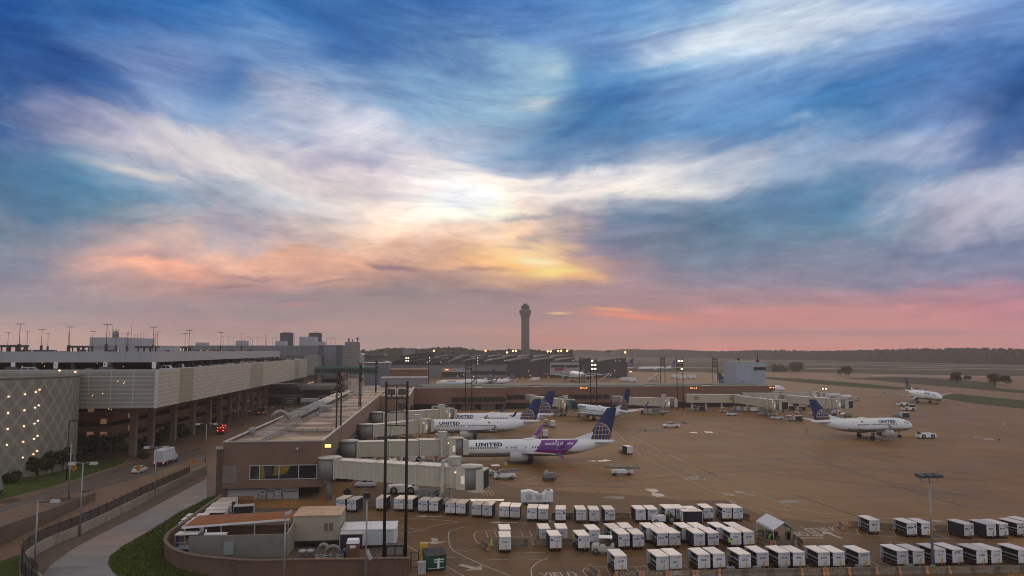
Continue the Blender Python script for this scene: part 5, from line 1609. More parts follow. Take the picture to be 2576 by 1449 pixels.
# ------------------------------------------------------------------ far terminal with wave roofs
TY = 700.0
grey_clad = grid_lines(M('cool_grey_cladding', (0.19, 0.19, 0.205), .5, .08, .1), (1 / 6.0, 0, 1 / 3.0), .85, .12)
pale_clad = grid_lines(M('pale_cladding', (0.33, 0.32, 0.32), .5, .06, .1), (1 / 8.0, 0, 1 / 2.5), .85, .1)
dark_clad = grid_lines(M('charcoal_glass_front', (0.026, 0.028, 0.032), .25, .15, .1), (1 / 3.0, 0, 1 / 3.0), 1.8, .12)
roof_metal = M('grey_wave_roof', (0.11, 0.105, 0.115), .65, .08, .1, spec=0.15)
def tcoord(r, x, y, Y=TY):
 return ZY(r, x, y, Y)
t = thing('far_terminal', 'distant grey terminal with overlapping wave-shaped roofs, in front of the control tower', 'terminal', (0, TY, 0))
def fbox(name, x0, y0, x1, y1, mat, dy=0.0, dep=30, base=None):
 a, b = tcoord('C', x0, y0), tcoord('C', x1, y1)
 m = MB(); m.box(a.x, dy, max(0, b.z) if base is None else base, b.x, dy + dep, a.z)
 return m.build(name, mat, t)
fbox('hall_wall', -370, 474, 915, 640, grey_clad, 0, 60, 0)
fbox('hall_wall', -560, 482, -372, 545, M('blue_grey_front', (.16, .18, .22), .4, .1, .1), 2, 40)
fbox('dark_front', 918, 474, 1338, 650, dark_clad, -3, 60, 0)
fbox('white_front', 1340, 480, 1640, 602, pale_clad, -5, 60)
fbox('dark_front', 1642, 478, 2110, 660, dark_clad, -7, 70, 0)
fbox('dark_base', 1340, 602, 1640, 660, dark_void, -3, 40, 0)
fbox('canopy_band', 255, 540, 545, 575, pale_clad, -6, 6)
for x0, y0, x1, y1, d_ in [(260, 575, 480, 625, -.3), (550, 567, 680, 605, -.3), (685, 567, 905, 605, -.3), (1352, 505, 1495, 530, -5.3), (1502, 505, 1622, 530, -5.3)]:
 fbox('window', x0, y0, x1, y1, glass, d_, .28)
def swoop(x0, yl, x1, yr, Y0, dep, mat=None, glaz=True, r='C'):
 a, b = ZY(r, x0, yl, Y0), ZY(r, x1, yr, Y0)
 m = MB()
 n = 8
 prof = []
 for k in range(n + 1):
  u = k / n
  prof.append((a.x + (b.x - a.x) * u, a.z + (b.z - a.z) * (1 - (1 - u) ** 1.8)))
 poly_ = prof + [(x, z - .9) for x, z in prof[::-1]]
 m.slab(poly_, 'Y', Y0 - TY, Y0 - TY + dep)
 o = m.build('wave_roof', mat or roof_metal, t)
 if glaz:
  m = MB()
  zb_ = a.z - 2.5
  m.slab([(prof[1][0], zb_)] + [(x, z - .92) for x, z in prof[1:]] + [(prof[-1][0] - .5, zb_)], 'Y', Y0 - TY + 3, Y0 - TY + dep - 2)
  m.build('clerestory', dark_clad, o)
for x0, x1 in [(-70, 208), (212, 330), (335, 470), (470, 690), (692, 912), (915, 1158), (1150, 1400), (1370, 1612), (1616, 1760), (1830, 2120)]:
 swoop(x0, 470, x1, 434, TY - 5, 45)
for x0, x1 in [(180, 375), (390, 555), (560, 722), (705, 870), (860, 1022), (1015, 1182), (1180, 1345), (1335, 1545)]:
 swoop(x0, 432, x1, 406, TY + 50, 60)
swoop(1940, 435, 2330, 372, TY + 5, 40, M('dark_roof_sheet', (.05, .055, .065), .5, .1, .1), True, 'A')
swoop(1860, 478, 2170, 418, TY - 3, 12, None, True, 'A')
swoop(2140, 478, 2420, 430, TY - 3, 12, None, True, 'A')
a, b = ZY('A', 2015, 352, TY + 8), ZY('A', 2130, 410, TY + 8)
m = MB(); m.box(a.x, 8, b.z, b.x, 18, a.z)
for k in range(5):
 m.lathe(((a.x + b.x) / 2 - 6 + k * 3, 12, a.z), [(1.1, 0), (1.1, 1.4)], 8)
m.build('roof_plant', mid_grey, t)
m = MB()
p = ZY('C', 1445, 549, TY - 5.2); m.box(p.x - 4.5, -5.5, p.z - 1.2, p.x + 4.5, -5.05, p.z + 1.0); m.build('red_sign', M('dull_red_sign', (.25, .03, .04), .5, .1, 1), t)
for x, y in [(310, 553), (1958 + 200, 573)]:
 p = ZY('C', x, y, TY - 7)
 m = MB(); m.box(p.x - 1.4, -7.5, p.z - .5, p.x + 1.4, -7.1, p.z + .5); m.build('lit_sign', emissive('lit_orange_sign', (1.0, 0.24, 0.02), 2.5), t)
for x, y in [(1020, 640), (1075, 636), (1200, 636), (1240, 632), (1150, 612), (1550, 640), (1690, 610), (1780, 628), (420, 618), (480, 604), (840, 640), (580, 622), (760, 640), (1330, 628), (1960, 610), (2000, 566), (1485, 568), (1130, 568), (250, 478), (112, 478), (895, 460), (745, 455), (1600, 455), (1580, 462), (2010, 465), (2050, 465)]:
 p = ZY('C', x, y, TY - 9)
 m = MB(); m.lathe((p.x, -9, p.z), [(.02, -.38), (.38, 0), (.02, .38)], 6); m.build('wall_lamp', lamp_small, t)
# curved pale hall end and low roofs to its left
a, b = ZY('A', 1568, 388, 640), ZY('A', 1622, 470, 640)
t2 = thing('barrel_hall', 'pale barrel-roofed hall end beside the lattice block, far off', 'hall', (a.x, 640, 0))
r_ = b.x - a.x
m = MB(); m.lathe((0, 0, a.z - r_), [(r_, 0), (r_, 30)], 20, axis='Y', a0=0, a1=math.pi / 2); m.box(0, .5, 0, r_, 29, a.z - r_); m.face([(0, .4, a.z - r_)] + [(r_ * math.cos(k * math.pi / 20), .4, a.z - r_ + r_ * math.sin(k * math.pi / 20)) for k in range(11)]); m.build('shell', pale_clad, t2)
a, b = ZY('A', 1622, 415, 650), ZY('A', 1800, 480, 650)
m = MB(); m.box(a.x, 650, 0, b.x, 690, a.z); m.slab([(a.x - 2, a.z), (b.x + 3, a.z + .3), (b.x + 1, a.z + 1.8), (a.x, a.z + 1.2)], 'Y', 648, 690)
tag(m.build('dim_hall', M('dim_brown_grey_hall', (.12, .11, .105), .7, .12, .2)), 'dim low hall with a flat roof between the barrel hall and the wave-roofed terminal', 'hall')
a, b = ZY('A', 1635, 490, 520), ZY('A', 1880, 545, 520)
m = MB(); m.box(a.x, 520, 0, b.x, 540, a.z); m.box(a.x - 1, 519, a.z, b.x + 1, 541, a.z + .5); m.box(a.x + (b.x - a.x) * .55, 519.5, a.z - 5, b.x - 3, 519.98, a.z - 1)
tag(m.build('low_hall', M('blue_grey_front', (.16, .18, .22), .4, .1, .1)), 'low blue-grey hall at the far end of the roof ducts', 'hall')
a, b = ZY('A', 1880, 560, 440), ZY('A', 2255, 610, 440)
m = MB(); m.box(a.x, 440, 0, b.x, 480, a.z); m.box(a.x - .3, 439.8, a.z, b.x + .3, 480.2, a.z + .4)
tag(m.build('brown_roof_block', wing_brick), 'low brown block with a pale flat roof beyond the corner block', 'building')
# ------------------------------------------------------------------ control tower
tower_mat = grid_lines(M('grey_tower_concrete', (0.150, 0.130, 0.125), .75, .08, .05), (0, 0, 1 / 6.0), .93, .3)
cxy = atY(1321.5, 800, 1160)
t = thing('control_tower', 'tall grey airport control tower with a flared top, dark against the sunset', 'control tower', (cxy.x, 1160, 0))
m = MB(); m.lathe((0, 0, 0), [(6.9, 0), (6.5, 40), (6.4, 74), (6.8, 77.5), (8.0, 81), (9.3, 84.5), (9.6, 87), (9.0, 89.4), (6.0, 89.8)], 16); m.build('shaft', tower_mat, t)
m = MB(); m.lathe((0, 0, 0), [(5.6, 89.6), (5.9, 91.0), (6.6, 94.4)], 12, smooth=False); cab = m.build('cab_glazing', M('sky_lit_cab_glass', (.10, .11, .12), .08, .1, .3, spec=.9), t)
m = MB()
for k in range(12):
 a_ = 2 * math.pi * k / 12
 m.bar((5.66 * math.cos(a_), 5.66 * math.sin(a_), 89.7), (6.66 * math.cos(a_), 6.66 * math.sin(a_), 94.4), .35)
m.pieces('mullion', dark_steel, cab)
m = MB(); m.lathe((0, 0, 0), [(7.2, 94.2), (7.0, 95.2), (4.6, 95.6), (4.6, 96.8), (3.6, 97.0), (3.6, 98.2), (1.6, 98.4), (1.4, 99.4), (.05, 99.5)], 12, smooth=False); m.build('cab_roof', M('dark_cab_roof', (.05, .048, .05), .6, .1, .3), t)
m = MB()
for dx in (-5.5, 5.5, -3, 2.5):
 m.tube([(dx, 0, 95), (dx, 0, 101.5)], .1, 5)
m.pieces('antenna', dark_steel, t)
# ------------------------------------------------------------------ airliners
jet_white = M('jet_white_paint', (0.74, 0.77, 0.80), 0.28, 0.03, 0.3, spec=0.5)
jet_grey = M('jet_grey_belly_paint', (0.27, 0.245, 0.225), 0.35, 0.05, 0.3)
wing_grey = M('wing_grey_paint', (0.33, 0.33, 0.34), 0.35, 0.06, 0.4)
bare_metal = M('bare_leading_edge_metal', (0.55, 0.53, 0.50), 0.25, 0.05, 0.5, metal=0.7)
purple = M('purple_panel_paint', (0.165, 0.045, 0.29), 0.35, 0.05, 0.5)
magenta = M('magenta_panel_paint', (0.26, 0.012, 0.13), 0.35, 0.05, 0.5)
seam = M('door_seam_grey', (0.16, 0.17, 0.19), 0.5, 0.05, 1.0)
pane = M('cabin_window_pane', (0.035, 0.04, 0.05), 0.15, 0.1, 1.0)
wm = MB(); wm.face([(-.13, 0, -.19), (.13, 0, -.19), (.13, 0, .19), (-.13, 0, .19)])
WIN_ME = wm.mesh('window', pane)
def airliner(label, loc, rz, L=42.1, R=1.97, zc=3.15, xn=21.2, span=34.3, hz=12.5, tips='blended', side=1, decal=False, word=True, wins=True,
    eng=(4.9, 1.18, 1.72), fin_col=None, chord=7.2, detail=True, wx=(2.0, 6.3), scale=1.0, both=False):
 """x runs to the nose, origin on the ground between the main wheels; side +1 puts lettering on the left flank"""
 t = thing('airliner', label, 'airliner', loc, rz, 'parked and taxiing jets')
 nose, tail = xn, xn - L
 Ln, Lt = 3.1 * R, 7.6 * R
 def prof(x):
  s = nose - x
  r, zo = R, 0.0
  if s < Ln:
   u = max(0.0, s / Ln)
   r = R * max(0.0, 1 - (1 - u) ** 2.1) ** 0.56
   zo = -0.26 * R * (1 - u) ** 1.6
  e = x - tail
  if e < Lt:
   u = 1 - e / Lt
   r = R * (1 - 0.90 * u ** 1.75)
   zo = (R - r) * 0.80
  return r, zc + zo
 m = MB()
 xs = [nose - Ln * k for k in (0.0, .012, .04, .09, .16, .26, .38, .52, .68, .84, 1.0)]
 k = xs[-1]
 while k > tail + Lt + 2.5:
  k -= 2.5
  xs.append(k)
 xs += [tail + Lt * q for q in (1.0, .9, .8, .7, .6, .5, .4, .3, .2, .1, .04, 0.0)]
 n = 28
 rings = []
 for x in xs:
  r, z = prof(x)
  r = max(r, 0.01)
  rings.append([m._a((x, r * math.sin(2 * math.pi * j / n), z + r * 1.03 * math.cos(2 * math.pi * j / n))) for j in range(n)])
 zcut = zc - 0.42 * R
 for a, b in zip(rings, rings[1:]):
  for j in range(n):
   f = (a[j], a[(j + 1) % n], b[(j + 1) % n], b[j])
   zm = sum(m.v[q].z for q in f) / 4
   m.idx(f, 1 if zm < zcut else 0, True)
 m.idx(rings[-1], 1)
 fus = m.build('fuselage', [jet_white, jet_grey], t)
 def onskin(x, z, sd, off=0.02):
  r, c = prof(x)
  q = max(0.0, 1 - ((z - c) / (r * 1.03)) ** 2)
  return Vector((x, sd * (r * math.sqrt(q) + off), z))
 # cockpit glazing
 m = MB()
 for sd in (-1, 1):
  for u0, u1, w0, w1 in ((.30, .40, .30, .62), (.41, .52, .34, .66), (.53, .62, .40, .66)):
   pts = []
   for u, w in ((u0, w0), (u1, w0 + .03), (u1, w1), (u0 + .04, w1 - .06)):
    x = nose - Ln * u
    r, c = prof(x)
    pts.append(onskin(x, c + r * w, sd, .015))
   m.face(pts)
  x = nose - Ln * .27
 m.build('cockpit_window', car_glass, fus)
 # wing, root at the main gear
 for sd in (1, -1):
  ro, rt = chord * .62, -chord * .38
  half = span / 2
  sweep = math.tan(R_(27))
  st = [(0.0, ro + .9, rt, zc - .62 * R, .13), (R + .2, ro, rt, zc - .58 * R, .13), (half * .36, ro - (half * .36 - R) * sweep, rt - .1, zc - .45 * R + half * .36 * .07, .115),
    (half, ro - (half - R) * sweep, ro - (half - R) * sweep - 1.45, zc - .45 * R + half * .105, .10)]
  m = MB()
  prev = None
  for y, xl, xt, z, th in st:
   c = xl - xt
   pr = [(xl, 0.0), (xl - .06 * c, th * .32 * c), (xl - .3 * c, th * .55 * c), (xl - .65 * c, th * .34 * c), (xt, .02), (xl - .65 * c, -th * .22 * c), (xl - .3 * c, -th * .42 * c), (xl - .06 * c, -th * .25 * c)]
   ring = [m._a((x, sd * y, z + q)) for x, q in pr]
   if prev:
    for j in range(8):
     m.idx((prev[j], prev[(j + 1) % 8], ring[(j + 1) % 8], ring[j]), 1 if j in (0, 7) else 0, True)
   prev = ring
  m.idx(prev, 0)
  wg = m.build('wing', [wing_grey, bare_metal], t)
  y, xl, xt, z, th = st[-1]
  tipm = purple if decal else navy
  if tips in ('blended', 'split'):
   m = MB()
   pl = [(xl - .2, 0), (xt, 0), (xt - 1.55, 2.7), (xl - 2.35, 2.7)]
   m.hexa([(pl[0][0], sd * y, z - .05), (pl[1][0], sd * y, z - .05), (pl[1][0], sd * (y + .06), z + .05), (pl[0][0], sd * (y + .06), z + .08),
     (pl[3][0], sd * (y + .75), z + 2.7), (pl[2][0], sd * (y + .75), z + 2.7), (pl[2][0], sd * (y + .78), z + 2.7), (pl[3][0], sd * (y + .80), z + 2.7)])
   m.build('winglet', tipm, wg)
   if tips == 'split':
    m = MB()
    m.hexa([(xl - .5, sd * y, z - .1), (xt + .1, sd * y, z - .1), (xt + .1, sd * (y + .08), z), (xl - .5, sd * (y + .08), z),
      (xl - 1.9, sd * (y + .55), z - 1.15), (xt - .9, sd * (y + .55), z - 1.15), (xt - .9, sd * (y + .6), z - 1.1), (xl - 1.9, sd * (y + .6), z - 1.1)])
    m.build('winglet', tipm, wg)
  elif tips == 'fence':
   m = MB()
   m.prism([(0, 0)] * 0 or [(xl - .3, sd * y - .04), (xt - .5, sd * y - .04), (xt - .5, sd * y + .04), (xl - .3, sd * y + .04)], z - .1, z + .1)
   m.hexa([(xl - .6, sd * y - .04, z), (xt, sd * y - .04, z), (xt, sd * y + .04, z), (xl - .6, sd * y + .04, z), (xt - .2, sd * y - .03, z + .9), (xt - .7, sd * y - .03, z + .9), (xt - .7, sd * y + .03, z + .9), (xt - .2, sd * y + .03, z + .9)])
   m.hexa([(xt - .2, sd * y - .03, z - .7), (xt - .7, sd * y - .03, z - .7), (xt - .7, sd * y + .03, z - .7), (xt - .2, sd * y + .03, z - .7), (xl - .6, sd * y - .04, z), (xt, sd * y - .04, z), (xt, sd * y + .04, z), (xl - .6, sd * y + .04, z)])
   m.build('winglet', seam, wg)
  for fy in (.3, .46, .62):
   yy = half * fy
   xtr = rt - max(0, (yy - half * .36)) * sweep * .72 - .2
   zz = zc - .5 * R + yy * .09
   m = MB(); m.tube([(xtr + 1.7, sd * yy, zz - .05), (xtr + .6, sd * yy, zz - .25), (xtr - .7, sd * yy, zz - .12)], .2, 6, r2=.06); m.build('flap_fairing', wing_grey, wg)
  # engine
  ey, er, ez = eng
  ex = ro - (ey - R) * sweep
  m = MB()
  q = er
  m.lathe((ex, sd * ey, ez), [(q * .62, -1.75 * q), (q * .86, -1.2 * q), (q * 1.0, .2 * q), (q * .98, 1.1 * q), (q * .9, 1.75 * q), (q * .82, 1.85 * q), (q * .76, 1.7 * q), (q * .78, 1.0 * q)], 22, axis='X', mis=[0, 0, 0, 0, 1, 1, 1])
  m.f = m.f[:-2]; m.m = m.m[:-2]; m.s = m.s[:-2]
  en = m.build('engine', [jet_grey if False else M('nacelle_grey_paint', (.42, .42, .43), .35, .05, .5), bare_metal], t)
  m = MB(); m.lathe((ex, sd * ey, ez), [(q * .78, 1.0 * q), (.2 * q, .98 * q), (.02, 1.4 * q)], 16, axis='X'); m.build('fan', M('dark_fan_blades', (.03, .03, .032), .4, .3, 6), en)
  m = MB(); m.lathe((ex, sd * ey, ez), [(q * .6, -1.72 * q), (q * .42, -2.3 * q), (.03, -2.9 * q)], 14, axis='X'); m.build('exhaust_cone', M('dark_exhaust_metal', (.07, .062, .055), .4, .1, 2, metal=.6), en)
  m = MB(); m.hexa([(ex + .6 * q, sd * ey - .2, ez + q * .9), (ex - 2.6 * q, sd * ey - .2, ez + q * .3), (ex - 2.6 * q, sd * ey + .2, ez + q * .3), (ex + .6 * q, sd * ey + .2, ez + q * .9),
        (ex + .2 * q, sd * ey - .15, ez + q * 1.1), (ex - 2.6 * q, sd * ey - .15, zc - .35 * R + ey * .09), (ex - 2.6 * q, sd * ey + .15, zc - .35 * R + ey * .09), (ex + .2 * q, sd * ey + .15, ez + q * 1.1)]); m.build('pylon', wing_grey, en)
  # tailplane
  tz = zc + .55 * R
  tx = tail + 5.6 * R / 1.97
  hs = span * .2
  m = MB(); m.hexa([(tx, sd * .3, tz - .12), (tx - 3.9, sd * .3, tz - .02), (tx - 3.9 - .01, sd * .3, tz + .03), (tx - .1, sd * .3, tz + .18),
       (tx - 3.6, sd * hs, tz + .62), (tx - 5.0, sd * hs, tz + .66), (tx - 5.0, sd * hs, tz + .7), (tx - 3.6, sd * hs, tz + .74)]); m.build('tailplane', wing_grey if True else jet_white, t)
 # fin
 zt = zc + R * .93
 fh = hz - zt
 r0 = tail + 7.3 * R / 1.97
 r1 = tail + 1.3
 t0, t1 = tail + 1.75, tail - .55
 th = .22
 m = MB()
 m.hexa([(r0, -.02, zt - .35), (r1, -.03, zt - .6), (r1, .03, zt - .6), (r0, .02, zt - .35), (t0, -.02, hz), (t1, -.02, hz), (t1, .02, hz), (t0, .02, hz)])
 # thick mid chord on both faces
 mb, mt = (r0 + r1) / 2 + .6, (t0 + t1) / 2 + .2
 m = MB()
 for sd in (1, -1):
  P = [(r0, 0, zt - .5), (mb, sd * th, zt - .5), (r1, 0, zt - .7), (t1, 0, hz), (mt, sd * th * .4, hz), (t0, 0, hz)]
  m.face([P[0], P[1], P[4], P[5]]); m.face([P[1], P[2], P[3], P[4]])
 m.face([(t0, 0, hz), (mt, th * .4, hz), (t1, 0, hz), (mt, -th * .4, hz)])
 fin = m.build('tail_fin', fin_col or navy, t)
 dl = 3.4 * R / 1.97
 m = MB(); m.hexa([(r0 + dl, -.02, zt - .05), (r0 - 1.2, -.16, zt - .35), (r0 - 1.2, .16, zt - .35), (r0 + dl, .02, zt - .05), (r0 + dl - .05, -.01, zt), (r0 - .9 - fh * .16, -.05, zt + fh * .24), (r0 - .9 - fh * .16, .05, zt + fh * .24), (r0 + dl - .05, .01, zt)])
 m.build('dorsal_fillet', jet_white, t)
 # globe of gold bars and pale arcs on both faces of the fin
 gx, gz = r1 + (r0 - r1) * .46, zt + fh * .13
 gr = fh * .40
 m = MB()
 def okp(x, z):
  u = (z - zt) / fh
  return z > zt - .25 and u < 1 and r1 + (t1 - r1) * u + .12 < x < r0 + (t0 - r0) * u - .08
 def finy(x, z, sd):
  u = (z - zt + .5) / (fh + .5)
  xa, xb, xm = r0 + (t0 - r0) * u, r1 + (t1 - r1) * u, mb + (mt - mb) * u
  tt = th * (1 - .6 * u)
  f = (x - xm) / (xa - xm) if x > xm else (xm - x) / (xm - xb)
  return sd * (tt * (1 - min(1, max(0, f))) + .03)
 for sd in (1, -1):
  for lon in (-72, -54, -36, -18, 0, 18, 36, 54, 72):
   w_ = .15 * math.cos(R_(lon)) + .07
   pts = []
   for k in range(13):
    la = R_(-30 + k * 8)
    pts.append((gx + gr * math.sin(R_(lon)) * math.cos(la) + (-.16 * gr) * math.sin(la), gz + gr * math.sin(la)))
   for p, q in zip(pts, pts[1:]):
    if okp(*p) and okp(*q):
     m.face([(p[0] - w_ / 2, finy(*p, sd), p[1]), (p[0] + w_ / 2, finy(*p, sd), p[1]), (q[0] + w_ / 2, finy(*q, sd), q[1]), (q[0] - w_ / 2, finy(*q, sd), q[1])], 0)
  for la in (8, 30, 52):
   pts = []
   for k in range(17):
    lo_ = R_(-88 + k * 11)
    pts.append((gx + gr * math.sin(lo_) * math.cos(R_(la)) - .16 * gr * math.sin(R_(la)), gz + gr * math.sin(R_(la)) - .22 * gr * math.cos(lo_) * .5))
   for p, q in zip(pts, pts[1:]):
    if okp(*p) and okp(*q):
     m.face([(p[0], finy(*p, sd * 1.12), p[1] - .05), (q[0], finy(*q, sd * 1.12), q[1] - .05), (q[0], finy(*q, sd * 1.12), q[1] + .06), (p[0], finy(*p, sd * 1.12), p[1] + .06)], 1)
  pts = []
  for k in range(25):
   a_ = R_(-5 + k * 7.9)
   pts.append((gx + gr * math.cos(a_), gz + gr * math.sin(a_)))
  for p, q in zip(pts, pts[1:]):
   if okp(*p) and okp(*q):
    m.face([(p[0], finy(*p, sd * 1.15), p[1]), (q[0], finy(*q, sd * 1.15), q[1]), (gx + (q[0] - gx) * .95, finy(*q, sd * 1.15), gz + (q[1] - gz) * .95), (gx + (p[0] - gx) * .95, finy(*p, sd * 1.15), gz + (p[1] - gz) * .95)], 1)
 m.build('globe_emblem', [gold, pale_line], fin)
 # landing gear
 gm = MB(); gm.lathe((0, 0, 0), [(.1, -.17), (.5, -.17), (.55, -.08), (.55, .08), (.5, .17), (.1, .17)], 14, axis='Y')
 wme = gm.mesh('wheel', black)
 for x, y, rr in ((0, 2.9 * R / 1.97, 1.0), (0, -2.9 * R / 1.97, 1.0), (nose - 4.3 * R / 1.97, 0, .72)):
  m = MB(); m.tube([(x, y, .5), (x, y * .93, zc - .5 * R)], .15 if y else .1, 8); m.bar((x, y, .9), (x + .9, y * .9, zc - .6 * R), .1)
  if y:
   m.box(x - .6, y + (.35 if y > 0 else -.4), .9, x + .6, y + (.4 if y > 0 else -.35), 2.0)
  gr_ = m.build('main_gear' if y else 'nose_gear', light_grey, t)
  for o_ in (-.42, .42):
   w_ = link('wheel', wme, gr_, (x, y + o_ * rr, .55 * rr))
   w_.scale = (rr, rr, rr)
 # lettering, windows, doors
 for sd in ((1, -1) if both else (side,)):
  if word:
   xc = nose - Ln - wx[0] - wx[1] / 2
   zz = zc + .56 * R
   m = MB(); m.text('UNITED', 0, 0, 0, .21 * 2 * R, width=wx[1], fn=lambda a, c: onskin(xc - sd * a, zz + c, sd, .075)); m.build('lettering', blue_letter, fus)
  if wins:
   x = nose - Ln - .6
   zz = zc + .18 * R
   cnt = 0
   while x > tail + Lt * .88:
    if not (decal and (7.4 < nose - Ln - x < 9.5 or 12.2 < nose - Ln - x < 13.6 or 14.2 < nose - Ln - x < 15.4)) and cnt % 23 != 17:
     p = onskin(x, zz, sd, .03)
     link('window', WIN_ME, fus, p)
    x -= .51 if not decal else .56
    cnt += 1
  if detail:
   for xd, hh, w_, zb_ in ((nose - Ln * .92, 1.9, .85, zc - .32 * R), (tail + Lt * .86, 1.75, .75, zc - .28 * R), (nose - L * .42, 1.0, .55, zc - .06 * R), (nose - L * .455, 1.0, .55, zc - .06 * R)):
    m = MB()
    for (x0, z0, x1, z1) in ((xd, zb_, xd + .07, zb_ + hh), (xd - w_, zb_, xd - w_ + .07, zb_ + hh), (xd - w_, zb_ + hh - .06, xd + .07, zb_ + hh), (xd - w_, zb_, xd + .07, zb_ + .06)):
     m.face([onskin(x0, z0, sd, .025), onskin(x1, z0, sd, .025), onskin(x1, z1, sd, .025), onskin(x0, z1, sd, .025)])
    m.build('door', seam, fus)
   m = MB()
   xf = tail + Lt * .98
   zf = zc + .5 * R
   m.face([onskin(xf, zf, sd), onskin(xf + .75, zf, sd), onskin(xf + .75, zf + .36, sd), onskin(xf, zf + .36, sd)], 0)
   m.face([onskin(xf + .4, zf + .18, sd, .03), onskin(xf + .75, zf + .18, sd, .03), onskin(xf + .75, zf + .36, sd, .03), onskin(xf + .4, zf + .36, sd, .03)], 1)
   m.build('flag', [red, navy], fus)
 m = MB(); m.lathe((nose - L * .50, 0, zc + R * .98), [(1.7, 0), (1.5, .18), (.8, .36), (.05, .42)], 14); m.T = None
 for k, v in enumerate(m.v):
  m.v[k] = Vector((v.x, v.y * .42, v.z))
 m.build('antenna_dome', jet_white, fus)
 m = MB(); m.hexa([(nose - L * .3, -.02, zc + R), (nose - L * .3 - .5, -.02, zc + R), (nose - L * .3 - .5, .02, zc + R), (nose - L * .3, .02, zc + R), (nose - L * .3 - .35, -.01, zc + R + .5), (nose - L * .3 - .6, -.01, zc + R + .5), (nose - L * .3 - .6, .01, zc + R + .5), (nose - L * .3 - .35, .01, zc + R + .5)]); m.build('antenna_blade', light_grey, fus)
 if decal:
  sd = side
  nu, nv = 14, 14
  zl0, zl1 = zc - .66 * R, zc + .955 * R
  for mat, va, vb, nm in ((purple, .30, 1.0, 'purple_panel'), (magenta, 0.0, .30, 'magenta_panel')):
   m = MB()
   g2 = []
   for j in range(nv + 1):
    v = va + (vb - va) * j / nv
    z = zl0 + (zl1 - zl0) * v
    xa = decal_x0 - 1.0 * 0 - (2.2 * v ** 1.6) * 0 + 0
    xl_ = DEC[0] - 3.1 * v ** .55 + 0.0
    xr_ = DEC[1] - 3.6 * v
    g2.append([m._a(onskin(xl_ + (xr_ - xl_) * i / nu, z, sd, .022)) for i in range(nu + 1)])
   for a, b in zip(g2, g2[1:]):
    for i in range(nu):
     m.idx((a[i], a[i + 1], b[i + 1], b[i]), 0, True)
   m.build(nm, mat, fus)
  wlet = M('white_lettering', (.7, .7, .74), .4, .05, 1)
  for s, xc, zz, h_, w_ in (('march', DEC[0] - 5.0, zc + .58 * R, .55, 2.35), ('of dimes', DEC[0] - 9.0, zc + .60 * R, .62, 3.2), ('A proud partner since', DEC[0] - 7.7, zc - .1 * R, .26, 4.0)):
   m = MB(); m.text(s, 0, 0, 0, h_, width=w_, fn=lambda a, c: onskin(xc - sd * a, zz + c, sd, .08)); m.build('lettering', wlet, fus)
  m = MB()
  for cx, cz, rr in ((DEC[0] - 6.75, zc + .60 * R, .42), (DEC[0] - 6.6, zc + .86 * R, .17), (DEC[0] - 6.85, zc + .38 * R, .28)):
   for k in range(18):
    a0, a1 = k * math.pi / 9, (k + 1) * math.pi / 9
    m.face([onskin(cx + rr * math.cos(a0), cz + rr * math.sin(a0), sd, .045), onskin(cx + rr * math.cos(a1), cz + rr * math.sin(a1), sd, .045),
      onskin(cx + (rr - .1) * math.cos(a1), cz + (rr - .1) * math.sin(a1), sd, .045), onskin(cx + (rr - .1) * math.cos(a0), cz + (rr - .1) * math.sin(a0), sd, .045)])
  m.build('round_mark', wlet, fus)
 if scale != 1.0:
  t.scale = (scale, scale, scale)
 return t
decal_x0 = 0
p = Z('D', 1155, 312)
P1 = Vector((p.x, p.y + 3.0, 0))
# purple panel limits along the body, measured from the main wheels (x grows to the nose, which points left)
DEC = [P1.x - ZY('D', 1140, 190, P1.y - 2).x, P1.x - ZY('D', 1500, 190, P1.y - 2).x]
airliner('white jet with a purple panel on its side, nearest at the gates', P1, math.pi, tips='split', decal=True, side=1, wx=(2.2, 6.3))
q = at(1357.7, 1003.6, 11.76)
airliner('white jet parked just behind the purple-panelled one, its tail tip rounded at the end', (q.x - 19.6 + .2 * 0, q.y, 0), math.pi, L=37.6, R=2.02, zc=3.85, xn=17.9, span=34.1, hz=11.8, tips='fence', eng=(5.75, 1.1, 1.95), wx=(1.2, 6.0))
q = at(1389, 983, 12.5)
airliner('white jet, third from the front at the gates, with a dark blue upturned wing tip', (q.x - 20.3, q.y, 0), math.pi, tips='blended', wx=(2.0, 6.3))
a, b = at(1443, 1027, 3.0), at(1579, 1032, 5.0)
d = (a - b); hd = math.atan2(d.y, d.x)
dn = Vector((math.cos(hd), math.sin(hd), 0))
airliner('white jet nosed up to the cross wing at an angle, tail toward us', Vector((a.x, a.y, 0)) - dn * 21.2 + dn * 1.0, hd, L=39.5, xn=20.2, tips='blended', side=1, wx=(.6, 5.4))
m0, n0 = at(2178, 1102.5), at(2264.6, 1100.4)
airliner('white jet being pushed back on the open apron by a tug', m0, math.atan2((n0 - m0).y, (n0 - m0).x), L=33.8, R=2.05, zc=3.9, xn=15.9, span=34.1, hz=11.8, tips='fence', side=-1, eng=(5.75, 1.15, 2.0), wx=(.6, 5.6))
no_, ta_ = at(2368, 1000.5, 3.6), at(2280, 979.5, 4.9)
rd = Vector((ta_.x, ta_.y)).normalized()
bq = rd.dot(Vector((no_.x, no_.y)))
tt = bq + math.sqrt(max(0, bq * bq - no_.xy.length_squared + 34.0 ** 2))
d = no_ - Vector((rd.x * tt, rd.y * tt, 0))
hd = math.atan2(d.y, d.x)
mid = (no_ + ta_) / 2
dn = Vector((math.cos(hd), math.sin(hd), 0))
airliner('white jet taxiing toward the camera at the far right', Vector((no_.x, no_.y, 0)) - dn * 16.6, hd, L=35.0, R=2.05, zc=3.9, xn=16.6, span=34.1, hz=11.8, tips='fence', both=True, eng=(5.75, 1.15, 2.0), wx=(.6, 5.4), wins=False)
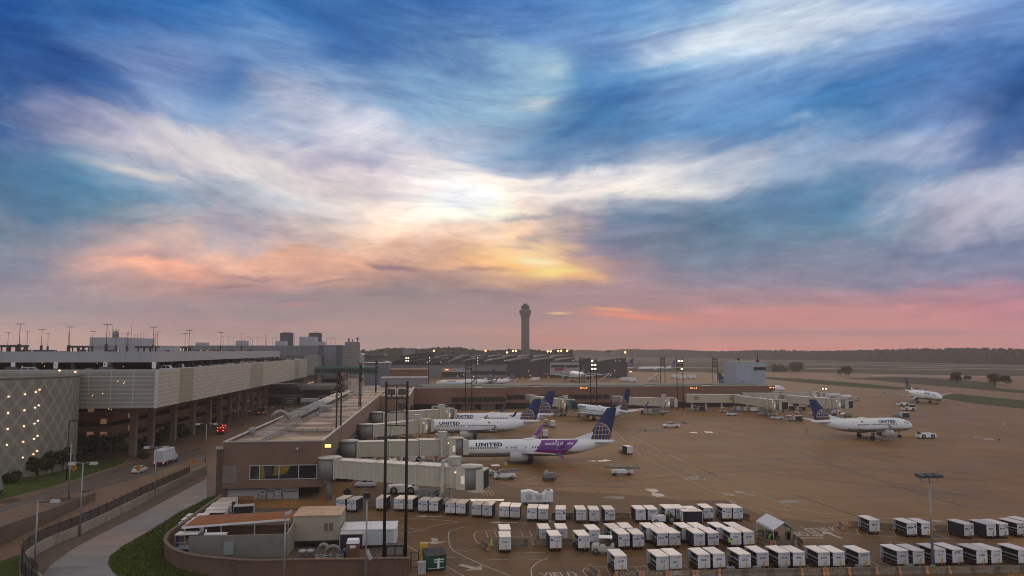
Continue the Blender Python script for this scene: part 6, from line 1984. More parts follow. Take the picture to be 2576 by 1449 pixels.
for (r, x, y), lab, dx in [(('C', 785, 550), 'distant jet beyond the cross wing, left of the two with only tops showing', 0), (('C', 1000, 546), 'distant jet beyond the cross wing, right of the two with only tops showing', 0)]:
 q = Z(r, x, y, 12.5)
 airliner(lab, (q.x - 20.3, q.y, 0), math.pi, wins=False, detail=False)
# the wide jet at the far terminal, tail toward the camera
q = at(1452, 960)
airliner('big wide-winged jet nosed into the far terminal, seen from behind', (q.x, q.y, 0), R_(91), L=60, R=3.0, zc=5.4, xn=27, span=60, hz=17.5, tips='none', word=False, wins=False, eng=(10.0, 1.75, 3.0), chord=11, detail=False)
q = atY(1590, 898.5, 800)
airliner('distant jet mostly hidden past the right end of the far terminal, only its tail showing', (q.x - 30, 800, 0), R_(176), L=57, R=2.9, zc=5.2, xn=26, span=58, hz=17.0, tips='none', word=False, wins=False, eng=(9.5, 1.7, 2.9), chord=10.5, detail=False)
q = at(1698.5, 906.6, 13.6)
airliner('distant big jet at a gate right of the far terminal', (q.x - 24, q.y, 0), math.pi, L=47, R=1.95, zc=4.0, xn=23, span=40, hz=13.6, tips='blended', word=False, wins=False, eng=(6.5, 1.4, 2.4), chord=8, detail=False)
q = at(1808, 939, 12.5)
airliner('jet hidden behind the blue-white control room, its blue tail showing left of it', (q.x + 20.3, q.y, 0), 0.0, wins=False, word=False, detail=False)
# ------------------------------------------------------------------ baggage carts
slat_white = grid_lines(stains_and_sheen(M('slatted_white_cart_panel', (0.68, 0.69, 0.72), 0.45, 0.07, 1.0, coords='Generated'), (0.20, 0.13, 0.09), 2.2, 0.64, 0.8, 0.45, stretch=(1, 1, .5)), (0, 0, 1 / .21), .80, .03)
cart_roof = stains_and_sheen(M('pale_cart_roof', (0.72, 0.64, 0.58), 0.28, 0.07, 1.0), (0.36, 0.27, 0.18), 0.8, 0.60, 0.78, 0.5)  # reflected warm sky is put into the roof's base colour
vary(slat_white, .3)
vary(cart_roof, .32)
vary(curtain_mat, .5)
rust_trim = M('rusty_red_cart_frame', (0.085, 0.030, 0.022), 0.7, 0.25, 2.0)
CW, CL, CB, CT = 1.56, 3.05, 0.47, 2.0
def cart_proto(kind):
 t = thing('baggage_cart', 'x', 'baggage cart', (0, 0, -600))
 m = MB(); m.box(-CW / 2, 0, CB, CW / 2, .05, CT); m.build('front_panel', slat_white, t)
 m = MB(); m.box(-CW / 2, CL - .05, CB, CW / 2, CL, CT); m.build('rear_panel', slat_white, t)
 m = MB(); m.hexa([(-CW / 2 - .04, -.05, CT), (CW / 2 + .04, -.05, CT), (CW / 2 + .04, CL + .05, CT), (-CW / 2 - .04, CL + .05, CT), (-CW / 2 - .0, 0, CT + .09), (CW / 2, 0, CT + .09), (CW / 2, CL, CT + .09), (-CW / 2, CL, CT + .09)])
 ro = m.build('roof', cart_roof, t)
 m = MB()
 for x in (-CW / 2 - .03, CW / 2 - .05):
  for y in (-.07, CL - .03):
   m.box(x, y, CT - .06, x + .09, y + .1, CT + .035)
 m.build('corner_cap', rust_trim, ro)
 m = MB(); m.box(-CW / 2, .05, CB - .1, CW / 2, CL - .05, CB - .01); m.box(-CW / 2 + .1, -.02, CB - .18, CW / 2 - .1, CL + .02, CB - .101); m.build('deck', rust_trim, t)
 inset = .42 if kind == 'open' else .03
 m = MB(); m.box(-CW / 2 + inset, .06, CB, -CW / 2 + inset + .03, CL - .06, CT - .003); m.build('side_curtain' if kind != 'open' else 'interior_shade', curtain_mat if kind != 'open' else dark_void, t)  # on open carts an added dark sheet stands in for the shaded interior
 m = MB(); m.box(CW / 2 - .06, .06, CB, CW / 2 - .03, CL - .06, CT - .003); m.build('side_curtain', curtain_mat, t)
 if kind == 'open':
  m = MB(); m.box(-CW / 2 + .02, .06, 1.22, -CW / 2 + .4, CL - .06, 1.27); m.bar((-CW / 2 + .03, .06, .85), (-CW / 2 + .03, CL - .06, .85), .05); m.build('shelf', light_grey, t)
  m = MB(); m.bar((-CW / 2 + .03, CL / 2, CB), (-CW / 2 + .03, CL / 2, CT), .05); m.build('side_post', rust_trim, t)
 w = MB(); w.lathe((0, 0, 0), [(.04, -.09), (.2, -.09), (.22, 0), (.2, .09), (.04, .09)], 10, axis='X')
 me = w.mesh('wheel', black)
 for x in (-CW / 2 + .14, CW / 2 - .14):
  for y in (.45, CL - .45):
   link('wheel', me, t, (x, y, .22))
 m = MB(); m.bar((.1, -.12, .35), (.14, -.2, 1.12), .07); m.bar((0, .1, .3), (.1, -.14, .34), .09)
 m.build('tow_bar', yellow if kind != 'curtained' else M('orange_tow_bar', (.40, .11, .03), .5, .15, 2), t)
 m = MB(); m.text('UNITED', (0.05, -.006, 1.80), (1, 0, 0), (0, 0, 1), .075, width=.62); m.box(.43, -.012, 1.74, .55, -.006, 1.86); m.build('wordmark', M('faded_blue_wordmark', (.06, .10, .2), .5, .1, 2), t)
 return t
PROTO = {k: cart_proto(k) for k in ('open', 'curtained')}
used = set()
cart_blue = M('cart_code_blue', (0.018, 0.028, 0.085), .5, .15, 2)
tab_blue = M('blue_tab', (.05, .10, .30), .5, .1, 2)
def cart(code, pos, yaw, label, kind='open', tab=None, grp='baggage carts', h=None, size=.36, low=0):
 src = PROTO[kind]
 o = copy_tree(src)
 o.location = (pos.x, pos.y, 0)
 o.rotation_euler = (0, 0, yaw + random.uniform(-.03, .03))
 o['label'] = label
 o['group'] = grp
 if code:
  m = MB(); m.text(code, (0.0 if tab is None else -tab * .22, -.008, 1.42 - low), (1, 0, 0), (0, 0, 1), size * .72, width=.27 * len(code)); m.build('code_lettering', cart_blue, o)
 if tab is not None:
  m = MB(); m.box(tab * .52 - .17, -.014, 1.40, tab * .52 + .17, -.004, 1.66); m.build('blue_tab', tab_blue, o)
 return o
ROWS = {
 'farthest row': [('ZLO', 'B', 1385, 772, -17, -1, 'open'), ('ZIH', 'B', 1497, 782, -16, -1, 'open'), ('YUL', 'B', 1788, 768, -12, None, 'open'), ('YYC', 'B', 1968, 772, -17, 1, 'open'), ('YEG', 'B', 2066, 775, -16, None, 'open'),
      ('YDA', 'B', 2214, 790, -16, -1, 'open'), ('YEB', 'B', 2322, 792, -16, -1, 'open'), ('YPC', 'D', 342, 812, -15, -1, 'open'), ('TAM', 'D', 448, 818, -15, -1, 'open'), ('SLP', 'D', 608, 832, -15, -1, 'open'), ('SJD', 'D', 715, 840, -15, None, 'open'),
      ('QRO', 'D', 885, 852, -13, -1, 'open'), ('PVR', 'D', 994, 858, -13, -1, 'open'), ('PBC', 'D', 1166, 872, -11, -1, 'open'), ('OAX', 'D', 1280, 878, -11, None, 'open'), ('NAS', 'D', 1455, 886, -9, 1, 'open'),
      ('MTY', 'D', 1662, 888, -3, None, 'curtained'), ('MTY', 'D', 1796, 892, -4, None, 'open'), ('MLM', 'D', 1952, 888, -3, -1, 'curtained'), ('GDL', 'D', 2262, 884, 0, None, 'curtained'), ('DGO', 'D', 2384, 884, -2, None, 'curtained'),
      ('CUU', 'F', 303, 874, 1, None, 'open'), ('CUN', 'F', 412, 874, 0, -1, 'open'), ('BJX', 'F', 690, 868, 0, 1, 'open'), ('AGU', 'F', 878, 868, 0, -1, 'open'), ('ACA', 'F', 988, 870, 0, 1, 'open')],
 'third row': [('CAE', 'D', 897, 1182, -2, None, 'open'), ('CLL', 'D', 1406, 1168, 2, -1, 'curtained'), ('CLT', 'D', 1690, 1166, 2, -1, 'open'), ('COS', 'D', 2095, 1150, 3, -1, 'curtained'), ('CRP', 'D', 2240, 1152, 3, 1, 'curtained'),
     ('CRW', 'F', 230, 1140, 3, 1, 'open'), ('CVG', 'F', 352, 1138, 3, 1, 'open'), ('DCA', 'F', 600, 1142, 3, None, 'curtained'), ('DSM', 'F', 740, 1138, 3, 1, 'curtained'), ('DTW', 'F', 966, 1132, 3, None, 'open'), ('ECP', 'F', 1098, 1130, 3, None, 'open')],
 'front row': [('VIP', 'D', 2062, 1385, 4, None, 'open'), ('GJT', 'F', 228, 1388, 4, None, 'open'), ('GPT', 'F', 362, 1376, 4, None, 'open'), ('GRK', 'F', 646, 1370, 4, None, 'open'), ('GRR', 'F', 798, 1362, 4, None, 'open'), ('GSO', 'F', 1058, 1366, 5, None, 'open'), ('GSP', 'F', 1238, 1348, 5, None, 'open'),
     ('HOB', 'F', 1455, 1346, 5, None, 'open'), ('HRL', 'F', 1602, 1346, 5, None, 'open'), ('HSV', 'F', 1855, 1346, 5, None, 'open'), ('IAD', 'F', 2004, 1344, 5, None, 'open'), ('ICT', 'F', 2262, 1344, 5, None, 'open'),
     ('ISN', 'H', 1360, 1328, 5, None, 'open'), ('JAN', 'H', 1520, 1326, 5, None, 'open'), ('JAX', 'H', 1738, 1316, 6, None, 'open'), ('LGA', 'H', 1914, 1312, 6, None, 'open'), ('LBB', 'H', 2158, 1320, 6, None, 'open'), ('LCH', 'H', 2305, 1318, 6, None, 'open'), ('LEX', 'H', 2580, 1318, 6, None, 'open')],
 'right-hand row': [('MAF', 'H', 1076, 1000, -2, None, 'open'), ('MEM', 'H', 1452, 1030, 3, 1, 'open'), ('MFE', 'H', 1600, 1032, 0, None, 'open'), ('MKE', 'H', 2026, 1042, 7, 1, 'curtained'), ('MLU', 'H', 2252, 1044, 7, None, 'curtained'), ('MOB', 'H', 2376, 1040, 7, 1, 'curtained'), ('MSN', 'H', 2556, 1028, 8, None, 'open')],
}
DOUBT = {'YDA', 'YEB', 'YPC', 'CUU', 'CUN', 'ISN', 'VIP', 'ZLO', 'OAX', 'PBC', 'YYC', 'YEG', 'GDL', 'MTY', 'BPT', 'LEX', 'MSN'}
for row, items in ROWS.items():
 for i, (code, r, x, y, yaw, tab, kind) in enumerate(items):
  side = 'with one side open' if kind == 'open' else 'with dark side curtains'
  if code in DOUBT:
   lab = f'white baggage cart {side}, {ORD[i]} from the left in the {row}'
  else:
   lab = f'white baggage cart {side}, lettered {code}, in the {row}'
  cart(code, Z(r, x, y, CB), R_(yaw), lab, kind, tab, 'baggage carts in the ' + row, low=.15 if code in ('COS', 'MLM', 'GPT') else (-.25 if code in ('DCA', 'ICT', 'LGA', 'GDL', 'DGO') else 0))
p = Z('H', 2650, 1010, CB)
cart(None, p, R_(8), 'white baggage cart cut off by the picture edge, ending the upper right row', 'open', None, 'baggage carts in the right-hand row')
for i, (code, r, x, y, yaw) in enumerate([('CAE', 'D', 897, 985, -2), ('BRO', 'D', 1296, 978, 0), ('BPT', 'D', 1468, 976, -2), ('BTR', 'D', 1798, 988, 3), (None, 'D', 2008, 974, 3), (None, 'D', 2128, 968, 0), (None, 'D', 2374, 968, 3), (None, 'D', 2500, 968, 3),
           (None, 'F', 474, 966, 3), (None, 'F', 614, 966, 3), (None, 'F', 822, 962, 3), (None, 'F', 990, 962, 3)]):
 if i in (6, 7):
  pass
 lab = f'white baggage cart lettered {code}, in the half-hidden second row' if code in ('BRO', 'BTR') else f'white baggage cart showing mostly its roof, {ORD[i]} from the left in the half-hidden second row'
 cart(code if code != 'CAE' else None, Z(r, x, y, CT), R_(yaw), lab, 'open', None, 'baggage carts in the half-hidden second row')
# one stands broadside in front of the farthest row
o = cart(None, Z('F', 553, 790, CT), R_(4), 'white baggage cart standing behind a broadside cart in the farthest row', 'open', None, 'baggage carts in the farthest row')
b_ = Z('F', 432, 905, CB)
cart(None, Vector((b_.x, b_.y + .7, 0)), R_(-94), 'white-roofed baggage cart parked broadside with its dark curtain toward the camera, before the farthest row', 'curtained', None, 'baggage carts in the farthest row')
# broadside carts by the trailer, and the stack of carts by the white wall
for k, (x, y, kind, lab) in enumerate([(1380, 1150, 'curtained', 'white baggage cart parked broadside beside the beige trailer, its navy curtain toward the camera')]):
 q = Z('B', x, y, CB)
 cart(None, Vector((q.x, q.y + .8, 0)), R_(-92), lab, kind, None, 'carts beside the trailer')
shut = stains_and_sheen(grid_lines(M('white_slatted_shutter', (.50, .52, .56), .45, .06, 1.0), (0, 0, 1 / .26), .7, .05), (.3, .26, .22), .8, .6, .75, .4)
t = thing('closed_cart', 'white slatted closed cart parked broadside, right of the navy-curtained one', 'baggage cart', Z('B', 1655, 1140, .4) * 1, 0, 'carts beside the trailer')
t.location.z = 0
m = MB(); m.box(0, 0, .4, 3.5, 1.6, 2.35); m.build('body', shut, t)
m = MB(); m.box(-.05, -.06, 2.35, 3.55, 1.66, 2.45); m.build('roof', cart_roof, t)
m = MB()
for x in (.5, 3.0):
 for y in (.1, 1.5):
  m.lathe((x, y, .22), [(.04, -.09), (.22, -.09), (.22, .09), (.04, .09)], 10, axis='Y')
m.pieces('wheel', black, t)
q = Z('B', 1390, 985, 2.5)
for k in range(2):
 t = thing('flat_roof_container', ('left' if k == 0 else 'right') + ' one of two long white roofed containers behind the broadside carts', 'container', (q.x + k * 3.75, q.y, 0), 0, 'white roofed containers beside the trailer')
 m = MB(); m.box(0, 0, .4, 3.6, 4.6, 2.4); m.build('body', white_dirty, t)
 m = MB(); m.box(-.06, -.06, 2.4, 3.66, 4.66, 2.5); m.build('roof', M('bluish_white_roof', (.50, .53, .60), .35, .04, .6), t)
 m = MB(); m.box(.2, .2, 0, 3.4, 4.4, .4); m.build('base', dark_steel, t)
YC = [(2290, 668, 2), (2285, 690, 2), (2225, 716, 2), (2220, 740, 2), (2185, 768, 2), (2170, 800, 2), (1990, 832, 2), (1950, 868, 2), (1925, 905, 2)]
for k, (x, y, z) in enumerate(YC):
 q = Z('M', x, y, CT)
 cart(None, Vector((q.x - 1.5, q.y - .2, 0)), R_(-88), f'white-roofed cart, {ORD[k]} from the top in the stepped stack by the curved wall', 'curtained', None, 'carts stepped along the curved wall')
q = Z('M', 2445, 742, CT)
cart(None, Vector((q.x - 1.4, q.y, 0)), R_(-80), 'lone white-roofed cart standing before the scuffed white wall, right of the stepped stack', 'open', None, 'carts stepped along the curved wall')
# ------------------------------------------------------------------ concrete barriers
bar_conc = stains_and_sheen(M('grey_barrier_concrete', (0.165, 0.140, 0.110), .75, .15, .8), (0.07, 0.055, 0.045), .6, .5, .7, .7)
bar_orange = stains_and_sheen(M('faded_orange_barrier_paint', (0.46, 0.225, 0.115), .6, .12, 1), (.2, .13, .09), 1, .55, .7, .6)
bar_letter = stains_and_sheen(M('faded_orange_lettering', (0.40, 0.26, 0.15), .6, .12, 1), (.16, .13, .1), 2, .52, .66, .7)
bar_pale = M('pale_barrier_patch', (.33, .34, .33), .7, .1, 1)
JP = [(-.30, 0), (.30, 0), (.30, .1), (.12, .38), (.09, .84), (-.09, .84), (-.12, .38), (-.30, .1)]
def barrier(p, q, word_=None, stripes=True, label='x', grp='concrete barriers', pale=False, wcol=None, block=False):
 p, q = Vector((p[0], p[1], 0)), Vector((q[0], q[1], 0))
 d = q - p
 L = d.length - .06
 t = thing('concrete_barrier', label, 'barrier', p, math.atan2(d.y, d.x), grp)
 m = MB(); m.slab(JP, 'X', 0, L); m.build('body', bar_conc, t)
 if stripes:
  for x0, x1 in ((-.005, .34), (L - .34, L + .005)):
   m = MB(); m.slab([(y * 1.015, z + (.004 if z > .8 else 0)) for y, z in JP], 'X', x0, x1); m.build('end_stripe', bar_orange, t)
 if pale:
  m = MB(); m.face([(.4, -.135, .37), (L * .48, -.135, .37), (L * .48, -.10, .82), (.4, -.10, .82)]); m.build('pale_patch', bar_pale, t)
 if word_:
  m = MB(); m.text(word_, (L / 2, -.138, .56), (1, 0, 0), (0, .1, 1), .36, width=min(L * .62, .5 * len(word_) + .2)); m.build('lettering', wcol or bar_letter, t)
 if block:
  m = MB(); m.box(L * .3, .35, 0, L * .3 + .9, .8, .95); m.build('weight_block', mid_grey, t)
 return t
segs = [(-254, 20, 'UAFX', 1402), (20, 290, 'UAFX', 1400), (290, 560, 'UAFX', 1396), (560, 815, 'UAFX', 1390), (815, 1082, None, 1384), (1082, 1345, None, 1378), (1345, 1612, None, 1373), (1612, 1868, 'UAFX', 1369), (1868, 2122, 'UAFX', 1366), (2122, 2365, None, 1362), (2365, 2630, 'UaFX', 1358), (2630, 2868, None, 1354), (2868, 3130, 'UAFX', 1351), (3130, 3358, 'COFX', 1349), (3358, 3612, 'COFX', 1346), (3612, 3864, 'COFX', 1343), (3864, 4120, None, 1341)]
for k, (a, b, w_, y) in enumerate(segs):
 n = segs[min(k + 1, len(segs) - 1)][3]
 lab = f'concrete barrier lettered {w_} with orange ends' if w_ else 'plain grey concrete barrier'
 barrier(Z('F', a, y, .84), Z('F', b, n, .84), w_, bool(w_) and w_ != 'COFX', lab + f', {ORD[k]} from the left along the bottom edge', 'barriers along the bottom edge', pale=(k == 2), block=w_ is None)
mid_line = [('D', 960, 1140, 1092, 'COFX'), ('D', 1222, 1140, 1330, 'COFX'), ('D', 1480, 1136, 1600, None), ('D', 1760, 1130, 1830, 'COFX')]
for k, (r, x0, y, x1, w_) in enumerate(mid_line):
 p, q = Z(r, x0 - 60, y), Z(r, x1 + 40, y - 3)
 barrier(p, q, w_, k == 1, f'brown concrete barrier half hidden between the second and third cart rows, {ORD[k]} from the left', 'barriers between the cart rows')
for k, (r, x0, y0, x1, y1, w_, s_) in enumerate([('B', 1640, 755, 1900, 752, 'COFX', False), ('D', 1365, 868, 1590, 868, 'COFX', False), ('D', 1990, 868, 2165, 866, 'COFX', True), ('F', 1035, 865, 1130, 892, None, True)]):
 barrier(Z(r, x0, y0), Z(r, x1, y1), w_, s_, f'concrete barrier behind the farthest cart row, {ORD[k]} from the left', 'barriers behind the farthest cart row')
for r, p0, p1, w_, s_, lab in [('D', (650, 1130), (740, 1196), None, True, 'slanted concrete barrier with a pinkish end, left of the third cart row'), ('D', (1740, 1400), (1850, 1475), None, True, 'slanted concrete barrier at the lower left corner of the front row bay'),
        ('F', (1166, 1110), (1340, 1158), None, True, 'concrete barrier at the left of the white tent, in front'), ('F', (1345, 1158), (1585, 1162), None, True, 'concrete barrier straight across the front of the white tent'), ('F', (1545, 1085), (1660, 1162), None, True, 'slanted concrete barrier at the right of the white tent'),
        ('F', (1165, 1040), (1380, 1044), None, True, 'orange-tinted barrier at the back of the white tent'),
        ('H', (712, 950), (770, 988), None, True, 'short slanted barrier left of the right-hand cart row'), ('H', (808, 952), (1010, 958), 'MAF', True, 'concrete barrier with a small MAF plate, left end of the right-hand row'), ('H', (1130, 972), (1272, 980), 'MOL', False, 'concrete barrier just right of the cart lettered MAF'), ('H', (1272, 980), (1420, 986), 'UAFX', True, 'pale lettered barrier between the carts lettered MAF and MEM'), ('H', (1655, 992), (1860, 998), 'UAFX', True, 'lettered barrier right of the tall three-headed lamp post')]:
 barrier(Z(r, *p0), Z(r, *p1), w_, s_, lab, 'barriers about the cart rows')
# ------------------------------------------------------------------ white canopy tent
le0, le1 = Z('F', 1170, 890, 2.5), Z('F', 1345, 985, 2.5)
re1 = Z('F', 1570, 985, 2.5)
rd0, rd1 = Z('F', 1275, 815, 3.5), Z('F', 1455, 910, 3.5)
re0 = le0 + (re1 - le1)
rd0 = (le0 + re0) / 2 + Vector((0, 0, 1.0))
rd1 = (le1 + re1) / 2 + Vector((0, 0, 1.0))
t = thing('canopy_tent', 'white gabled canopy tent on thin poles among the barriers', 'tent')
m = MB()
canvas = stains_and_sheen(M('white_tarpaulin', (.60, .62, .66), .5, .06, .8, bump=.2), (.4, .4, .42), .6, .5, .7, .4)
for a, b, c, d in ((le0, le1, rd1, rd0), (rd0, rd1, re1, re0)):
 m.face([a, b, c, d])
dn_ = Vector((0, 0, -.04))
for a, b in ((le0, le1), (re0, re1)):
 m.face([a, b, b + dn_ * 7, a + dn_ * 7])
m.build('roof_sheet', canvas, t)
m = MB()
for a, b in ((le0, le1), (re0, re1)):
 for k in (0.01, .5, .99):
  p = a.lerp(b, k); m.tube([(p.x, p.y, 0), (p.x, p.y, 2.48)], .045, 6)
for a, b in ((le1, rd1), (rd1, re1), (le0, rd0), (rd0, re0)):
 m.tube([a - Vector((0, 0, .05)), b - Vector((0, 0, .05))], .04, 6)
m.pieces('pole', light_grey, t)
for k, (x, y, lab) in enumerate([(1380, 1082, 'dark chair between the barriers of the white tent'), (1490, 1078, 'dark bin under the right side of the white tent'), (1335, 1080, 'dark bag on the ground before the white tent')]):
 q = Z('F', x, y)
 m = MB()
 if k == 0:
  m.box(-.3, -.3, .38, .3, .3, .48); m.box(-.3, .24, .48, .3, .32, 1.0)
  for sx in (-.26, .22):
   for sy in (-.26, .22):
    m.box(sx, sy, 0, sx + .05, sy + .05, .38)
  tag(m.build('chair', dark_cloth, None, q), lab, 'chair')
 elif k == 1:
  m.lathe((0, 0, 0), [(.3, 0), (.38, .9), (.42, .92), (.42, 1.0), (.05, 1.08)], 14); tag(m.build('waste_bin', dark_steel, None, q), lab, 'bin')
 else:
  m.lathe((0, 0, 0), [(.3, 0), (.4, .15), (.36, .38), (.14, .5), (.05, .52)], 10); tag(m.build('bag', dark_cloth, None, q), lab, 'bag')
# the two cart patterns were only moulds
for o in PROTO.values():
 for ch in kids(o):
  for g2 in kids(ch):
   bpy.data.objects.remove(g2)
  bpy.data.objects.remove(ch)
 bpy.data.objects.remove(o)
# ------------------------------------------------------------------ vehicles
def wheel_mesh(r, w):
 m = MB(); m.lathe((0, 0, 0), [(.03, -w / 2), (r * .55, -w / 2), (r * .6, -w * .42), (r, -w * .5), (r, w * .5), (r * .6, w * .42), (r * .55, w / 2), (.03, w / 2)], 14, axis='Y', mis=[1, 1, 0, 0, 0, 1, 1])
 return m.mesh('wheel', [black, mid_grey])
WH = {}
def wheels(t, xs, y, r, w=.22):
 k = (r, w)
 if k not in WH:
  WH[k] = wheel_mesh(r, w)
 for x in xs:
  for s in (-1, 1):
   link('wheel', WH[k], t, (x, s * y, r))
car_white = M('car_white_paint', (.60, .61, .63), .25, .03, 1)
CARCOL = [car_white, M('car_silver_paint', (.33, .34, .36), .25, .03, 1, metal=.5), M('car_black_paint', (.012, .012, .014), .2, .05, 1), M('car_grey_paint', (.09, .095, .10), .25, .04, 1), M('car_maroon_paint', (.09, .012, .014), .25, .05, 1), M('car_blue_paint', (.02, .045, .11), .25, .05, 1)]
def car(label, loc, rz, kind='sedan', col=None, grp=None, lights=True, proto=False):
 col = col or car_white
 t = thing({'sedan': 'car', 'suv': 'sport_utility_car', 'pickup': 'pickup_truck', 'hatch': 'car'}[kind], label, 'pickup' if kind == 'pickup' else 'car', loc, rz, grp)
 W = .90 if kind == 'sedan' else .98
 if kind == 'sedan':
  sec = [(-2.3, .45, .78), (-2.22, .28, .95), (-1.5, .24, 1.0), (1.0, .24, .98), (1.9, .26, .86), (2.3, .34, .68)]
  cab = [(-1.75, -1.05, .25, 1.15), .98, 1.45]
  wx_, wr = (-1.4, 1.42), .32
 elif kind == 'hatch':
  sec = [(-2.1, .45, .9), (-2.05, .28, 1.0), (-1.4, .24, 1.02), (.9, .24, 1.0), (1.7, .26, .9), (2.05, .34, .7)]
  cab = [(-1.95, -1.6, .1, 1.15), 1.0, 1.5]
  wx_, wr = (-1.3, 1.3), .32
 elif kind == 'suv':
  sec = [(-2.4, .5, 1.0), (-2.36, .34, 1.15), (-1.5, .32, 1.16), (1.1, .32, 1.12), (2.1, .34, 1.02), (2.42, .45, .8)]
  cab = [(-2.3, -2.1, .3, 1.0), 1.14, 1.78]
  wx_, wr = (-1.45, 1.45), .38
 else:
  sec = [(-2.95, .5, 1.1), (-2.9, .42, 1.15), (-.72, .40, 1.15), (.9, .40, 1.16), (2.4, .42, 1.12), (2.75, .5, .85)]
  cab = [(-.85, -.6, 1.0, 1.6), 1.15, 1.86]
  wx_, wr = (-1.8, 1.85), .42
 m = MB()
 rings = []
 for x, zb, zt in sec:
  w = W * (.94 if abs(x) > sec[-1][0] * .97 else 1)
  rings.append([m._a(p) for p in ((x, -w * .96, zb), (x, w * .96, zb), (x, w, (zb + zt) / 2), (x, w * .93, zt - .06), (x, w * .84, zt), (x, -w * .84, zt), (x, -w * .93, zt - .06), (x, -w, (zb + zt) / 2))])
 for a, b in zip(rings, rings[1:]):
  for j in range(8):
   m.idx((a[j], a[(j + 1) % 8], b[(j + 1) % 8], b[j]), 0, False)
 m.idx(rings[0][::-1]); m.idx(rings[-1])
 (xa, xb, xc, xd), z0, z1 = cab
 wt = W * .72
 m.hexa([(xb, -wt, z1 - .06), (xc, -wt, z1 - .06), (xc, wt, z1 - .06), (xb, wt, z1 - .06), (xb + .08, -wt + .06, z1), (xc - .1, -wt + .06, z1), (xc - .1, wt - .06, z1), (xb + .08, wt - .06, z1)])
 for s in (-1, 1):
  for x0, x1 in ((xa, xb), (xd, xc), ((xa + xd) / 2, (xb + xc) / 2)):
   m.bar((x0, s * W * .86, z0 - .03), (x1, s * wt, z1 - .03), .09)
 if kind == 'pickup':
  m.box(-2.8, -W * .8, 1.152, -.95, -W * .78, 1.2)
 m.build('body', col, t)
 m = MB(); m.hexa([(xa + .04, -W * .85, z0 - .04), (xd - .04, -W * .85, z0 - .04), (xd - .04, W * .85, z0 - .04), (xa + .04, W * .85, z0 - .04), (xb + .02, -wt + .01, z1 - .061), (xc - .02, -wt + .01, z1 - .061), (xc - .02, wt - .01, z1 - .061), (xb + .02, wt - .01, z1 - .061)]); m.build('windows', car_glass, t)
 if kind == 'pickup':
  m = MB(); m.box(-2.82, -W * .74, 1.153, -.95, W * .74, 1.165); m.build('cargo_bed', dark_void, t)
 wheels(t, wx_, W * .86, wr)
 if lights:
  for s in (-1, 1):
   m = MB(); m.box(sec[-1][0] - .12, s * W * .62 - .16, .62, sec[-1][0] + .012, s * W * .62 + .16, .76); m.build('headlight', light_grey, t)
   m = MB(); m.box(sec[0][0] - .012, s * W * .7 - .13, .72, sec[0][0] + .1, s * W * .7 + .13, .92); m.build('tail_light', M('dark_red_lens', (.18, .01, .01), .3, .1, 1), t)
 return t
protos = {}
def park(kind, col, label, loc, rz, grp):
 k = (kind, CARCOL.index(col))
 if k not in protos:
  protos[k] = car(label, loc, rz, kind, col, grp)
  return protos[k]
 return clone(protos[k], loc, rz, label, grp)
CN = ['white', 'silver', 'black', 'grey', 'maroon', 'blue']
rnd = random.Random(3)
# cars nosed up to the open edge of the garage level
edge = [(1690, 'pickup', 0), (1840, 'pickup', 1), (1975, 'sedan', 2), (2062, 'sedan', 2), (2150, 'sedan', 3), (2290, 'sedan', 0), (2360, 'suv', 2), (2450, 'sedan', 0), (2535, 'sedan', 0)]
edge = [(x / 4, k, c) for x, k, c in edge] + [(509.8 + x / 4, k, c) for x, k, c in [(100, 'sedan', 3), (250, 'sedan', 0), (320, 'suv', 2), (420, 'sedan', 0), (500, 'sedan', 1), (560, 'sedan', 3), (610, 'suv', 2), (660, 'sedan', 0), (705, 'sedan', 2), (750, 'sedan', 4), (790, 'suv', 3), (830, 'sedan', 0), (870, 'sedan', 1), (905, 'sedan', 2), (935, 'suv', 0)]]
last = 0
cnt = 0
for px, kd, c in sorted(edge):
 y = col_y(px, -68.9)
 y = max(y, last + 2.7)
 last = y
 if y > GFAR - 4:
  break
 park(kd, CARCOL[c], f'{CN[c]} {dict(sedan="car", suv="tall car", pickup="pickup")[kd]} at the open garage edge, {ORD[cnt]} from the corner', (-69.3 if kd != 'pickup' else -69.8, y, 20.6), rnd.choice((0, 0, math.pi)), 'cars along the open garage edge')
 cnt += 1
for px, kd, c, Y, lab in [(40, 'suv', 2, 192, 'dark tall car in the open garage level at the far left'), (82, 'suv', 0, 187.5, 'white tall car on the deck above the round ramp tower'), (226, 'sedan', 3, 192, 'dark car behind the front parapet of the open garage level'), (276, 'suv', 3, 190.5, 'grey tall car behind the front parapet, near the middle of the open level')]:
 q = atY(px, 935, Y)
 park(kd, CARCOL[c], lab, (q.x, Y, 20.6), R_(100 if kd != 'suv' else 8), 'cars in the open garage level')
roof_px = [(240, 'L'), (330, 'L'), (420, 'L'), (540, 'L'), (640, 'L'), (850, 'L'), (1110, 'L'), (1165, 'L'), (1700, 'L'), (1760, 'L'), (2000, 'L'), (2070, 'L'), (2160, 'L'), (2260, 'L'), (2340, 'L'), (2420, 'L'), (2500, 'L'), (30, 'A'), (130, 'A'), (280, 'A'), (370, 'A'), (465, 'A')]
for k, (x, r) in enumerate(roof_px):
 px = REG[r][0] + x / 4
 Y = 212 + (k * 17 % 23) if px < 390 else 215 + (px - 390) * .42
 q = atY(px, 880, Y)
 if q.x > UX - 3:
  q.x = UX - 3.2
 kd = rnd.choice(('suv', 'suv', 'sedan', 'pickup'))
 c = rnd.choice((0, 1, 2, 3, 3, 2))
 park(kd, CARCOL[c], f'{CN[c]} {dict(sedan="car", suv="tall car", pickup="pickup")[kd]} on the top garage deck, {ORD[k]} from the left', (q.x, Y, 24.72), rnd.choice((0, 1.57, 3.14)), 'cars on the top garage deck')
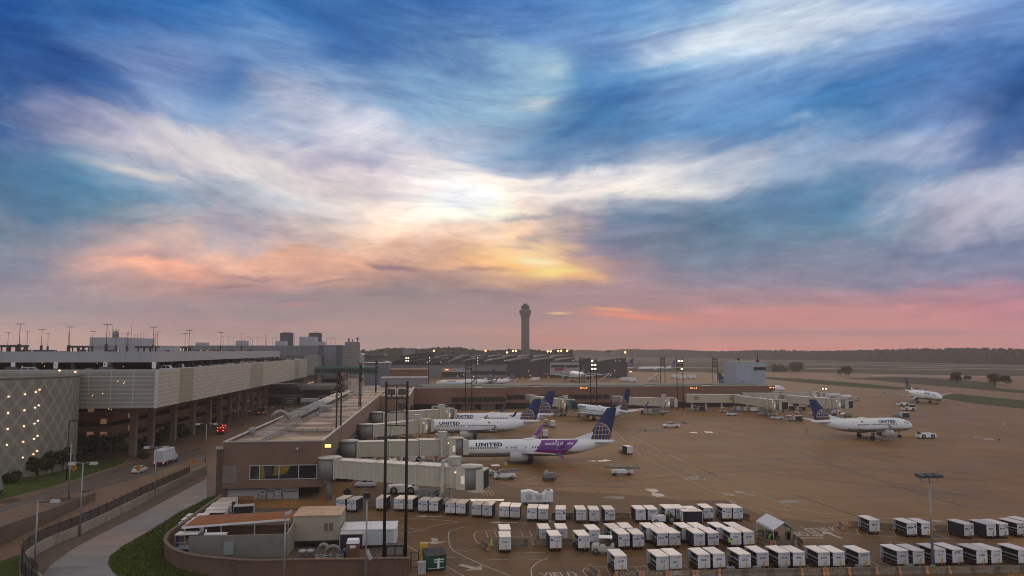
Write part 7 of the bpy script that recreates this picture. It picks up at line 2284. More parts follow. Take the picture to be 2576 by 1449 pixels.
# road and apron cars
car('white car driving away on the left-hand road behind the truck', ZS('M', 1405, 405), R_(88), 'sedan', car_white)
car('white pickup driving across the open apron', Z('E', 312, 1135), R_(182), 'pickup', car_white)
car('white car with a red mark parked under the nearest boarding bridge', Z('B', 1640, 550), R_(178), 'hatch', car_white)
car('dark car half hidden behind the rotunda of the nearest boarding bridge', Z('B', 1415, 492), R_(170), 'sedan', CARCOL[2])
car('white van-like car parked between the two nearest boarding bridges', Z('B', 1640, 305), R_(160), 'suv', car_white)
car('white tall car facing the camera between the two nearest boarding bridges', Z('B', 1895, 305), R_(-75), 'suv', car_white)
car('silver car under the second boarding bridge, by the pier wall', Z('A', 1790, 1285, 0), R_(175), 'suv', CARCOL[1])
car('dark car beside the silver one under the second boarding bridge', Z('A', 1900, 1250, 0), R_(150), 'sedan', CARCOL[3])
def box_truck(label, loc, rz):
 t = thing('box_truck', label, 'truck', loc, rz)
 m = MB(); m.box(-4.6, -1.2, 1.05, 1.3, 1.2, 3.75); m.build('cargo_box', white_dirty, t)
 m = MB(); m.box(-4.64, -1.08, 1.15, -4.603, 1.08, 3.55); m.build('rear_door', M('bluish_white_door', (.42, .46, .52), .4, .05, 1), t)
 m = MB(); m.hexa([(1.5, -1.05, .7), (3.9, -.95, .7), (3.9, .95, .7), (1.5, 1.05, .7), (1.5, -1.0, 2.7), (2.6, -.92, 2.65), (2.6, .92, 2.65), (1.5, 1.0, 2.7)]); m.box(2.7, -.9, .7, 4.1, .9, 1.75); m.build('cab', car_white, t)
 m = MB(); m.hexa([(2.62, -.85, 1.75), (3.3, -.85, 1.75), (3.3, .85, 1.75), (2.62, .85, 1.75), (2.3, -.85, 2.66), (2.64, -.85, 2.66), (2.64, .85, 2.66), (2.3, .85, 2.66)]); m.build('windscreen', car_glass, t)
 m = MB(); m.box(-4.5, -.5, .6, 3.5, .5, 1.04); m.box(-4.7, -1.1, .45, -4.45, 1.1, .75); m.build('chassis', dark_steel, t)
 wheels(t, (-2.9, 2.9), 1.0, .5, .32)
 for s in (-1, 1):
  m = MB(); m.box(-4.72, s * .98 - .12, .8, -4.66, s * .98 + .12, 1.0); m.build('tail_light', emissive('lit_tail_light', (1, .06, .03), 1.5), t)
 return t
box_truck('white box truck driving away along the left-hand road', ZS('M', 1680, 320), R_(88))
q = ZS('M', 25, 665)
t = thing('parked_van', 'pale grey boxy van cut off by the left picture edge', 'van', (q.x - 2.9, q.y, q.z), R_(88))
m = MB(); m.box(-3.2, -1.1, .95, 2.6, 1.1, 3.3); m.hexa([(2.6, -1.05, .95), (3.6, -1.0, .95), (3.6, 1.0, .95), (2.6, 1.05, .95), (2.6, -1.05, 2.6), (2.9, -1.0, 2.5), (2.9, 1.0, 2.5), (2.6, 1.05, 2.6)]); m.build('body', M('pale_grey_van_paint', (.27, .26, .25), .4, .05, 1), t)
m = MB(); m.box(-3.1, -1.0, .45, 3.3, 1.0, .95); m.build('chassis', black, t)
m = MB(); m.box(-2.8, -1.115, 2.3, 2.2, -1.103, 2.8); m.build('window', car_glass, t)
wheels(t, (-2.0, 2.2), .95, .42, .28)
# red emergency vehicle with its lamps lit, and a bus under the glazed terminal
q = Z('L', 2240, 1200)
t = thing('red_tow_truck', 'red service truck with lit red lamps on the road beside the pier', 'truck', (q.x, q.y, 0), R_(90))
m = MB(); m.box(-2.6, -1.05, .9, .7, 1.05, 2.3); m.box(.75, -1.0, .6, 2.9, 1.0, 1.5); m.hexa([(.75, -1, 1.5), (2.3, -.95, 1.5), (2.3, .95, 1.5), (.75, 1, 1.5), (.8, -.9, 2.4), (1.8, -.85, 2.4), (1.8, .85, 2.4), (.8, .9, 2.4)]); m.build('body', red, t)
m = MB(); m.box(-2.7, -.6, .5, 2.8, .6, .9); m.build('chassis', black, t)
wheels(t, (-1.6, 1.9), .9, .42, .28)
for x, y, z in ((-2.66, -.85, 1.2), (-2.66, .85, 1.2), (-2.66, -.85, 2.1), (-2.66, 0, 2.1), (-2.66, .85, 2.1), (1.2, -.4, 2.5), (1.2, .4, 2.5)):
 m = MB(); m.cbox(x, y, z, .14, .3, .22); m.build('red_lamp', lamp_red, t)
q = Z('A', 605, 1000)
t = thing('bus', 'dim yellow shuttle bus waiting under the glazed terminal front', 'bus', (q.x, q.y, 0), R_(95))
m = MB(); m.box(-4.5, -1.25, .5, 4.5, 1.25, 3.1); m.build('body', M('dull_yellow_bus_paint', (.22, .12, .03), .4, .1, 1), t)
m = MB(); m.box(-4.52, -1.1, 1.7, -4.503, 1.1, 2.7); m.box(-4.2, -1.27, 1.7, 4.2, -1.253, 2.6); m.build('windows', car_glass, t)
wheels(t, (-2.8, 2.9), 1.1, .48, .3)
for s in (-1, 1):
 m = MB(); m.cbox(-4.52, s * 1.0, .9, .06, .25, .25); m.build('tail_light', emissive('lit_tail_light', (1, .06, .03), 1.5), t)
tan_tug = M('cream_tug_paint', (.46, .43, .37), .45, .08, 1)
def tug(label, loc, rz, cabin=True, col=None):
 t = thing('baggage_tug', label, 'tug', loc, rz, 'baggage tugs')
 m = MB(); m.box(-1.5, -.75, .35, 1.45, .75, .95); m.hexa([(.3, -.7, .95), (1.42, -.7, .95), (1.42, .7, .95), (.3, .7, .95), (.35, -.62, 1.2), (1.3, -.62, 1.12), (1.3, .62, 1.12), (.35, .62, 1.2)]); m.box(-1.48, -.7, .95, -1.1, .7, 1.15); m.build('body', col or tan_tug, t)
 m = MB(); m.box(-.95, -.3, .96, -.35, .3, 1.1); m.box(-1.0, -.3, 1.1, -.88, .3, 1.5); m.build('seat', black, t)
 wheels(t, (-.95, .95), .68, .36, .24)
 if cabin:
  m = MB(); m.box(-1.25, -.72, 2.0, .5, .72, 2.1); m.build('roof', white, t)
  m = MB()
  for x in (-1.2, .42):
   for y in (-.68, .64):
    m.box(x, y, .95, x + .05, y + .05, 2.0)
  m.pieces('post', dark_steel, t)
 m = MB(); m.bar((-.25, .1, 1.0), (-.05, .1, 1.35), .06); m.box(-.12, -.1, 1.33, 0, .3, 1.37); m.build('steering', black, t)
 return t
tug('cream baggage tug with a white roof parked by the cart lettered CLT', Z('D', 1880, 1215), R_(168))
tug('cream baggage tug beside the belt loader near the nearest boarding bridge', Z('D', 780, 435), R_(190))
tug('small tug just left of a dark-sided cart behind the pushback jet', Z('E', 1508, 1070), R_(10))
tug('small tug at the foot of the sloping boarding bridge', Z('E', 838, 985), R_(20))
tug('small tug at the left, under the straight raised corridor', Z('E', 535, 965), R_(170))
tug('small tug among the dark carts under the longest bridge', Z('E', 1600, 1000), R_(160))
tug('small tug far right of the gates on the open apron', Z('G', 893, 868), R_(200))
tug('small tug pulling a cart in the middle of the apron', Z('D', 2082, 205), R_(85), cabin=False)
tug('small tug parked behind the jets by two carts', Z('C', 1308, 1118), R_(90))
tug('small tug at the tail of the belt of carts, right of the sloping bridge', Z('E', 1740, 1010), R_(200))
tug('white tug under the third boarding bridge', Z('A', 2480, 1240), R_(200), col=car_white)
tug_seat = Z('F', 238, 915)
t = thing('baggage_tug', 'open tug with a big rear tyre, driven between two cart rows', 'tug', (tug_seat.x, tug_seat.y, 0), R_(175), 'baggage tugs')
m = MB(); m.box(-.2, -.7, .4, 1.9, .7, 1.15); m.build('body', white_dirty, t)
m = MB(); m.box(-1.5, -.6, .4, -.2, .6, .75); m.build('rear_deck', dark_steel, t)
wheels(t, (-1.1,), .72, .62, .34); wheels(t, (1.3,), .6, .36, .24)
m = MB(); m.box(-1.1, -.3, .76, -.6, .3, .95); m.box(-1.2, -.3, .95, -1.1, .3, 1.4); m.build('seat', black, t)
def pushback(label, loc, rz, cab=False):
 t = thing('pushback_tractor', label, 'tractor', loc, rz, 'aircraft tractors')
 m = MB(); m.hexa([(-2.9, -1.1, .4), (2.8, -1.1, .4), (2.8, 1.1, .4), (-2.9, 1.1, .4), (-2.8, -1.0, 1.35), (2.6, -1.0, 1.5), (2.6, 1.0, 1.5), (-2.8, 1.0, 1.35)]); m.box(-.9, -.9, 1.4, 1.9, .9, 1.62); m.build('body', white_dirty if not cab else car_white, t)
 wheels(t, (-1.6, 1.5), 1.02, .68, .4)
 m = MB(); m.box(-2.4, -.4, 1.36, -1.8, .4, 1.6); m.box(-2.5, -.4, 1.6, -2.4, .4, 2.0); m.build('seat', black, t)
 if cab:
  m = MB(); m.box(1.0, -.95, 1.62, 2.5, .95, 2.5); m.build('cab_glazing', car_glass, t)
  m = MB(); m.box(.9, -1.0, 2.5, 2.6, 1.0, 2.62); m.build('cab_roof', car_white, t)
 return t
q = Z('G', 1590, 1245)
pushback('white pushback tractor coupled to the jet on the open apron', q, R_(4))
a, b = Z('G', 1342, 1240), Z('G', 1512, 1240)
m = MB(); m.tube([(a.x, a.y, .45), (b.x, b.y, .5)], .08, 6); m.tube([(a.x + 3.0, a.y, .45), (a.x + 3.0, a.y, .1)], .12, 6)
m.box(a.x + 2.6, a.y - .5, 0, a.x + 3.2, a.y + .5, .3)
tag(m.build('tow_bar', yellow), 'long yellow tow bar between the pushback tractor and the jet', 'tow bar')
pushback('aircraft tractor with a red flag mast at the right, behind another tug', Z('G', 1358, 918), R_(5))
pushback('white aircraft tractor with a glazed cab, in front of the taxiing jet', Z('G', 1415, 966), R_(0), True)
pushback('cream aircraft tractor with big black wheels under the nearest boarding bridge', Z('B', 2010, 618), R_(178))
pushback('cream aircraft tractor under the second boarding bridge', Z('B', 2110, 300), R_(178))
q = Z('G', 1322, 880, 2)
m = MB(); m.tube([(0, 0, 0), (0, 0, 1.6)], .05, 5); m.face([(0, .01, 1.0), (.7, .01, 1.05), (.7, .01, 1.6), (0, .01, 1.6)]); m.face([(0, -.01, 1.0), (0, -.01, 1.6), (.7, -.01, 1.6), (.7, -.01, 1.05)])
p = Z('G', 1318, 918)
tag(m.build('red_flag', orange, None, (p.x, p.y, 1.62)), 'red-orange flag on a short mast on the right-hand tractor', 'flag')
def belt_loader(label, loc, rz, z0=.95, z1=1.25):
 t = thing('belt_loader', label, 'belt loader', loc, rz, 'belt loaders')
 m = MB(); m.box(-2.3, -.85, .4, 2.2, .85, .95); m.box(-2.2, -.85, .95, -1.6, -.2, 1.3); m.build('body', white_dirty, t)
 m = MB(); m.hexa([(-3.9, -.1, z0), (3.9, -.1, z1), (3.9, .75, z1), (-3.9, .75, z0), (-3.9, -.1, z0 + .2), (3.9, -.1, z1 + .2), (3.9, .75, z1 + .2), (-3.9, .75, z0 + .2)]); c = m.build('conveyor', mid_grey, t)
 m = MB(); m.hexa([(-3.8, 0, z0 + .21), (3.8, 0, z1 + .21), (3.8, .65, z1 + .21), (-3.8, .65, z0 + .21), (-3.8, 0, z0 + .23), (3.8, 0, z1 + .23), (3.8, .65, z1 + .23), (-3.8, .65, z0 + .23)]); m.build('belt', black, c)
 m = MB()
 for x in (-3.0, -1, 1, 3.0):
  z = z0 + (z1 - z0) * (x + 3.9) / 7.8
  m.bar((x, -.12, z + .1), (x, -.12, z + .65), .05)
 m.bar((-3.0, -.12, z0 + .7), (3.0, -.12, z1 + .6), .05); m.build('hand_rail', light_grey, t)
 m = MB(); m.box(-1.5, -.75, .96, -1.0, -.25, 1.1); m.box(-1.6, -.75, 1.1, -1.5, -.25, 1.5); m.build('seat', black, t)
 wheels(t, (-1.5, 1.5), .74, .38, .24)
 return t
belt_loader('white belt loader standing alone on the apron, right of the purple-panelled jet', Z('D', 2070, 425), R_(178), 1.15, 1.45)
belt_loader('white belt loader in front of a cream tug near the nearest boarding bridge', Z('D', 890, 468), R_(5), .9, 1.5)
belt_loader('belt loader with its conveyor raised, at the sloping boarding bridge', Z('E', 1245, 1010), R_(8), .8, 2.6)
belt_loader('belt loader lying low, left of a small tug behind the pushback jet', Z('E', 1380, 1052), R_(-8), .9, 1.0)
belt_loader('belt loader beside the tug at the left foot of the sloping bridge', Z('E', 920, 1015), R_(4), .9, 1.1)
belt_loader('belt loader by the carts at the empty bridge mid wing', Z('E', 235, 990), R_(200), .8, 1.8)
belt_loader('belt loader seen over the pushback jet body', Z('G', 680, 985), R_(10), .9, 1.9)
def dolly(label, loc, rz, n=1, dark=True):
 t = thing('baggage_cart', label, 'baggage cart', loc, rz, 'carts about the gates')
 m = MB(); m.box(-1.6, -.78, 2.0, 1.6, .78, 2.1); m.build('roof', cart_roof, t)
 m = MB(); m.box(-1.55, -.74, .45, 1.55, .74, 1.999); m.build('curtain' if dark else 'body', curtain_mat if dark else white_dirty, t)
 for x in (-1.6, 1.55):
  m = MB(); m.box(x, -.78, .42, x + .05, .78, 2.0); m.build('end_panel', slat_white, t)
 m = MB(); m.box(-1.6, -.76, .3, 1.6, .76, .42); m.build('deck', rust_trim, t)
 wheels(t, (-1.1, 1.1), .68, .22, .16)
 return t
for r, x, y, rz, dk, lab in [('D', 2128, 222, 100, True, 'dark-sided cart with a white end in the middle of the apron'), ('C', 1375, 1130, 85, False, 'white cart just behind the tail of the second jet'), ('C', 1300, 1232, 85, True, 'cart showing above the body of the purple-panelled jet'),
        ('E', 625, 968, 2, True, 'dark cart with white ends under the straight raised corridor'), ('E', 1592, 1075, 2, True, 'dark cart just behind the tail of the pushback jet'), ('E', 40, 1000, 95, True, 'dark cart left of the two beside the empty bridge mid wing'), ('E', 112, 1005, 95, False, 'white cart right of the two beside the empty bridge mid wing'),
        ('G', 1376, 1040, 2, True, 'black cart standing on the apron above the nose of the pushback jet'), ('E', 975, 972, 4, False, 'pale cart, leftmost of the train under the sloping bridge'), ('E', 1075, 975, 4, False, 'pale cart, middle of the train under the sloping bridge'), ('E', 1140, 978, 4, False, 'pale cart, rightmost of the train under the sloping bridge'),
        ('E', 1520, 965, 4, True, 'dark cart, left of the pair under the longest bridge'), ('E', 1625, 970, 4, True, 'dark cart, right of the pair under the longest bridge'), ('E', 1560, 925, 4, True, 'dark cart behind the pair under the longest bridge')]:
 dolly(lab, Z(r, x, y), R_(rz), dark=dk)
def power_cart(label, loc, rz):
 t = thing('ground_power_cart', label, 'ground power cart', loc, rz, 'ground power carts')
 m = MB(); m.box(-1.2, -.6, .45, 1.2, .6, 1.25); m.box(-1.0, -.5, 1.25, .4, .5, 1.5); m.build('housing', mid_grey, t)
 m = MB(); m.lathe((.5, 0, 1.5), [(.45, -.3), (.45, .3)], 12, axis='Y'); m.build('hose_reel', light_grey, t)
 m = MB(); m.box(-1.4, -.62, .25, 1.4, .62, .45); m.bar((-1.4, 0, .4), (-2.2, 0, .7), .08); m.build('frame', dark_steel, t)
 m = MB(); m.box(.2, -.66, .5, .8, -.603, .95); m.build('tan_panel', M('tan_panel', (.34, .25, .12), .5, .1, 1), t)
 wheels(t, (-.9, .9), .6, .26, .18)
 return t
power_cart('dark cluttered ground power cart alone on the apron, left of the thin red cones', Z('D', 1340, 482), R_(185))
power_cart('dark ground power cart seen over the pushback jet body', Z('G', 800, 1030), R_(180))
power_cart('dark ground power cart just left of the black cart above the pushback jet', Z('G', 1290, 1040), R_(180))
q = Z('D', 1215, 722, 0)
t = thing('air_start_unit', 'white boxy air start trailer with an angled cut-off top, behind the farthest cart row', 'air start unit', q, R_(-3))
m = MB(); m.slab([(-2.75, .5), (2.75, .5), (2.75, 2.3), (1.6, 2.3), (1.15, 1.75), (0, 1.95), (-1.2, 2.35), (-2.75, 2.15)], 'Y', -1.0, 1.0); m.build('housing', white_dirty, t)
m = MB(); m.box(-1.9, -1.02, .8, -.9, -1.003, 1.8); m.box(-.2, -1.02, .8, .8, -1.003, 1.6); m.build('door', M('pale_panel_door', (.45, .46, .48), .5, .05, 1), t)
m = MB(); m.box(1.7, -.5, 2.3, 2.3, .5, 2.6); m.lathe((.6, 0, 1.8), [(.3, 0), (.34, .45), (.28, .5)], 12); m.build('intake', mid_grey, t)
wheels(t, (-1.7, 1.7), .85, .34, .22)
q = Z('G', 640, 850)
t = thing('service_truck', 'white high-bodied service truck by the lit lamp post beyond the longest bridge', 'truck', q, R_(172))
m = MB(); m.box(-4.2, -1.2, 1.2, 1.8, 1.2, 3.2); m.build('cargo_box', white_dirty, t)
m = MB(); m.box(1.9, -1.1, .7, 3.9, 1.1, 2.9); m.box(3.2, -1.0, 2.9, 2.2, 1.0, 3.4); m.build('cab', car_white, t)
m = MB(); m.box(3.9, -1.0, 1.8, 3.93, 1.0, 2.7); m.build('windscreen', car_glass, t)
m = MB(); m.box(-4.1, -.6, .6, 3.7, .6, 1.19); m.build('chassis', dark_steel, t)
wheels(t, (-2.6, 2.6), 1.0, .5, .32)
q = Z('G', 760, 858)
t = thing('service_truck', 'low white tanker truck right of the high-bodied truck beyond the longest bridge', 'truck', q, R_(175))
m = MB(); m.lathe((0, 0, 1.7), [(.05, -4.2), (1.0, -4.0), (1.05, 1.6), (.05, 1.8)], 16, axis='X'); m.build('tank', white_dirty, t)
m = MB(); m.box(1.9, -1.1, .7, 3.9, 1.1, 2.6); m.build('cab', car_white, t)
m = MB(); m.box(-4.1, -.6, .5, 3.7, .6, .9); m.build('chassis', dark_steel, t)
wheels(t, (-2.6, 2.6), 1.0, .5, .32)
for r, x, y, lab in [('E', 420, 650, 'leftmost of the far trucks right of the far terminal'), ('E', 515, 645, 'middle of the far trucks right of the far terminal, its lamps lit'), ('E', 350, 640, 'tall far truck under the tail of the distant big jet'), ('C', 2170, 678, 'far white truck at the foot of the dark front of the far terminal'), ('C', 1190, 672, 'far white truck at the left of the big wide-winged jet'), ('C', 2090, 672, 'far long pale truck right of the big wide-winged jet')]:
 q = Z(r, x, y)
 t = thing('service_truck', lab, 'truck', q, R_(178), 'far service trucks')
 m = MB(); m.box(-4.0, -1.2, .9, 2.0, 1.2, 3.6); m.build('cargo_box', white_dirty, t)
 m = MB(); m.box(2.1, -1.1, .7, 4.0, 1.1, 2.8); m.build('cab', car_white, t)
 wheels(t, (-2.4, 2.6), 1.0, .5, .3)
 if 'lit' in lab:
  for s in (-1, 1):
   m = MB(); m.cbox(-1.5 + s * .8, -1.25, 1.2, .5, .06, .4); m.build('lamp', lamp_white, t)
# loose stairs by the far gates
for r, x, y, lab in [('E', 140, 675, 'far mobile stair beside the far terminal gates'), ('C', 1910, 668, 'far mobile stair under the right wing of the big jet'), ('C', 2395, 670, 'far mobile stair right of the far terminal')]:
 q = Z(r, x, y)
 t = thing('mobile_stair', lab, 'stair', q, 0, 'far mobile stairs')
 m = MB(); m.hexa([(-5, -.8, .4), (3, -.8, 5.6), (3, .8, 5.6), (-5, .8, .4), (-5, -.8, 1.2), (3, -.8, 6.6), (3, .8, 6.6), (-5, .8, 1.2)]); m.build('flight', light_grey, t)
 m = MB(); m.box(-4, -.9, .3, 4, .9, .9); m.bar((2.5, 0, .9), (2.5, 0, 5.5), .3); m.build('chassis', mid_grey, t)
# cones and tall delineators
cone_me = MB(); cone_me.lathe((0, 0, 0), [(.2, 0), (.2, .05), (.07, .06), (.045, .95), (.01, 1.0)], 8)
cone_me = cone_me.mesh('traffic_cone', orange)
CN_ = [('D', 1405, 408), ('D', 1445, 455), ('D', 1552, 402), ('D', 1575, 412), ('D', 1617, 443), ('D', 1661, 453), ('D', 2155, 772), ('B', 823, 745), ('B', 850, 745), ('B', 893, 746), ('B', 932, 746), ('B', 1210, 675), ('E', 95, 1044), ('E', 108, 1044), ('E', 242, 1038), ('E', 268, 1040), ('E', 293, 1046), ('E', 985, 1020), ('E', 1003, 1020), ('E', 1094, 1026), ('E', 1130, 1026), ('G', 865, 1035), ('G', 957, 1034), ('G', 974, 1034), ('G', 1190, 1030), ('G', 365, 1078), ('G', 380, 1078), ('D', 795, 265), ('C', 1502, 1080), ('C', 1440, 1074), ('C', 2250, 1035), ('C', 2348, 1042)]
NEARBY = {0: 'right of the ground power cart, farthest', 1: 'right of the ground power cart, nearest to it', 2: 'left of a close pair on the open apron', 3: 'right of a close pair on the open apron', 4: 'second from the right of the row on the open apron', 5: 'rightmost of the row on the open apron', 6: 'standing behind the farthest cart row'}
TINY = ['tiny cone, ' + q for q in ('left of a pair by the white cart mid wing', 'right of a pair by the white cart mid wing', 'left of three below the mid wing belt loader', 'middle of three below the mid wing belt loader', 'right of three below the mid wing belt loader',
  'left of a pair right of the low belt loader', 'right of a pair right of the low belt loader', 'left of a pair before the sloping bridge', 'right of a pair before the sloping bridge', 'just right of the power cart above the pushback jet',
  'left of a pair above the pushback jet body', 'right of a pair above the pushback jet body', 'standing alone above the pushback jet body', 'left of a pair behind the pushback jet tail', 'right of a pair behind the pushback jet tail', 'before the engine of the purple-panelled jet',
  'right of two by the jet nosed to the wing', 'left of two by the jet nosed to the wing', 'left of two by the empty mid wing bridge', 'right of two by the empty mid wing bridge')]
for k, (r, x, y) in enumerate(CN_):
 o = link('traffic_cone', cone_me, None, Z(r, x, y))
 if k == 6:
  o.scale = (1.2, 1.2, 1.9)
 where = NEARBY.get(k) or (f'{ORD[k - 7]} from the left before the scuffed white wall' if k < 12 else None)
 tag(o, 'thin orange traffic cone, ' + where if where else TINY[k - 12], 'traffic cone', 'orange cones on the apron' if where else 'tiny cones by the gates')
for r, x, y, lab in [('D', 760, 1140, 'lime green cone by the slanted barrier'), ('D', 903, 332, 'small lime cone under the engine of the purple-panelled jet')]:
 m = MB(); m.lathe((0, 0, 0), [(.3, 0), (.3, .06), (.2, .07), (.06, 1.0), (.02, 1.02)], 10); tag(m.build('traffic_cone', lime, None, Z(r, x, y)), lab, 'traffic cone')
for k, (r, x, y) in enumerate([('G', 922, 945), ('G', 945, 945), ('G', 966, 945)]):
 m = MB(); m.tube([(0, 0, 0), (0, 0, 1.7)], .09, 6); m.cbox(0, 0, 0, .6, .6, .1); tag(m.build('marker_post', orange, None, Z(r, x, y)), ('left', 'middle', 'right')[k] + ' of three thin marker posts on the apron right of the longest bridge', 'marker post', 'three marker posts')
# ------------------------------------------------------------------ people
def body_mesh(pose):
 J = {'hip': (0, 0, .95), 'chest': (0, 0, 1.32), 'neck': (0, 0, 1.5), 'head': (0, .01, 1.62), 'crown': (0, .01, 1.74)}
 if pose == 'stand':
  legs = [[(s * .1, 0, .92), (s * .12, .03, .5), (s * .13, -.02, .08), (s * .14, .15, .04)] for s in (-1, 1)]
  arms = [[(s * .2, 0, 1.42), (s * .27, -.03, 1.13), (s * .28, .08, .9), (s * .275, .11, .8)] for s in (-1, 1)]
 elif pose == 'walk':
  legs = [[(s * .1, 0, .92), (s * .11, s * .18, .52), (s * .12, s * .26 - .08, .1), (s * .12, s * .26 + .08, .05)] for s in (-1, 1)]
  arms = [[(s * .2, 0, 1.42), (s * .27, -s * .14, 1.14), (s * .26, -s * .16 + .14, .95), (s * .25, -s * .16 + .2, .87)] for s in (-1, 1)]
 elif pose == 'reach':
  legs = [[(s * .1, 0, .92), (s * .13, .05, .5), (s * .15, -.02, .08), (s * .15, .14, .04)] for s in (-1, 1)]
  arms = [[(s * .2, 0, 1.42), (s * .26, .22, 1.25), (s * .2, .46, 1.3), (s * .18, .55, 1.32)] for s in (-1, 1)]
 else:
  J = {'hip': (0, 0, .5), 'chest': (0, -.02, .88), 'neck': (0, 0, 1.06), 'head': (0, .02, 1.18), 'crown': (0, .02, 1.3)}
  legs = [[(s * .11, .05, .48), (s * .14, .46, .5), (s * .14, .5, .1), (s * .14, .64, .05)] for s in (-1, 1)]
  arms = [[(s * .2, 0, .98), (s * .26, .16, .74), (s * .18, .4, .78), (s * .16, .48, .8)] for s in (-1, 1)]
 V, E_, R = [], [], []
 def add(p, r, prev=None):
  V.append(p); R.append(r)
  if prev is not None:
   E_.append((prev, len(V) - 1))
  return len(V) - 1
 h = add(J['hip'], .15)
 c = add(J['chest'], .17, h)
 n = add(J['neck'], .065, c)
 hd_ = add(J['head'], .095, n)
 add(J['crown'], .075, hd_)
 for lg in legs:
  p = h
  for q, r in zip(lg, (.10, .075, .05, .045)):
   p = add(q, r, p)
 for ar in arms:
  p = c
  for q, r in zip(ar, (.07, .05, .04, .035)):
   p = add(q, r, p)
  # fingers and thumb, a short chain each
  base = p
  qx, qy, qz = ar[-1]
  for f in range(4):
   add((qx + (f - 1.5) * .018, qy + .03, qz - .06 + abs(f - 1.5) * .006), .009, base)
  add((qx + .03, qy + .03, qz - .02), .010, base)
 me = bpy.data.meshes.new('person_body')
 me.from_pydata(V, E_, [])
 o = bpy.data.objects.new('person_body', me)
 COL.objects.link(o)
 md = o.modifiers.new('skin', 'SKIN')
 for k, sv in enumerate(me.skin_vertices[0].data):
  sv.radius = (R[k], R[k])
  sv.use_root = (k == 0)
 sd_ = o.modifiers.new('sub', 'SUBSURF'); sd_.levels = 1; sd_.render_levels = 1
 dg = bpy.context.evaluated_depsgraph_get()
 out = bpy.data.meshes.new_from_object(o.evaluated_get(dg))
 bpy.data.objects.remove(o)
 out.name = 'person'
 out.materials.clear()
 for mm in (dark_cloth, skin_mat, blue_cloth):
  out.materials.append(mm)
 hz_ = J['neck'][2]
 for p in out.polygons:
  z = p.center.z
  x = abs(p.center.x)
  p.use_smooth = True
  p.material_index = 1 if z > hz_ + .03 or (x > .15 and z < ar_low(arms) + .06 and z > ar_low(arms) - .12 and p.center.y > arms[0][-1][1] - .12) else 0
 return out, J
def ar_low(arms):
 return arms[0][-1][2]
BODY = {k: body_mesh(k) for k in ('stand', 'walk', 'reach', 'sit')}
def person(label, loc, rz, pose='stand', vest=True, shirt=None, grp='ramp workers'):
 me, J = BODY[pose]
 o = link('person', me, None, loc, rz)
 tag(o, label, 'person', grp)
 z0, z1 = J['hip'][2] - .02, J['neck'][2] - .03
 cy = J['chest'][1]
 if vest:
  m = MB()
  ks = [(.185, .145, z0), (.195, .15, z0 + .15), (.235, .165, z1 - .13), (.21, .13, z1 - .03), (.1, .09, z1 + .02)]
  rings = [[m._a((a * math.cos(2 * math.pi * j / 14), cy + b * math.sin(2 * math.pi * j / 14), z)) for j in range(14)] for a, b, z in ks]
  for a, b in zip(rings, rings[1:]):
   for j in range(14):
    m.idx((a[j], a[(j + 1) % 14], b[(j + 1) % 14], b[j]), 0, True)
  v = m.build('vest', shirt or lime, o)
  m = MB(); z = z0 + .12
  m.lathe((0, cy, z), [(.2, -.025), (.2, .025)], 14); m.f = m.f[:-2]; m.m = m.m[:-2]; m.s = m.s[:-2]
  for q in m.v:
   q.y = cy + (q.y - cy) * .78
  m.build('reflective_band', light_grey, v)
 hz_ = J['head'][2]
 m = MB(); m.lathe((0, J['head'][1] - .01, hz_ + .02), [(.108, -.02), (.112, .05), (.085, .11), (.03, .135), (.01, .137)], 12); m.build('hair', M('dark_hair', (.02, .015, .012), .8, .2, 8), o)
 m = MB()
 y = J['head'][1] + .1
 for s in (-1, 1):
  m.cbox(s * .035, y, hz_ - .01, .024, .012, .016)
 m.build('eyes', black, o)
 m = MB(); m.hexa([(-.014, y - .01, hz_ - .045), (.014, y - .01, hz_ - .045), (.014, y + .022, hz_ - .045), (-.014, y + .022, hz_ - .045), (-.006, y - .01, hz_ + .005), (.006, y - .01, hz_ + .005), (.006, y + .004, hz_ + .005), (-.006, y + .004, hz_ + .005)]); m.build('nose', skin_mat, o)
 m = MB(); m.cbox(0, y - .004, hz_ - .075, .05, .012, .012); m.build('mouth', M('lip', (.2, .08, .06), .6, .1, 5), o)
 return o
person('ramp worker in a lime vest walking on the open apron, left of the pushback jet', Z('E', 1680, 1194), R_(190), 'walk')
person('ramp worker in a lime vest standing on the open apron at the right', Z('G', 2326, 1274), R_(20), 'walk')
q = Z('G', 1522, 1245); person('driver in a lime vest seated on the pushback tractor', (q.x - .75, q.y, 1.05), R_(-90), 'sit')
person('worker in a lime vest bending to the side of the cart lettered CLT', Z('D', 1605, 1165), R_(-80), 'reach')
person('worker in a lime vest at the open side of the cart lettered DTW', Z('F', 902, 1180), R_(-60), 'reach')
person('driver in blue sleeves and a lime vest seated on the open tug', (tug_seat.x + .85, tug_seat.y, .48), R_(85), 'sit')
person('worker standing at the back left under the white tent', Z('F', 1248, 1055), R_(150), 'stand')
person('worker standing at the right side under the white tent', Z('F', 1500, 1068), R_(120), 'stand')
person('worker in a lime vest sitting low before the white tent', Z('F', 1302, 1105), R_(40), 'sit')
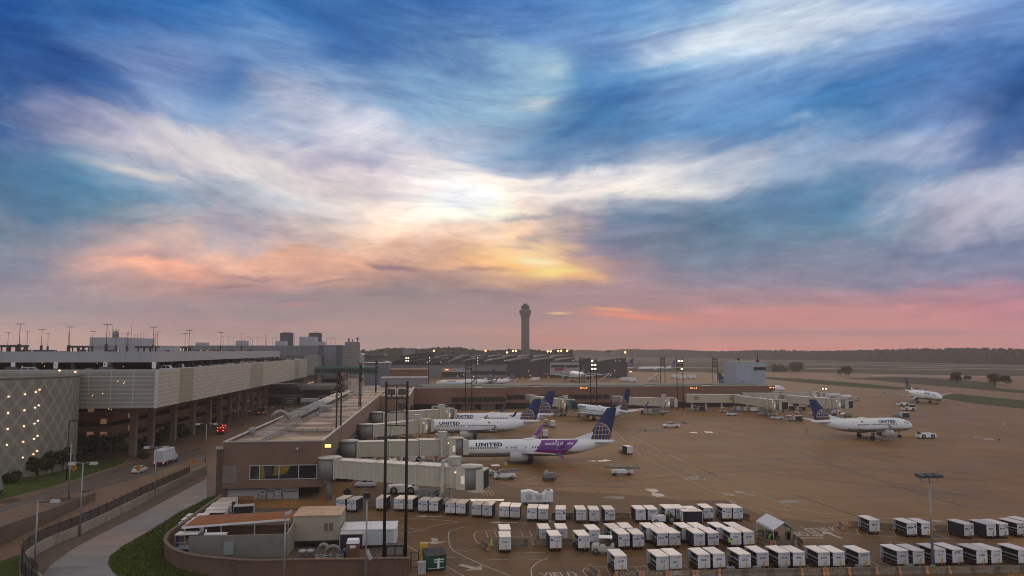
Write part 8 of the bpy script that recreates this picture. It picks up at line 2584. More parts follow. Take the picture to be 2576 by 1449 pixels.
# ------------------------------------------------------------------ apron floodlight towers
def flood_tower(label, pos, rz, h=22.7, rows=3, lit=(), only=None, gap=2.75):
 t = thing('floodlight_tower', label, 'floodlight tower', pos, rz, 'apron floodlight towers')
 for s in (-1, 1):
  m = MB(); m.tube([(s * gap / 2, 0, 0), (s * gap / 2, 0, h)], .21, 8, r2=.16); m.build('pole', dark_steel, t)
 m = MB()
 zt = h - .5
 for k in range(rows + 1):
  m.bar((-gap / 2, 0, zt - k * 1.75), (gap / 2, 0, zt - k * 1.75), .12)
 m.bar((0, 0, zt - rows * 1.75), (0, 0, zt), .12)
 m.build('cross_beams', dark_steel, t)
 for k in range(rows):
  for c in (0, 1):
   if only and (c, k) not in only:
    continue
   x = (-.25 + .5 * c) * gap * .98
   z = zt - k * 1.75 - 1.35
   m = MB(); m.hexa([(x - .5, -.75, z + .1), (x + .5, -.75, z + .1), (x + .45, .1, z + .25), (x - .45, .1, z + .25), (x - .48, -.7, z + .85), (x + .48, -.7, z + .85), (x + .4, .05, z + .85), (x - .4, .05, z + .85)]); m.bar((x, -.2, z - .35), (x, -.2, z + .2), .12)
   f = m.build('floodlight', dark_steel, t)
   on = (c, k) in lit
   m = MB(); m.face([(x - .44, -.757, z + .16), (x + .44, -.757, z + .16), (x + .42, -.707, z + .8), (x - .42, -.707, z + .8)]); m.build('lens', lamp_white if on else M('dark_lamp_lens', (.05, .045, .045), .15, .1, 1), f)
 return t
a, b = at(966, 1402), at(1020, 1399)
flood_tower('nearest and tallest floodlight tower, two dark poles in front of the boarding bridges', (a + b) / 2, 0.05, h=22.4, only=((0, 0), (1, 0), (1, 1)), gap=(b - a).length)
def at_height(px, py, h, D):
 """point on the apron below the pixel column px at camera distance D"""
 q = atY(px, py, D)
 f = D / (q.x * math.sin(YAW) + q.y * math.cos(YAW))
 q = atY(px, py, q.y * f)
 return Vector((q.x, q.y, 0))
for px, D, rz, lit, lab in [(853, 158, 78, (), 'floodlight tower seen edge on, left of the three along the pier'), (905.5, 221, 86, (), 'floodlight tower seen edge on, middle of the three along the pier'), (945, 292, 88, (), 'floodlight tower seen edge on, right of the three along the pier'),
       (1179, 326, 0, (), 'unlit floodlight tower standing before the left part of the cross wing'), (1198, 470, 75, ((0, 0), (1, 1), (1, 2)), 'partly lit floodlight tower seen edge on beyond the left cross wing'),
       (1464, 416, 0, (), 'unlit floodlight tower beyond the cross wing, left of a brightly lit one'), (1493.5, 329, 0, ((0, 0), (1, 1), (0, 1), (0, 2), (1, 2)), 'brightly lit floodlight tower before the middle of the cross wing'),
       (1668, 424, 0, (), 'unlit floodlight tower beyond the cross wing, left of one with three lit lamps'), (1711.5, 330, 0, ((0, 0), (1, 0), (1, 2)), 'floodlight tower with three lit lamps before the cross wing, left of the control room'),
       (1800.5, 402, 0, (), 'unlit floodlight tower just left of the blue-white control room'), (1023.5, 470, 0, ((0, 0), (1, 0), (0, 1), (1, 1)), 'far lit floodlight tower left of the wave-roofed terminal'), (1077, 480, 80, ((0, 0), (1, 0), (1, 1)), 'far lit floodlight mast at the left part of the wave-roofed terminal')]:
 flood_tower(lab, at_height(px, 1000, 0, D), R_(rz), lit=lit, h=23.0 if D in (326, 329, 330) else 22.7, gap=2.7)
# three-headed post at the lower right, twin post by the gates
def head_post(label, pos, h, n, lean=0.0, lit=False, spread=1.05):
 t = thing('lamp_post', label, 'lamp post', pos)
 m = MB(); m.tube([(0, 0, 0), (0, 0, .9)], .26, 8); m.tube([(0, 0, .9), (0, 0, h)], .17, 8, r2=.09); m.build('pole', galv, t)
 m = MB()
 if n > 1:
  m.tube([(-spread, 0, h + .55), (-spread, 0, h + .12), (-spread + .15, 0, h), (spread - .15, 0, h), (spread, 0, h + .12), (spread, 0, h + .55)], .055, 6)
 m.tube([(0, 0, h), (0, 0, h + .6)], .06, 6); m.build('bracket', galv, t)
 for k in range(n):
  x = (k - (n - 1) / 2) * (2 * spread / max(1, n - 1))
  m = MB(); m.hexa([(x - .42, -.5, h + .5), (x + .42, -.5, h + .5), (x + .42, .5, h + .62), (x - .42, .5, h + .62), (x - .42, -.5, h + .82), (x + .42, -.5, h + .82), (x + .42, .5, h + .98), (x - .42, .5, h + .98)])
  hd_ = m.build('lamp_head', M('dark_green_grey_lamp_head', (.055, .06, .05), .5, .1, 1), t)
  if lit:
   m = MB(); m.lathe((x, -.56, h + .7), [(.02, -.12), (.42, 0), (.02, .12)], 8, axis='Y'); m.build('lens', lamp_white, hd_)
 return t
q = at(2348, 1440)
hh = atY(2338, 1212, q.y).z
head_post('tall grey lamp post with three flat heads at the lower right', q, hh, 3)
q = Z('G', 566, 850); head_post('lit twin-headed lamp post beyond the right end of the cross wing', q, atY(REG['G'][0] + 566 / 4, REG['G'][1] + 745 / 4, q.y).z - .7, 2, lit=True, spread=.9)
orange_pts = [(180, 365, 1), (700, 365, 1), (915, 381, 1), (990, 366, 1), (1340, 370, 1), (1445, 366, 1), (1520, 365, 1), (2103, 380, 1), (865, 378, 0), (1257, 378, 0), (248, 382, 0), (1942, 372, 0)]
for k, (x, y, on) in enumerate(orange_pts):
 Yk = 790 if k not in (7, 11) else 740
 p = ZY('C', x, y, Yk)
 t = thing('lamp_post', ('lit orange' if on else 'unlit dark') + ' lamp post behind the far terminal, ' + ORD[sorted(q[0] for q in orange_pts if q[2] == on).index(x)] + ' such from the left', 'lamp post', (p.x, Yk, 0), 0, 'lamp posts behind the far terminal')
 m = MB(); m.tube([(0, 0, 0), (0, 0, p.z)], .25, 6); m.build('pole', dark_steel, t)
 m = MB(); m.box(-2.4 if on else -3, -.3, p.z - .2, 2.4 if on else 3, .3, p.z + .5); m.build('lamp_head', dark_steel, t)
 if on:
  m = MB()
  for dx in ((-1.6, 1.6) if k in (3, 4, 5) else (0,)):
   m.lathe((dx, -.5, p.z + .1), [(.02, -1.25), (1.25, 0), (.02, 1.25)], 8)
  m.build('lens', lamp_warm, t)
# road lamps on the left
def road_lamp(label, foot, top, arms=(1, 1), arm=2.4, dark=False, ang=0.0):
 h = top
 t = thing('street_lamp', label, 'street lamp', foot, ang, 'street lamps along the left-hand road')
 m = MB(); m.tube([(0, 0, 0), (0, 0, h)], .14, 7, r2=.09); m.build('pole', dark_steel if dark else galv, t)
 for s, on in zip((-1, 1), arms):
  if not on:
   continue
  m = MB(); m.tube([(0, 0, h - .1), (s * arm * .6, 0, h + .02), (s * arm, 0, h)], .06, 6); a_ = m.build('arm', dark_steel if dark else galv, t)
  m = MB(); m.hexa([(s * arm - .5, -.3, h - .28), (s * arm + .5, -.3, h - .28), (s * arm + .5, .3, h - .28), (s * arm - .5, .3, h - .28), (s * arm - .42, -.24, h + .08), (s * arm + .42, -.24, h + .08), (s * arm + .42, .24, h + .08), (s * arm - .42, .24, h + .08)]); m.build('lamp_head', dark_steel if dark else light_grey, a_)
for foot, (px, py), arms, lab, dk, ar in [(Z('M', 345, 1395), (93.5, 1259), (0, 1), 'single-armed grey street lamp at the lower left inside the fence', False, 2.0), (Z('M', 800, 1040), (207.5, 1164), (1, 1), 'twin-armed grey street lamp on the pale barrier wall, left of two', False, 1.5),
           (ZS('M', 690, 682), (176, 1126), (0, 0), 'bare grey pole on top of the retaining wall', False, 1.5), (ZS('M', 668, 492), (171, 1057), (0, 1), 'dark single-armed street lamp on the lawn in front of the round ramp tower', True, 1.0),
           (Z('M', 1556, 655), (392, 1124), (1, 1), 'twin-armed grey street lamp on the pale barrier wall, right of two', False, 1.7), (Z('M', 2066, 300), (518, 1066), (1, 1), 'twin-armed street lamp by the corner of the pier', False, 2.0),
           (Z('L', 2430, 1118), (607.5, 1033), (1, 1), 'twin-armed street lamp on the far stretch of road, near the dark sign', False, 2.4), (Z('A', 638, 1020), (669, 1024), (1, 1), 'small twin-armed street lamp by the yellow bus', False, 2.4)]:
 road_lamp(lab, foot, atY(px, py, foot.y).z, arms, ar, dk)
for px, yt, D, lab in [(714.5, 1290, 84.5, 'tall thin lamp pole rising in front of the brown curved wall, left of two'), (920, 1250, 85.5, 'tall thin lamp pole rising in front of the brown curved wall, right of two')]:
 ft = at_height(px, 1449, 0, D)
 h = atY(px, yt, ft.y).z
 t = thing('lamp_post', lab, 'lamp post', ft, 0, 'lamp poles before the curved wall')
 m = MB(); m.tube([(0, 0, 0), (0, 0, h)], .13, 8, r2=.09); m.build('pole', galv, t)
 m = MB()
 if px < 800:
  m.hexa([(.05, -.4, h - .25), (.65, -.4, h - .05), (.65, .3, h - .05), (.05, .3, h - .25), (.0, -.35, h + .0), (.6, -.35, h + .3), (.6, .3, h + .3), (.0, .3, h + .0)])
 else:
  m.box(-.36, -.3, h - .1, .36, .3, h + .5)
 m.build('lamp_head', light_grey if px < 800 else dark_steel, t)
 if px > 800:
  m = MB(); m.bar((.1, 0, 4.0), (.55, -.2, 3.0), .28); m.bar((0, 0, 4.0), (.2, 0, 4.0), .1); m.build('camera', light_grey, t)
# ------------------------------------------------------------------ signs
def diamond(label, foot, zc, s=.75, back=False):
 t = thing('diamond_sign', label, 'road sign', foot)
 m = MB(); m.tube([(0, 0.05, 0), (0, 0.05, zc)], .05, 6); m.build('post', galv, t)
 m = MB(); m.hexa([(0, 0, zc - s), (s, 0, zc), (s, .03, zc), (0, .03, zc - s), (-s, 0, zc), (0, 0, zc + s), (0, .03, zc + s), (-s, .03, zc)])
 m = MB()
 pts = [(0, zc - s), (s, zc), (0, zc + s), (-s, zc)]
 m.face([(x, 0, z) for x, z in pts]); m.face([(x, .03, z) for x, z in pts[::-1]])
 for (x0, z0), (x1, z1) in zip(pts, pts[1:] + pts[:1]):
  m.face([(x0, 0, z0), (x0, .03, z0), (x1, .03, z1), (x1, 0, z1)])
 b_ = m.build('plate', dark_steel if back else M('amber_sign_face', (.42, .17, .015), .5, .1, 1), t)
 if not back:
  m = MB()
  m.bar((0, -.012, zc - s * .4), (0, -.012, zc + s * .45), .1, .02); m.bar((-.14, -.012, zc + s * .1), (0, -.012, zc + s * .4), .09, .02); m.bar((.14, -.012, zc + s * .1), (0, -.012, zc + s * .4), .09, .02); m.build('symbol', black, b_)
for r, x, y, fx, fy, lab, bk in [('M', 1393, 362, 1385, 472, 'amber diamond road sign in front of the white car on the road', False), ('M', 740, 362, 738, 470, 'dull amber diamond road sign on the lawn edge by the round ramp tower', False), ('M', 1930, 293, 1928, 440, 'amber diamond road sign at the end of the mesh fence', False)]:
 ft = ZS(r, fx, fy)
 diamond(lab, ft, ZY(r, x, y, ft.y).z, .75, bk)
ft = Z('B', 1452, 690)
diamond('dark-backed diamond sign above the left pair of carts in the farthest row', ft, ZY('B', 1452, 606, ft.y).z, .8, True)
for r, x0, y0, x1, y1, fx, fy, lab, lines, yb in [('A', 78, 900, 195, 988, 90, 1100, 'dark overhead road sign with a yellow strip below, left of the glazed terminal', ['COMMERCIAL', 'VEHICLES ONLY'], True), ('A', 805, 822, 950, 915, 815, 985, 'dark overhead road sign in front of the glazed terminal', None, False), ('A', 235, 987, 280, 1028, 250, 1090, 'small dark and yellow road sign near the larger dark sign', None, True)]:
 ft = Z(r, fx, fy)
 a, b = ZY(r, x0, y0, ft.y), ZY(r, x1, y1, ft.y)
 t = thing('overhead_sign', lab, 'road sign', (a.x, ft.y, 0))
 w_ = b.x - a.x
 m = MB(); m.box(0, 0, b.z, w_, .2, a.z); pb = m.build('panel', M('charcoal_sign_panel', (.028, .03, .03), .5, .1, 1), t)
 m = MB()
 for x in (w_ * .08, w_ * .9):
  m.tube([(x, .3, 0), (x, .3, a.z)], .14, 6)
 m.pieces('post', dark_steel, t)
 if lines:
  for k, s in enumerate(lines):
   m = MB(); m.text(s, (w_ / 2, -.02, a.z - (a.z - b.z) * (.4 + .27 * k)), (1, 0, 0), (0, 0, 1), .45, width=w_ * .74); m.build('lettering', M('pale_sign_lettering', (.3, .31, .31), .5, .1, 1), pb)
 elif not yb:
  m = MB()
  for k, f in enumerate((.8, .45, .5)):
   z = a.z - (a.z - b.z) * (.2 + .25 * k)
   m.box(w_ * (.5 - f / 2), -.03, z - .16, w_ * (.5 + f / 2), -.004, z + .16)
  m.build('message_bar', M('pale_sign_lettering', (.3, .31, .31), .5, .1, 1), pb)
 if yb:
  zb_ = b.z - (1.25 if lines else -.9 + .9)
  m = MB(); m.box(0.05, .01, b.z - (1.3 if lines else .0) if lines else b.z + (a.z - b.z) * .6, w_ * (.95 if lines else 1) - .05, .19 if lines else -.02, b.z - .02 if lines else a.z - .05); m.build('yellow_strip', M('road_sign_yellow', (.42, .30, .01), .5, .1, 1), t)
 if lines:
  m = MB(); m.box(w_ * .62, .02, b.z - 2.2, w_ * 1.05, .18, b.z - 1.35); m.build('yellow_strip', M('road_sign_yellow', (.42, .30, .01), .5, .1, 1), t)
# ------------------------------------------------------------------ the yard behind the curved wall
ribwall = stains_and_sheen(M('brown_ribbed_wall', (0.135, 0.082, 0.058), .8, .12, .5), (0.065, 0.042, 0.032), .35, .5, .7, .6, stretch=(1, 1, .3))
WP = [('M', 2230, 630), ('M', 2050, 755), ('M', 1850, 900), ('M', 1725, 985), ('M', 1672, 1050), ('M', 1672, 1105), ('M', 1780, 1185), ('M', 2000, 1240), ('M', 2300, 1270), ('B', 540, 1288), ('B', 900, 1279), ('B', 1500, 1272), ('B', 2080, 1264)]
WV = [Z(r, x, y, 2.25) for r, x, y in WP]
pts = [Vector(p) for p in curve([tuple(p) for p in WV], 8)]
t = thing('curved_yard_wall', 'brown ribbed wall curving round the equipment yard at the bottom left', 'wall')
m = MB()
cap = MB()
acc = []
for p, q in zip(pts, pts[1:]):
 L_ = (q - p).length
 n = max(1, int(L_ / .22))
 for j in range(n):
  acc.append(p.lerp(q, j / n))
acc.append(pts[-1])
ra, rb = [], []
for k, p in enumerate(acc):
 d = (acc[min(k + 1, len(acc) - 1)] - acc[max(k - 1, 0)]).normalized()
 nrm = Vector((-d.y, d.x, 0))
 o_ = .05 if k % 2 else -.02
 ra.append((m._a((p.x - nrm.x * o_, p.y - nrm.y * o_, -.1)), m._a((p.x - nrm.x * o_, p.y - nrm.y * o_, 2.15))))
 rb.append((m._a((p.x + nrm.x * .3, p.y + nrm.y * .3, -.1)), m._a((p.x + nrm.x * .3, p.y + nrm.y * .3, 2.15))))
for k in range(len(acc) - 1):
 m.idx((ra[k][0], ra[k + 1][0], ra[k + 1][1], ra[k][1])); m.idx((rb[k + 1][0], rb[k][0], rb[k][1], rb[k + 1][1])); m.idx((ra[k][1], ra[k + 1][1], rb[k + 1][1], rb[k][1]))
e = len(acc) - 1
m.idx((ra[e][0], rb[e][0], rb[e][1], ra[e][1]))
m.build('ribbed_face', ribwall, t)
for p, q in zip(pts, pts[1:]):
 cap.bar((p.x, p.y, 2.22), (q.x + (q - p).normalized().x * .08, q.y + (q - p).normalized().y * .08, 2.22), .42, .12)
cap.build('coping', M('brown_wall_coping', (.19, .125, .09), .7, .1, .8), t)
poly('yard_ground', [(p.x, p.y + .4) for p in pts[::3]] + [tuple(Z('B', 2075, 1268)[:2]), tuple(Z('B', 2070, 1190)[:2]), tuple(Z('B', 1900, 1120)[:2]), tuple(Z('B', 1890, 950)[:2]), tuple(Z('B', 1400, 790)[:2]), tuple(Z('B', 1000, 765)[:2]), tuple(Z('B', 500, 765)[:2]), tuple(Z('B', 190, 760)[:2])], 0.03, stains_and_sheen(M('yard_gravel', (.105, .078, .058), .85, .25, 1.2), (.05, .04, .032), .3, .5, .66, .6))
# shed with the rust-orange lean-to roof
fr = Z('B', 850, 1252)
fl = Vector((Z('M', 1945, 1235).x, fr.y, 0))
rr_ = Z('B', 924, 1165)
t = thing('open_shed', 'grey-walled shed with a slanting rust-orange roof in the yard', 'shed')
grw = stains_and_sheen(M('grey_block_wall', (.20, .185, .165), .75, .1, .5), (.11, .095, .085), .4, .5, .7, .5)
zt_ = ZY('B', 500, 1035, fr.y).z
m = MB(); m.box(fl.x, fr.y, 0, fr.x, fr.y + .25, zt_); m.build('front_wall', grw, t)
m = MB(); dd = (rr_ - fr); nn = Vector((-dd.y, dd.x, 0)).normalized() * .22
ztr = zt_ + .6
m.hexa([fr + Vector((.01, 0, 0)), rr_, rr_ + nn, fr + nn + Vector((0, .26, 0)), fr + Vector((.01, 0, zt_)), rr_ + Vector((0, 0, ztr)), rr_ + nn + Vector((0, 0, ztr)), fr + nn + Vector((0, .26, zt_))]); m.build('side_wall', M('pale_beige_wall', (.30, .26, .21), .7, .1, .6), t)
m = MB(); m.box(fl.x, fr.y + 6.2, 0, fr.x, fr.y + 6.4, 2.6); m.build('back_wall', M('dark_orange_back_wall', (.10, .045, .022), .7, .2, 1), t)
r0, r1 = Z('M', 1835, 965, 3.0), Z('B', 882, 880, 3.35)
r2, r3 = Z('B', 946, 800, 4.0), Z('M', 2000, 850, 3.6)
m = MB(); up = Vector((0, 0, .12))
m.hexa([r0, r1, r2, r3, r0 + up, r1 + up, r2 + up, r3 + up]); ro = m.build('roof', stains_and_sheen(M('rust_orange_roof_sheet', (.27, .095, .022), .6, .12, .7), (.15, .06, .02), .4, .5, .7, .5), t)
m = MB(); m.bar(r0 + Vector((0, -.05, .02)), r1 + Vector((0, -.05, .02)), .1, .26); m.bar(r0 + Vector((-.05, 0, .02)), r3 + Vector((-.05, 0, .02)), .1, .26); m.build('fascia', white_dirty, ro)
m = MB()
for k in (.02, .35, .66, .98):
 p = r0.lerp(r1, k); m.bar((p.x, p.y + .2, 0), (p.x, p.y + .2, p.z), .14)
 p = r3.lerp(r2, k); m.bar((p.x, p.y - .2, 0), (p.x, p.y - .2, p.z), .14)
m.pieces('post', light_grey, t)
p = ZY('B', 266, 1165, fr.y)
m = MB(); m.box(p.x - .6, fr.y - .3, p.z - .8, p.x + .6, fr.y - .003, p.z + .75); m.bar((p.x, fr.y - .1, p.z + .75), (p.x, fr.y - .1, zt_), .08); m.build('electric_box', M('pale_blue_grey_box', (.26, .31, .33), .5, .06, 1), t)
p = ZY('B', 100, 1012, fr.y)
m = MB(); m.box(p.x - 1.2, fr.y + .4, zt_, p.x + 1.6, fr.y + 1.0, zt_ + .18); m.cbox(p.x - 1.0, fr.y + .6, zt_ + .18, .2, .2, .5); m.build('bench', white_dirty, t)
p = ZY('B', 906, 1040, fr.y + 3)
# beige trailer
f0, f1 = Z('B', 905, 1100, .9), Z('B', 1378, 1095, .9)
t = thing('site_trailer', 'beige windowed site trailer with a golden-lit flat roof in the yard', 'trailer', (f0.x, f0.y, 0), 0)
tw = f1.x - f0.x
th_ = ZY('B', 1100, 850, f0.y).z
beige = grid_lines(stains_and_sheen(M('beige_trailer_siding', (.40, .35, .27), .55, .06, .6), (.27, .22, .17), .5, .55, .75, .5), (1 / .6, 1 / .6, 0), .9, .03)
dep = 6.0
m = MB(); m.box(0, 0, .9, tw, dep, th_); m.build('walls', beige, t)
m = MB(); m.box(-.08, -.08, th_, tw + .08, dep + .08, th_ + .12); m.build('roof', stains_and_sheen(M('golden_lit_roof', (.46, .29, .13), .45, .12, .8), (.15, .10, .07), .6, .5, .68, .6), t)  # golden highlight painted into the roof colour, with darker blotches over it
a, b = ZY('B', 1222, 916, f0.y), ZY('B', 1313, 995, f0.y)
m = MB(); m.box(a.x - f0.x, -.04, b.z, b.x - f0.x, -.004, a.z); w_ = m.build('window', M('taupe_blind', (.15, .125, .10), .5, .1, 1), t)
m = MB()
for x0, z0, x1, z1 in ((a.x, b.z - .07, b.x, b.z), (a.x, a.z, b.x, a.z + .07), (a.x - .07, b.z - .07, a.x, a.z + .07), (b.x, b.z - .07, b.x + .07, a.z + .07), ((a.x + b.x) / 2 - .03, b.z, (a.x + b.x) / 2 + .03, a.z)):
 m.box(x0 - f0.x, -.06, z0, x1 - f0.x, -.005 if x1 - x0 > .2 or z1 - z0 < .2 or True else 0, z1)
m.build('window_frame', beige, w_)
m = MB(); m.box(.1, .2, .4, tw - .1, dep - .2, .9)
for x in (.8, tw * .5, tw - .8):
 m.box(x - .2, .3, 0, x + .2, .7, .4)
m.build('base', dark_steel, t)
# small things in the yard
q = Z('B', 1512, 1300)
t = thing('portable_toilet', 'brown portable toilet with a white roof behind the curved wall', 'portable toilet', q)
m = MB(); m.box(-.75, -.6, 0, .75, .6, 2.3); m.build('cabin', M('brown_plastic', (.16, .075, .035), .5, .1, 1), t)
m = MB(); m.hexa([(-.8, -.65, 2.3), (.8, -.65, 2.3), (.8, .65, 2.3), (-.8, .65, 2.3), (-.68, -.5, 2.75), (.68, -.5, 2.75), (.68, .5, 2.75), (-.68, .5, 2.75)]); m.build('roof', white, t)
m = MB(); m.box(-.35, -.62, 1.75, .35, -.603, 2.1); m.build('vent_panel', white_dirty, t)
pipe_m = M('grey_pipe_metal', (.24, .23, .22), .4, .1, 1, metal=.2)
for k, (x0, x1, y, hgt, lab) in enumerate([(1165, 1262, 1268, 1.7, 'left of two grey pipe arches in the yard'), (1240, 1375, 1272, 1.5, 'right of two grey pipe arches in the yard')]):
 a, b = Z('B', x0, y), Z('B', x1, y)
 m = MB()
 w2 = (b - a).length
 ps = [(0, 0, 0), (0, 0, hgt * .55)] + [(w2 / 2 - w2 / 2 * math.cos(math.pi * j / 8), 0, hgt * .55 + (hgt * .45) * math.sin(math.pi * j / 8)) for j in range(1, 8)] + [(w2, 0, hgt * .55), (w2, 0, 0)]
 t = thing('pipe_arch', lab, 'pipe', a, 0, 'grey pipe arches in the yard')
 m.tube(ps, .24, 10); m.build('pipe', pipe_m, t)
 m = MB()
 for x in (0, w2):
  m.lathe((x, 0, .35), [(.38, 0), (.38, .12)], 12); m.lathe((x, 0, 0), [(.45, 0), (.45, .2)], 12)
 m.build('flange', light_grey, t)
for k, (x, y) in enumerate([(1003, 1265), (1085, 1262)]):
 m = MB(); m.lathe((0, 0, 0), [(.3, 0), (.3, .7), (.5, .72), (.5, .95), (.2, 1.05), (.05, 1.06)], 12); tag(m.build('valve_post', light_grey, None, Z('B', x, y)), ('left' if k == 0 else 'right') + ' of two squat capped valve posts beside the pipe arches', 'valve')
m = MB(); m.lathe((0, 0, 0), [(.25, 0), (.25, .6), (.45, .62), (.45, 1.1), (.1, 1.2)], 10); tag(m.build('valve_post', M('blue_valve_paint', (.03, .09, .26), .4, .1, 1), None, Z('B', 1442, 1262)), 'blue valve left of the brown portable toilet', 'valve')
a, b = Z('B', 1840, 1262), Z('B', 2020, 1262)
t = thing('steel_rack', 'low dark steel frame with pale panels between the two nearest floodlight poles', 'rack', a)
w2 = b.x - a.x
m = MB(); m.box(0, 0, 1.35, w2, 1.2, 1.5)
for x in (.02, w2 / 2, w2 - .1):
 m.box(x, .05, 0, x + .1, .15, 1.35); m.box(x, 1.0, 0, x + .1, 1.1, 1.35)
m.build('frame', dark_steel, t)
m = MB(); m.box(.15, .16, .3, w2 - .15, .2, 1.3); m.build('panel', M('pale_translucent_panel', (.22, .22, .2), .5, .1, 1), t)
q = Z('B', 2330, 1375)
t = thing('dumpster', 'dark green steel dumpster with a white emblem on its front', 'dumpster', q, R_(12))
m = MB(); m.hexa([(-1.25, -1.0, .2), (1.25, -1.0, .2), (1.25, 1.0, .2), (-1.25, 1.0, .2), (-1.25, -1.15, 1.75), (1.25, -1.15, 1.75), (1.25, 1.1, 2.1), (-1.25, 1.1, 2.1)]); m.build('bin', green_paint, t)
m = MB(); m.hexa([(-1.3, -1.2, 1.76), (-.02, -1.2, 1.76), (-.02, 1.15, 2.12), (-1.3, 1.15, 2.12), (-1.3, -1.2, 1.84), (-.02, -1.2, 1.84), (-.02, 1.15, 2.2), (-1.3, 1.15, 2.2)]); m.hexa([(.02, -1.2, 1.76), (1.3, -1.2, 1.76), (1.3, 1.15, 2.12), (.02, 1.15, 2.12), (.02, -1.2, 1.84), (1.3, -1.2, 1.84), (1.3, 1.15, 2.2), (.02, 1.15, 2.2)]); m.build('lid', dark_steel, t)
m = MB()
def dz(z):
 return -1.006 - .15 * (z - .2) / 1.55
for x0, x1, z0, z1 in ((.15, .42, .25, 1.5), (-.3, .95, 1.28, 1.42), (-.25, .15, 1.0, 1.12), (.42, .9, 1.0, 1.12), (-.95, 1.0, .3, .36)):
 m.face([(x0, dz(z0) - .01, z0), (x1, dz(z0) - .01, z0), (x1, dz(z1) - .01, z1), (x0, dz(z1) - .01, z1)])
m.build('emblem', white, t)
m = MB()
for x in (-1, 1):
 for y in (-.7, .7):
  m.cbox(x, y, 0, .2, .2, .2)
m.pieces('foot', black, t)
q = Z('B', 2225, 1330)
m = MB(); m.box(-.5, -.3, 0, .5, .3, 2.6); m.box(-.35, -.31, 1.6, .35, -.303, 2.2); m.lathe((0, -.5, 0), [(.3, 0), (.34, 1.0), (.2, 1.1), (.05, 1.12)], 10); tag(m.build('cabinet', yellow, None, q), 'yellow steel cabinet just left of the green dumpster', 'cabinet')
q = Z('B', 2205, 1425)
m = MB(); m.box(-.45, -.3, 0, .45, .3, 1.3); m.box(-.5, -.35, 1.3, .5, .35, 1.4); tag(m.build('electric_cabinet', light_grey, None, q), 'pale grey electric cabinet at the bottom, left of the green dumpster', 'cabinet')
t = thing('gate', 'dark steel gate at the right end of the brown curved wall', 'gate', Z('B', 2095, 1400))
m = MB()
for x in (0, .9):
 m.tube([(x, 0, 0), (x, 0, 2.4)], .07, 6)
for z in (.4, 1.2, 2.2):
 m.bar((0, 0, z), (.9, 0, z), .05)
m.build('frame', dark_steel, t)
q = Z('B', 430, 740)
t = thing('wooden_crate', 'orange-brown wooden pallet fence before the scuffed white wall', 'crate', q)
m = MB()
for k in range(8):
 m.box(-1.3 + k * .33, 0, .1, -1.05 + k * .33, .06, 1.6)
m.box(-1.3, .06, .4, 1.35, .12, .52); m.box(-1.3, .06, 1.2, 1.35, .12, 1.32); m.build('slats', M('orange_brown_wood', (.21, .10, .04), .7, .2, 2), t)
# the mooring frame and hut on the left of the shed
q = Z('M', 1880, 1100, 1.2)
t = thing('empty_cart_frame', 'empty blue-sided cart frame standing left of the grey shed wall', 'cart', (q.x, q.y, 0))
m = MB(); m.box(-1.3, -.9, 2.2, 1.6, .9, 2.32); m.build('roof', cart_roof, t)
m = MB()
for x in (-1.25, 1.5):
 for y in (-.85, .8):
  m.box(x, y, .5, x + .06, y + .06, 2.2)
m.box(-1.3, -.9, .4, 1.6, .9, .52); m.box(-1.2, -.88, 1.2, 1.5, -.8, 1.28); m.build('frame', light_grey, t)
m = MB(); m.box(-1.24, -.84, .52, -1.2, .8, 2.2); m.build('side_panel', navy, t)
# ------------------------------------------------------------------ trees
leaf_d = M('dark_leaf', (0.022, 0.034, 0.014), .85, .35, .6, spec=.1)
leaf_l = M('mid_leaf', (0.050, 0.066, 0.024), .85, .35, .6, spec=.1)
leaf_f = M('olive_leaf', (0.040, 0.044, 0.024), .9, .3, .2, spec=.1)
bark = M('tree_bark', (.06, .045, .035), .9, .2, 2)
def tree(label, pos, h, w, n=420, leaf=.35, trunk=.3, mats=None, grp=None, name='tree', cat='tree', lobes=9, seed=0):
 rg = random.Random(seed)
 t = thing(name, label, cat, pos, 0, grp)
 m = MB()
 tr = max(.05, h * .025)
 m.tube([(0, 0, -.1), (0, 0, h * trunk), (rg.uniform(-.1, .1) * w, rg.uniform(-.1, .1) * w, h * .7)], tr, 7, r2=tr * .4)
 C = []
 for k in range(lobes):
  a = rg.uniform(0, 6.28); r = rg.uniform(.12, .36) * w
  z = h * (trunk + (1 - trunk) * rg.uniform(.25, .85))
  C.append((r * math.cos(a), r * math.sin(a), z, rg.uniform(.15, .27) * w))
  m.tube([(0, 0, h * trunk * .9), (C[-1][0] * .6, C[-1][1] * .6, z * .85), C[-1][:3]], tr * .5, 5, r2=tr * .15)
 m.build('trunk', bark, t)
 m = MB()
 for k in range(n):
  x, y, z, r = C[k % lobes]
  while True:
   u = Vector((rg.uniform(-1, 1), rg.uniform(-1, 1), rg.uniform(-1, 1)))
   if .35 < u.length < 1:
    break
  c = Vector((x, y, z)) + Vector((u.x * r, u.y * r, u.z * r * .8))
  s = leaf * rg.uniform(.6, 1.4)
  a1 = Vector((rg.uniform(-1, 1), rg.uniform(-1, 1), rg.uniform(-1, 1))).normalized()
  a2 = a1.cross(Vector((rg.uniform(-1, 1), rg.uniform(-1, 1), rg.uniform(-1, 1)))).normalized()
  m.face([c - a1 * s, c + a2 * s * .6, c + a1 * s, c - a2 * s * .6], 0 if rg.random() < .6 else 1)
 m.build('crown', mats or [leaf_d, leaf_l], t)
 return t
k = 0
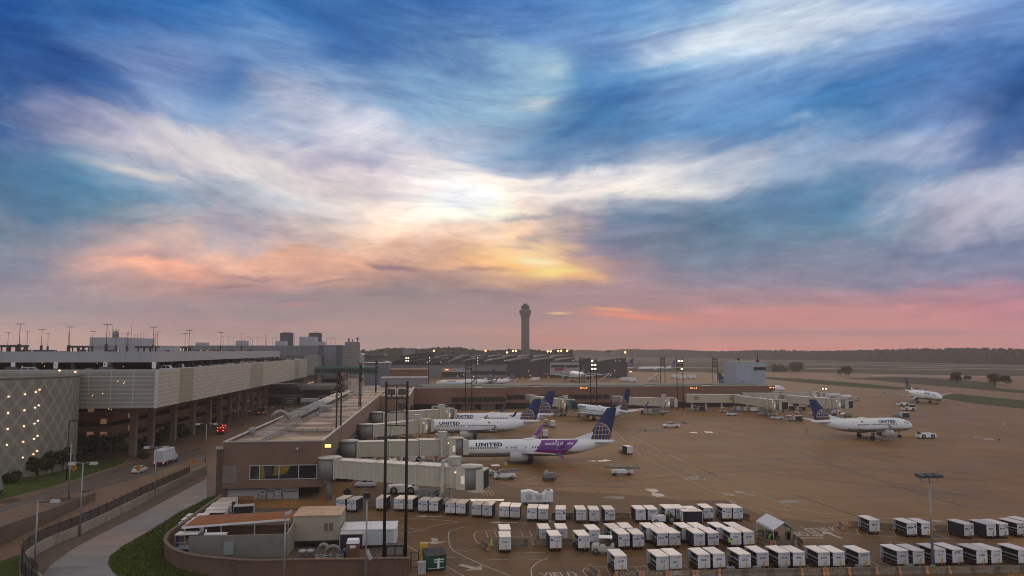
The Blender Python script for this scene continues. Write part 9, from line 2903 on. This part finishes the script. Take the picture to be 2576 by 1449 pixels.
for r, x, y, h, w, lab in [('M', 60, 470, 6.0, 5.0, 'bushy tree at the far left before the round ramp tower'), ('M', 235, 440, 4.0, 3.0, 'small bushy tree before the round ramp tower, second from the left'), ('M', 370, 500, 5.2, 4.4, 'full young tree on the lawn before the round ramp tower'), ('M', 525, 440, 5.0, 4.2, 'young tree right of the full one, before the round ramp tower'), ('M', 630, 400, 5.4, 3.6, 'tree just left of the dark single-armed lamp'), ('M', 750, 330, 4.2, 3.6, 'low tree just right of the dark single-armed lamp'),
       ('M', 850, 270, 6.2, 6.5, 'dark tree at the left of the clump under the garage'), ('M', 990, 270, 5.6, 6.5, 'dark spreading tree in the middle of the clump under the garage'), ('M', 1140, 265, 6.0, 6.5, 'spreading tree at the right of the clump under the garage'), ('M', 100, 540, 2.2, 3.6, 'low shrub on the lawn by the boxy van')]:
 k += 1
 tree(lab, ZS(r, x, y), h, w, 900, .30, .22, seed=k, grp='trees on the left lawn')
for i, (r, x, y, h, w) in enumerate([('M', 1400, 180, 2.8, 3.4), ('M', 1475, 165, 3.0, 3.2), ('M', 1590, 120, 3.4, 3.6), ('M', 1645, 95, 4.6, 3.6), ('M', 1715, 75, 5.4, 3.4), ('M', 1800, 60, 5.0, 3.2), ('M', 1840, 62, 2.2, 3.4), ('M', 1440, 270, 1.6, 3.0), ('M', 1560, 150, 1.5, 3.4)]):
 k += 1
 tree('dark shrub by the garage columns, ' + ORD[i] + ' listed from the near end', Z(r, x, y), h, w, 380, .3, .12, seed=k, grp='shrubs along the garage columns', name='shrub', cat='shrub')
for r, x, y, lab in [('A', 130, 1095, 'dark shrub below the dark overhead sign')]:
 tree(lab, Z(r, x, y), 3.6, 3.4, 380, .3, .12, seed=77, name='shrub', cat='shrub')
for i, (x, y, h, w, lab) in enumerate([(300, 582, 12.5, 21, 'broad lone tree on the airfield, leftmost of the big field trees'), (780, 610, 11.5, 19, 'round lone tree on the airfield, second of the big field trees'), (1905, 690, 14, 19, 'dense dark tree on the airfield beyond the taxiing jet'), (2010, 655, 5, 9, 'low bush beside the dense tree beyond the taxiing jet'), (2280, 706, 14, 17, 'left of two dark trees at the far right of the airfield'), (2395, 706, 12, 16, 'right of two dark trees at the far right of the airfield')]):
 q = Z('G', x, y)
 D = q.y
 sc_ = D / 870.0
 tree(lab, q, h * sc_ * .95, w * sc_ * .95, 1500, .75 * sc_, .12, [leaf_d, leaf_f], 'lone trees on the airfield', lobes=14, seed=200 + i)
for i, (r, x, y, h, w) in enumerate([('E', 1395, 590, 7, 24), ('C', 1662, 432, 12, 14), ('C', 1740, 430, 13, 14), ('C', 1800, 432, 9, 12), ('C', 1860, 432, 8, 11), ('C', 1605, 430, 9, 11), ('C', 1930, 428, 7, 12), ('A', 1800, 395, 14, 24)]):
 p = ZY(r, x, y, 1000 if i else 860)
 tree(('scrubby brown bush right of the blue-white control room' if i == 0 else 'hazy far tree right of the control tower, ' + ORD[i - 1] + ' listed toward the right' if i < 7 else 'hazy far tree above the low blue-grey hall'), (p.x, p.y, 0), h, w, 700, .9, .1, [leaf_f, leaf_d], 'hazy far trees', lobes=12, seed=300 + i)
def wood(name, label, pts, hts, deep, n, seed):
 rg = random.Random(seed)
 m = MB()
 seg = [(b - a).length for a, b in zip(pts, pts[1:])]
 tot = sum(seg)
 for k in range(n):
  s = rg.uniform(0, tot)
  j = 0
  while s > seg[j] and j < len(seg) - 1:
   s -= seg[j]; j += 1
  f = s / seg[j]
  p = pts[j].lerp(pts[j + 1], f)
  H = hts[j] + (hts[j + 1] - hts[j]) * f
  H *= rg.uniform(.72, 1.06) * (1 + .10 * math.sin(p.x * .021 + seed) + .07 * math.sin(p.x * .057))
  y = rg.uniform(0, deep)
  w_ = rg.uniform(7, 14)
  x = p.x + rg.uniform(-6, 6)
  for q in range(7):
   c = Vector((x + rg.uniform(-.5, .5) * w_, p.y + y + rg.uniform(-.5, .5) * w_, H * (1 - .17 * q) - rg.uniform(0, 2.5)))
   sz = w_ * rg.uniform(.26, .5)
   a1 = Vector((rg.uniform(-1, 1), rg.uniform(-.6, .6), rg.uniform(-.7, .7))).normalized()
   a2 = a1.cross(Vector((rg.uniform(-.3, .3), 1, rg.uniform(-.3, .3)))).normalized()
   m.face([c - a1 * sz, c - a2 * sz * .8, c + a1 * sz, c + a2 * sz * .8], 0 if rg.random() < .6 else 1)
 tag(m.build(name, [leaf_d, leaf_f]), label, 'wood', None, 'stuff')
fp = [at(2760, 921), at(2576, 917.5), at(2300, 912), at(2000, 905.5), at(1700, 900), at(1400, 896.5)]
wood('far_wood', 'long hazy wood along the horizon on the right', fp, [23.5, 23.5, 23, 23, 23, 24], 90, 6500, 5)
np_ = [atY(860, 880, 1330), atY(1050, 880, 1290), atY(1250, 880, 1260), atY(1380, 880, 1230), atY(1432, 880, 1200)]
for p in np_:
 p.z = 0
wood('near_wood', 'hazy wood behind the far terminal and the control tower', np_, [24.5, 24.5, 25, 25.5, 25], 60, 2600, 8)
# ------------------------------------------------------------------ haze over the whole field
HAZE = 0.00021
hm = bpy.data.materials.new('haze')
hm.use_nodes = True
nt = hm.node_tree
nt.nodes.clear()
vo = nt.nodes.new('ShaderNodeVolumePrincipled')
vo.inputs['Color'].default_value = (0.97, 0.86, 0.80, 1)
vo.inputs['Density'].default_value = HAZE
vo.inputs['Anisotropy'].default_value = 0.2
ou = nt.nodes.new('ShaderNodeOutputMaterial')
nt.links.new(vo.outputs[0], ou.inputs['Volume'])
m = MB(); m.box(-4700, -500, -1.3, 4700, 4700, 106)
tag(m.build('haze', hm), 'thin dusk haze over the airfield', 'haze', None, 'stuff')
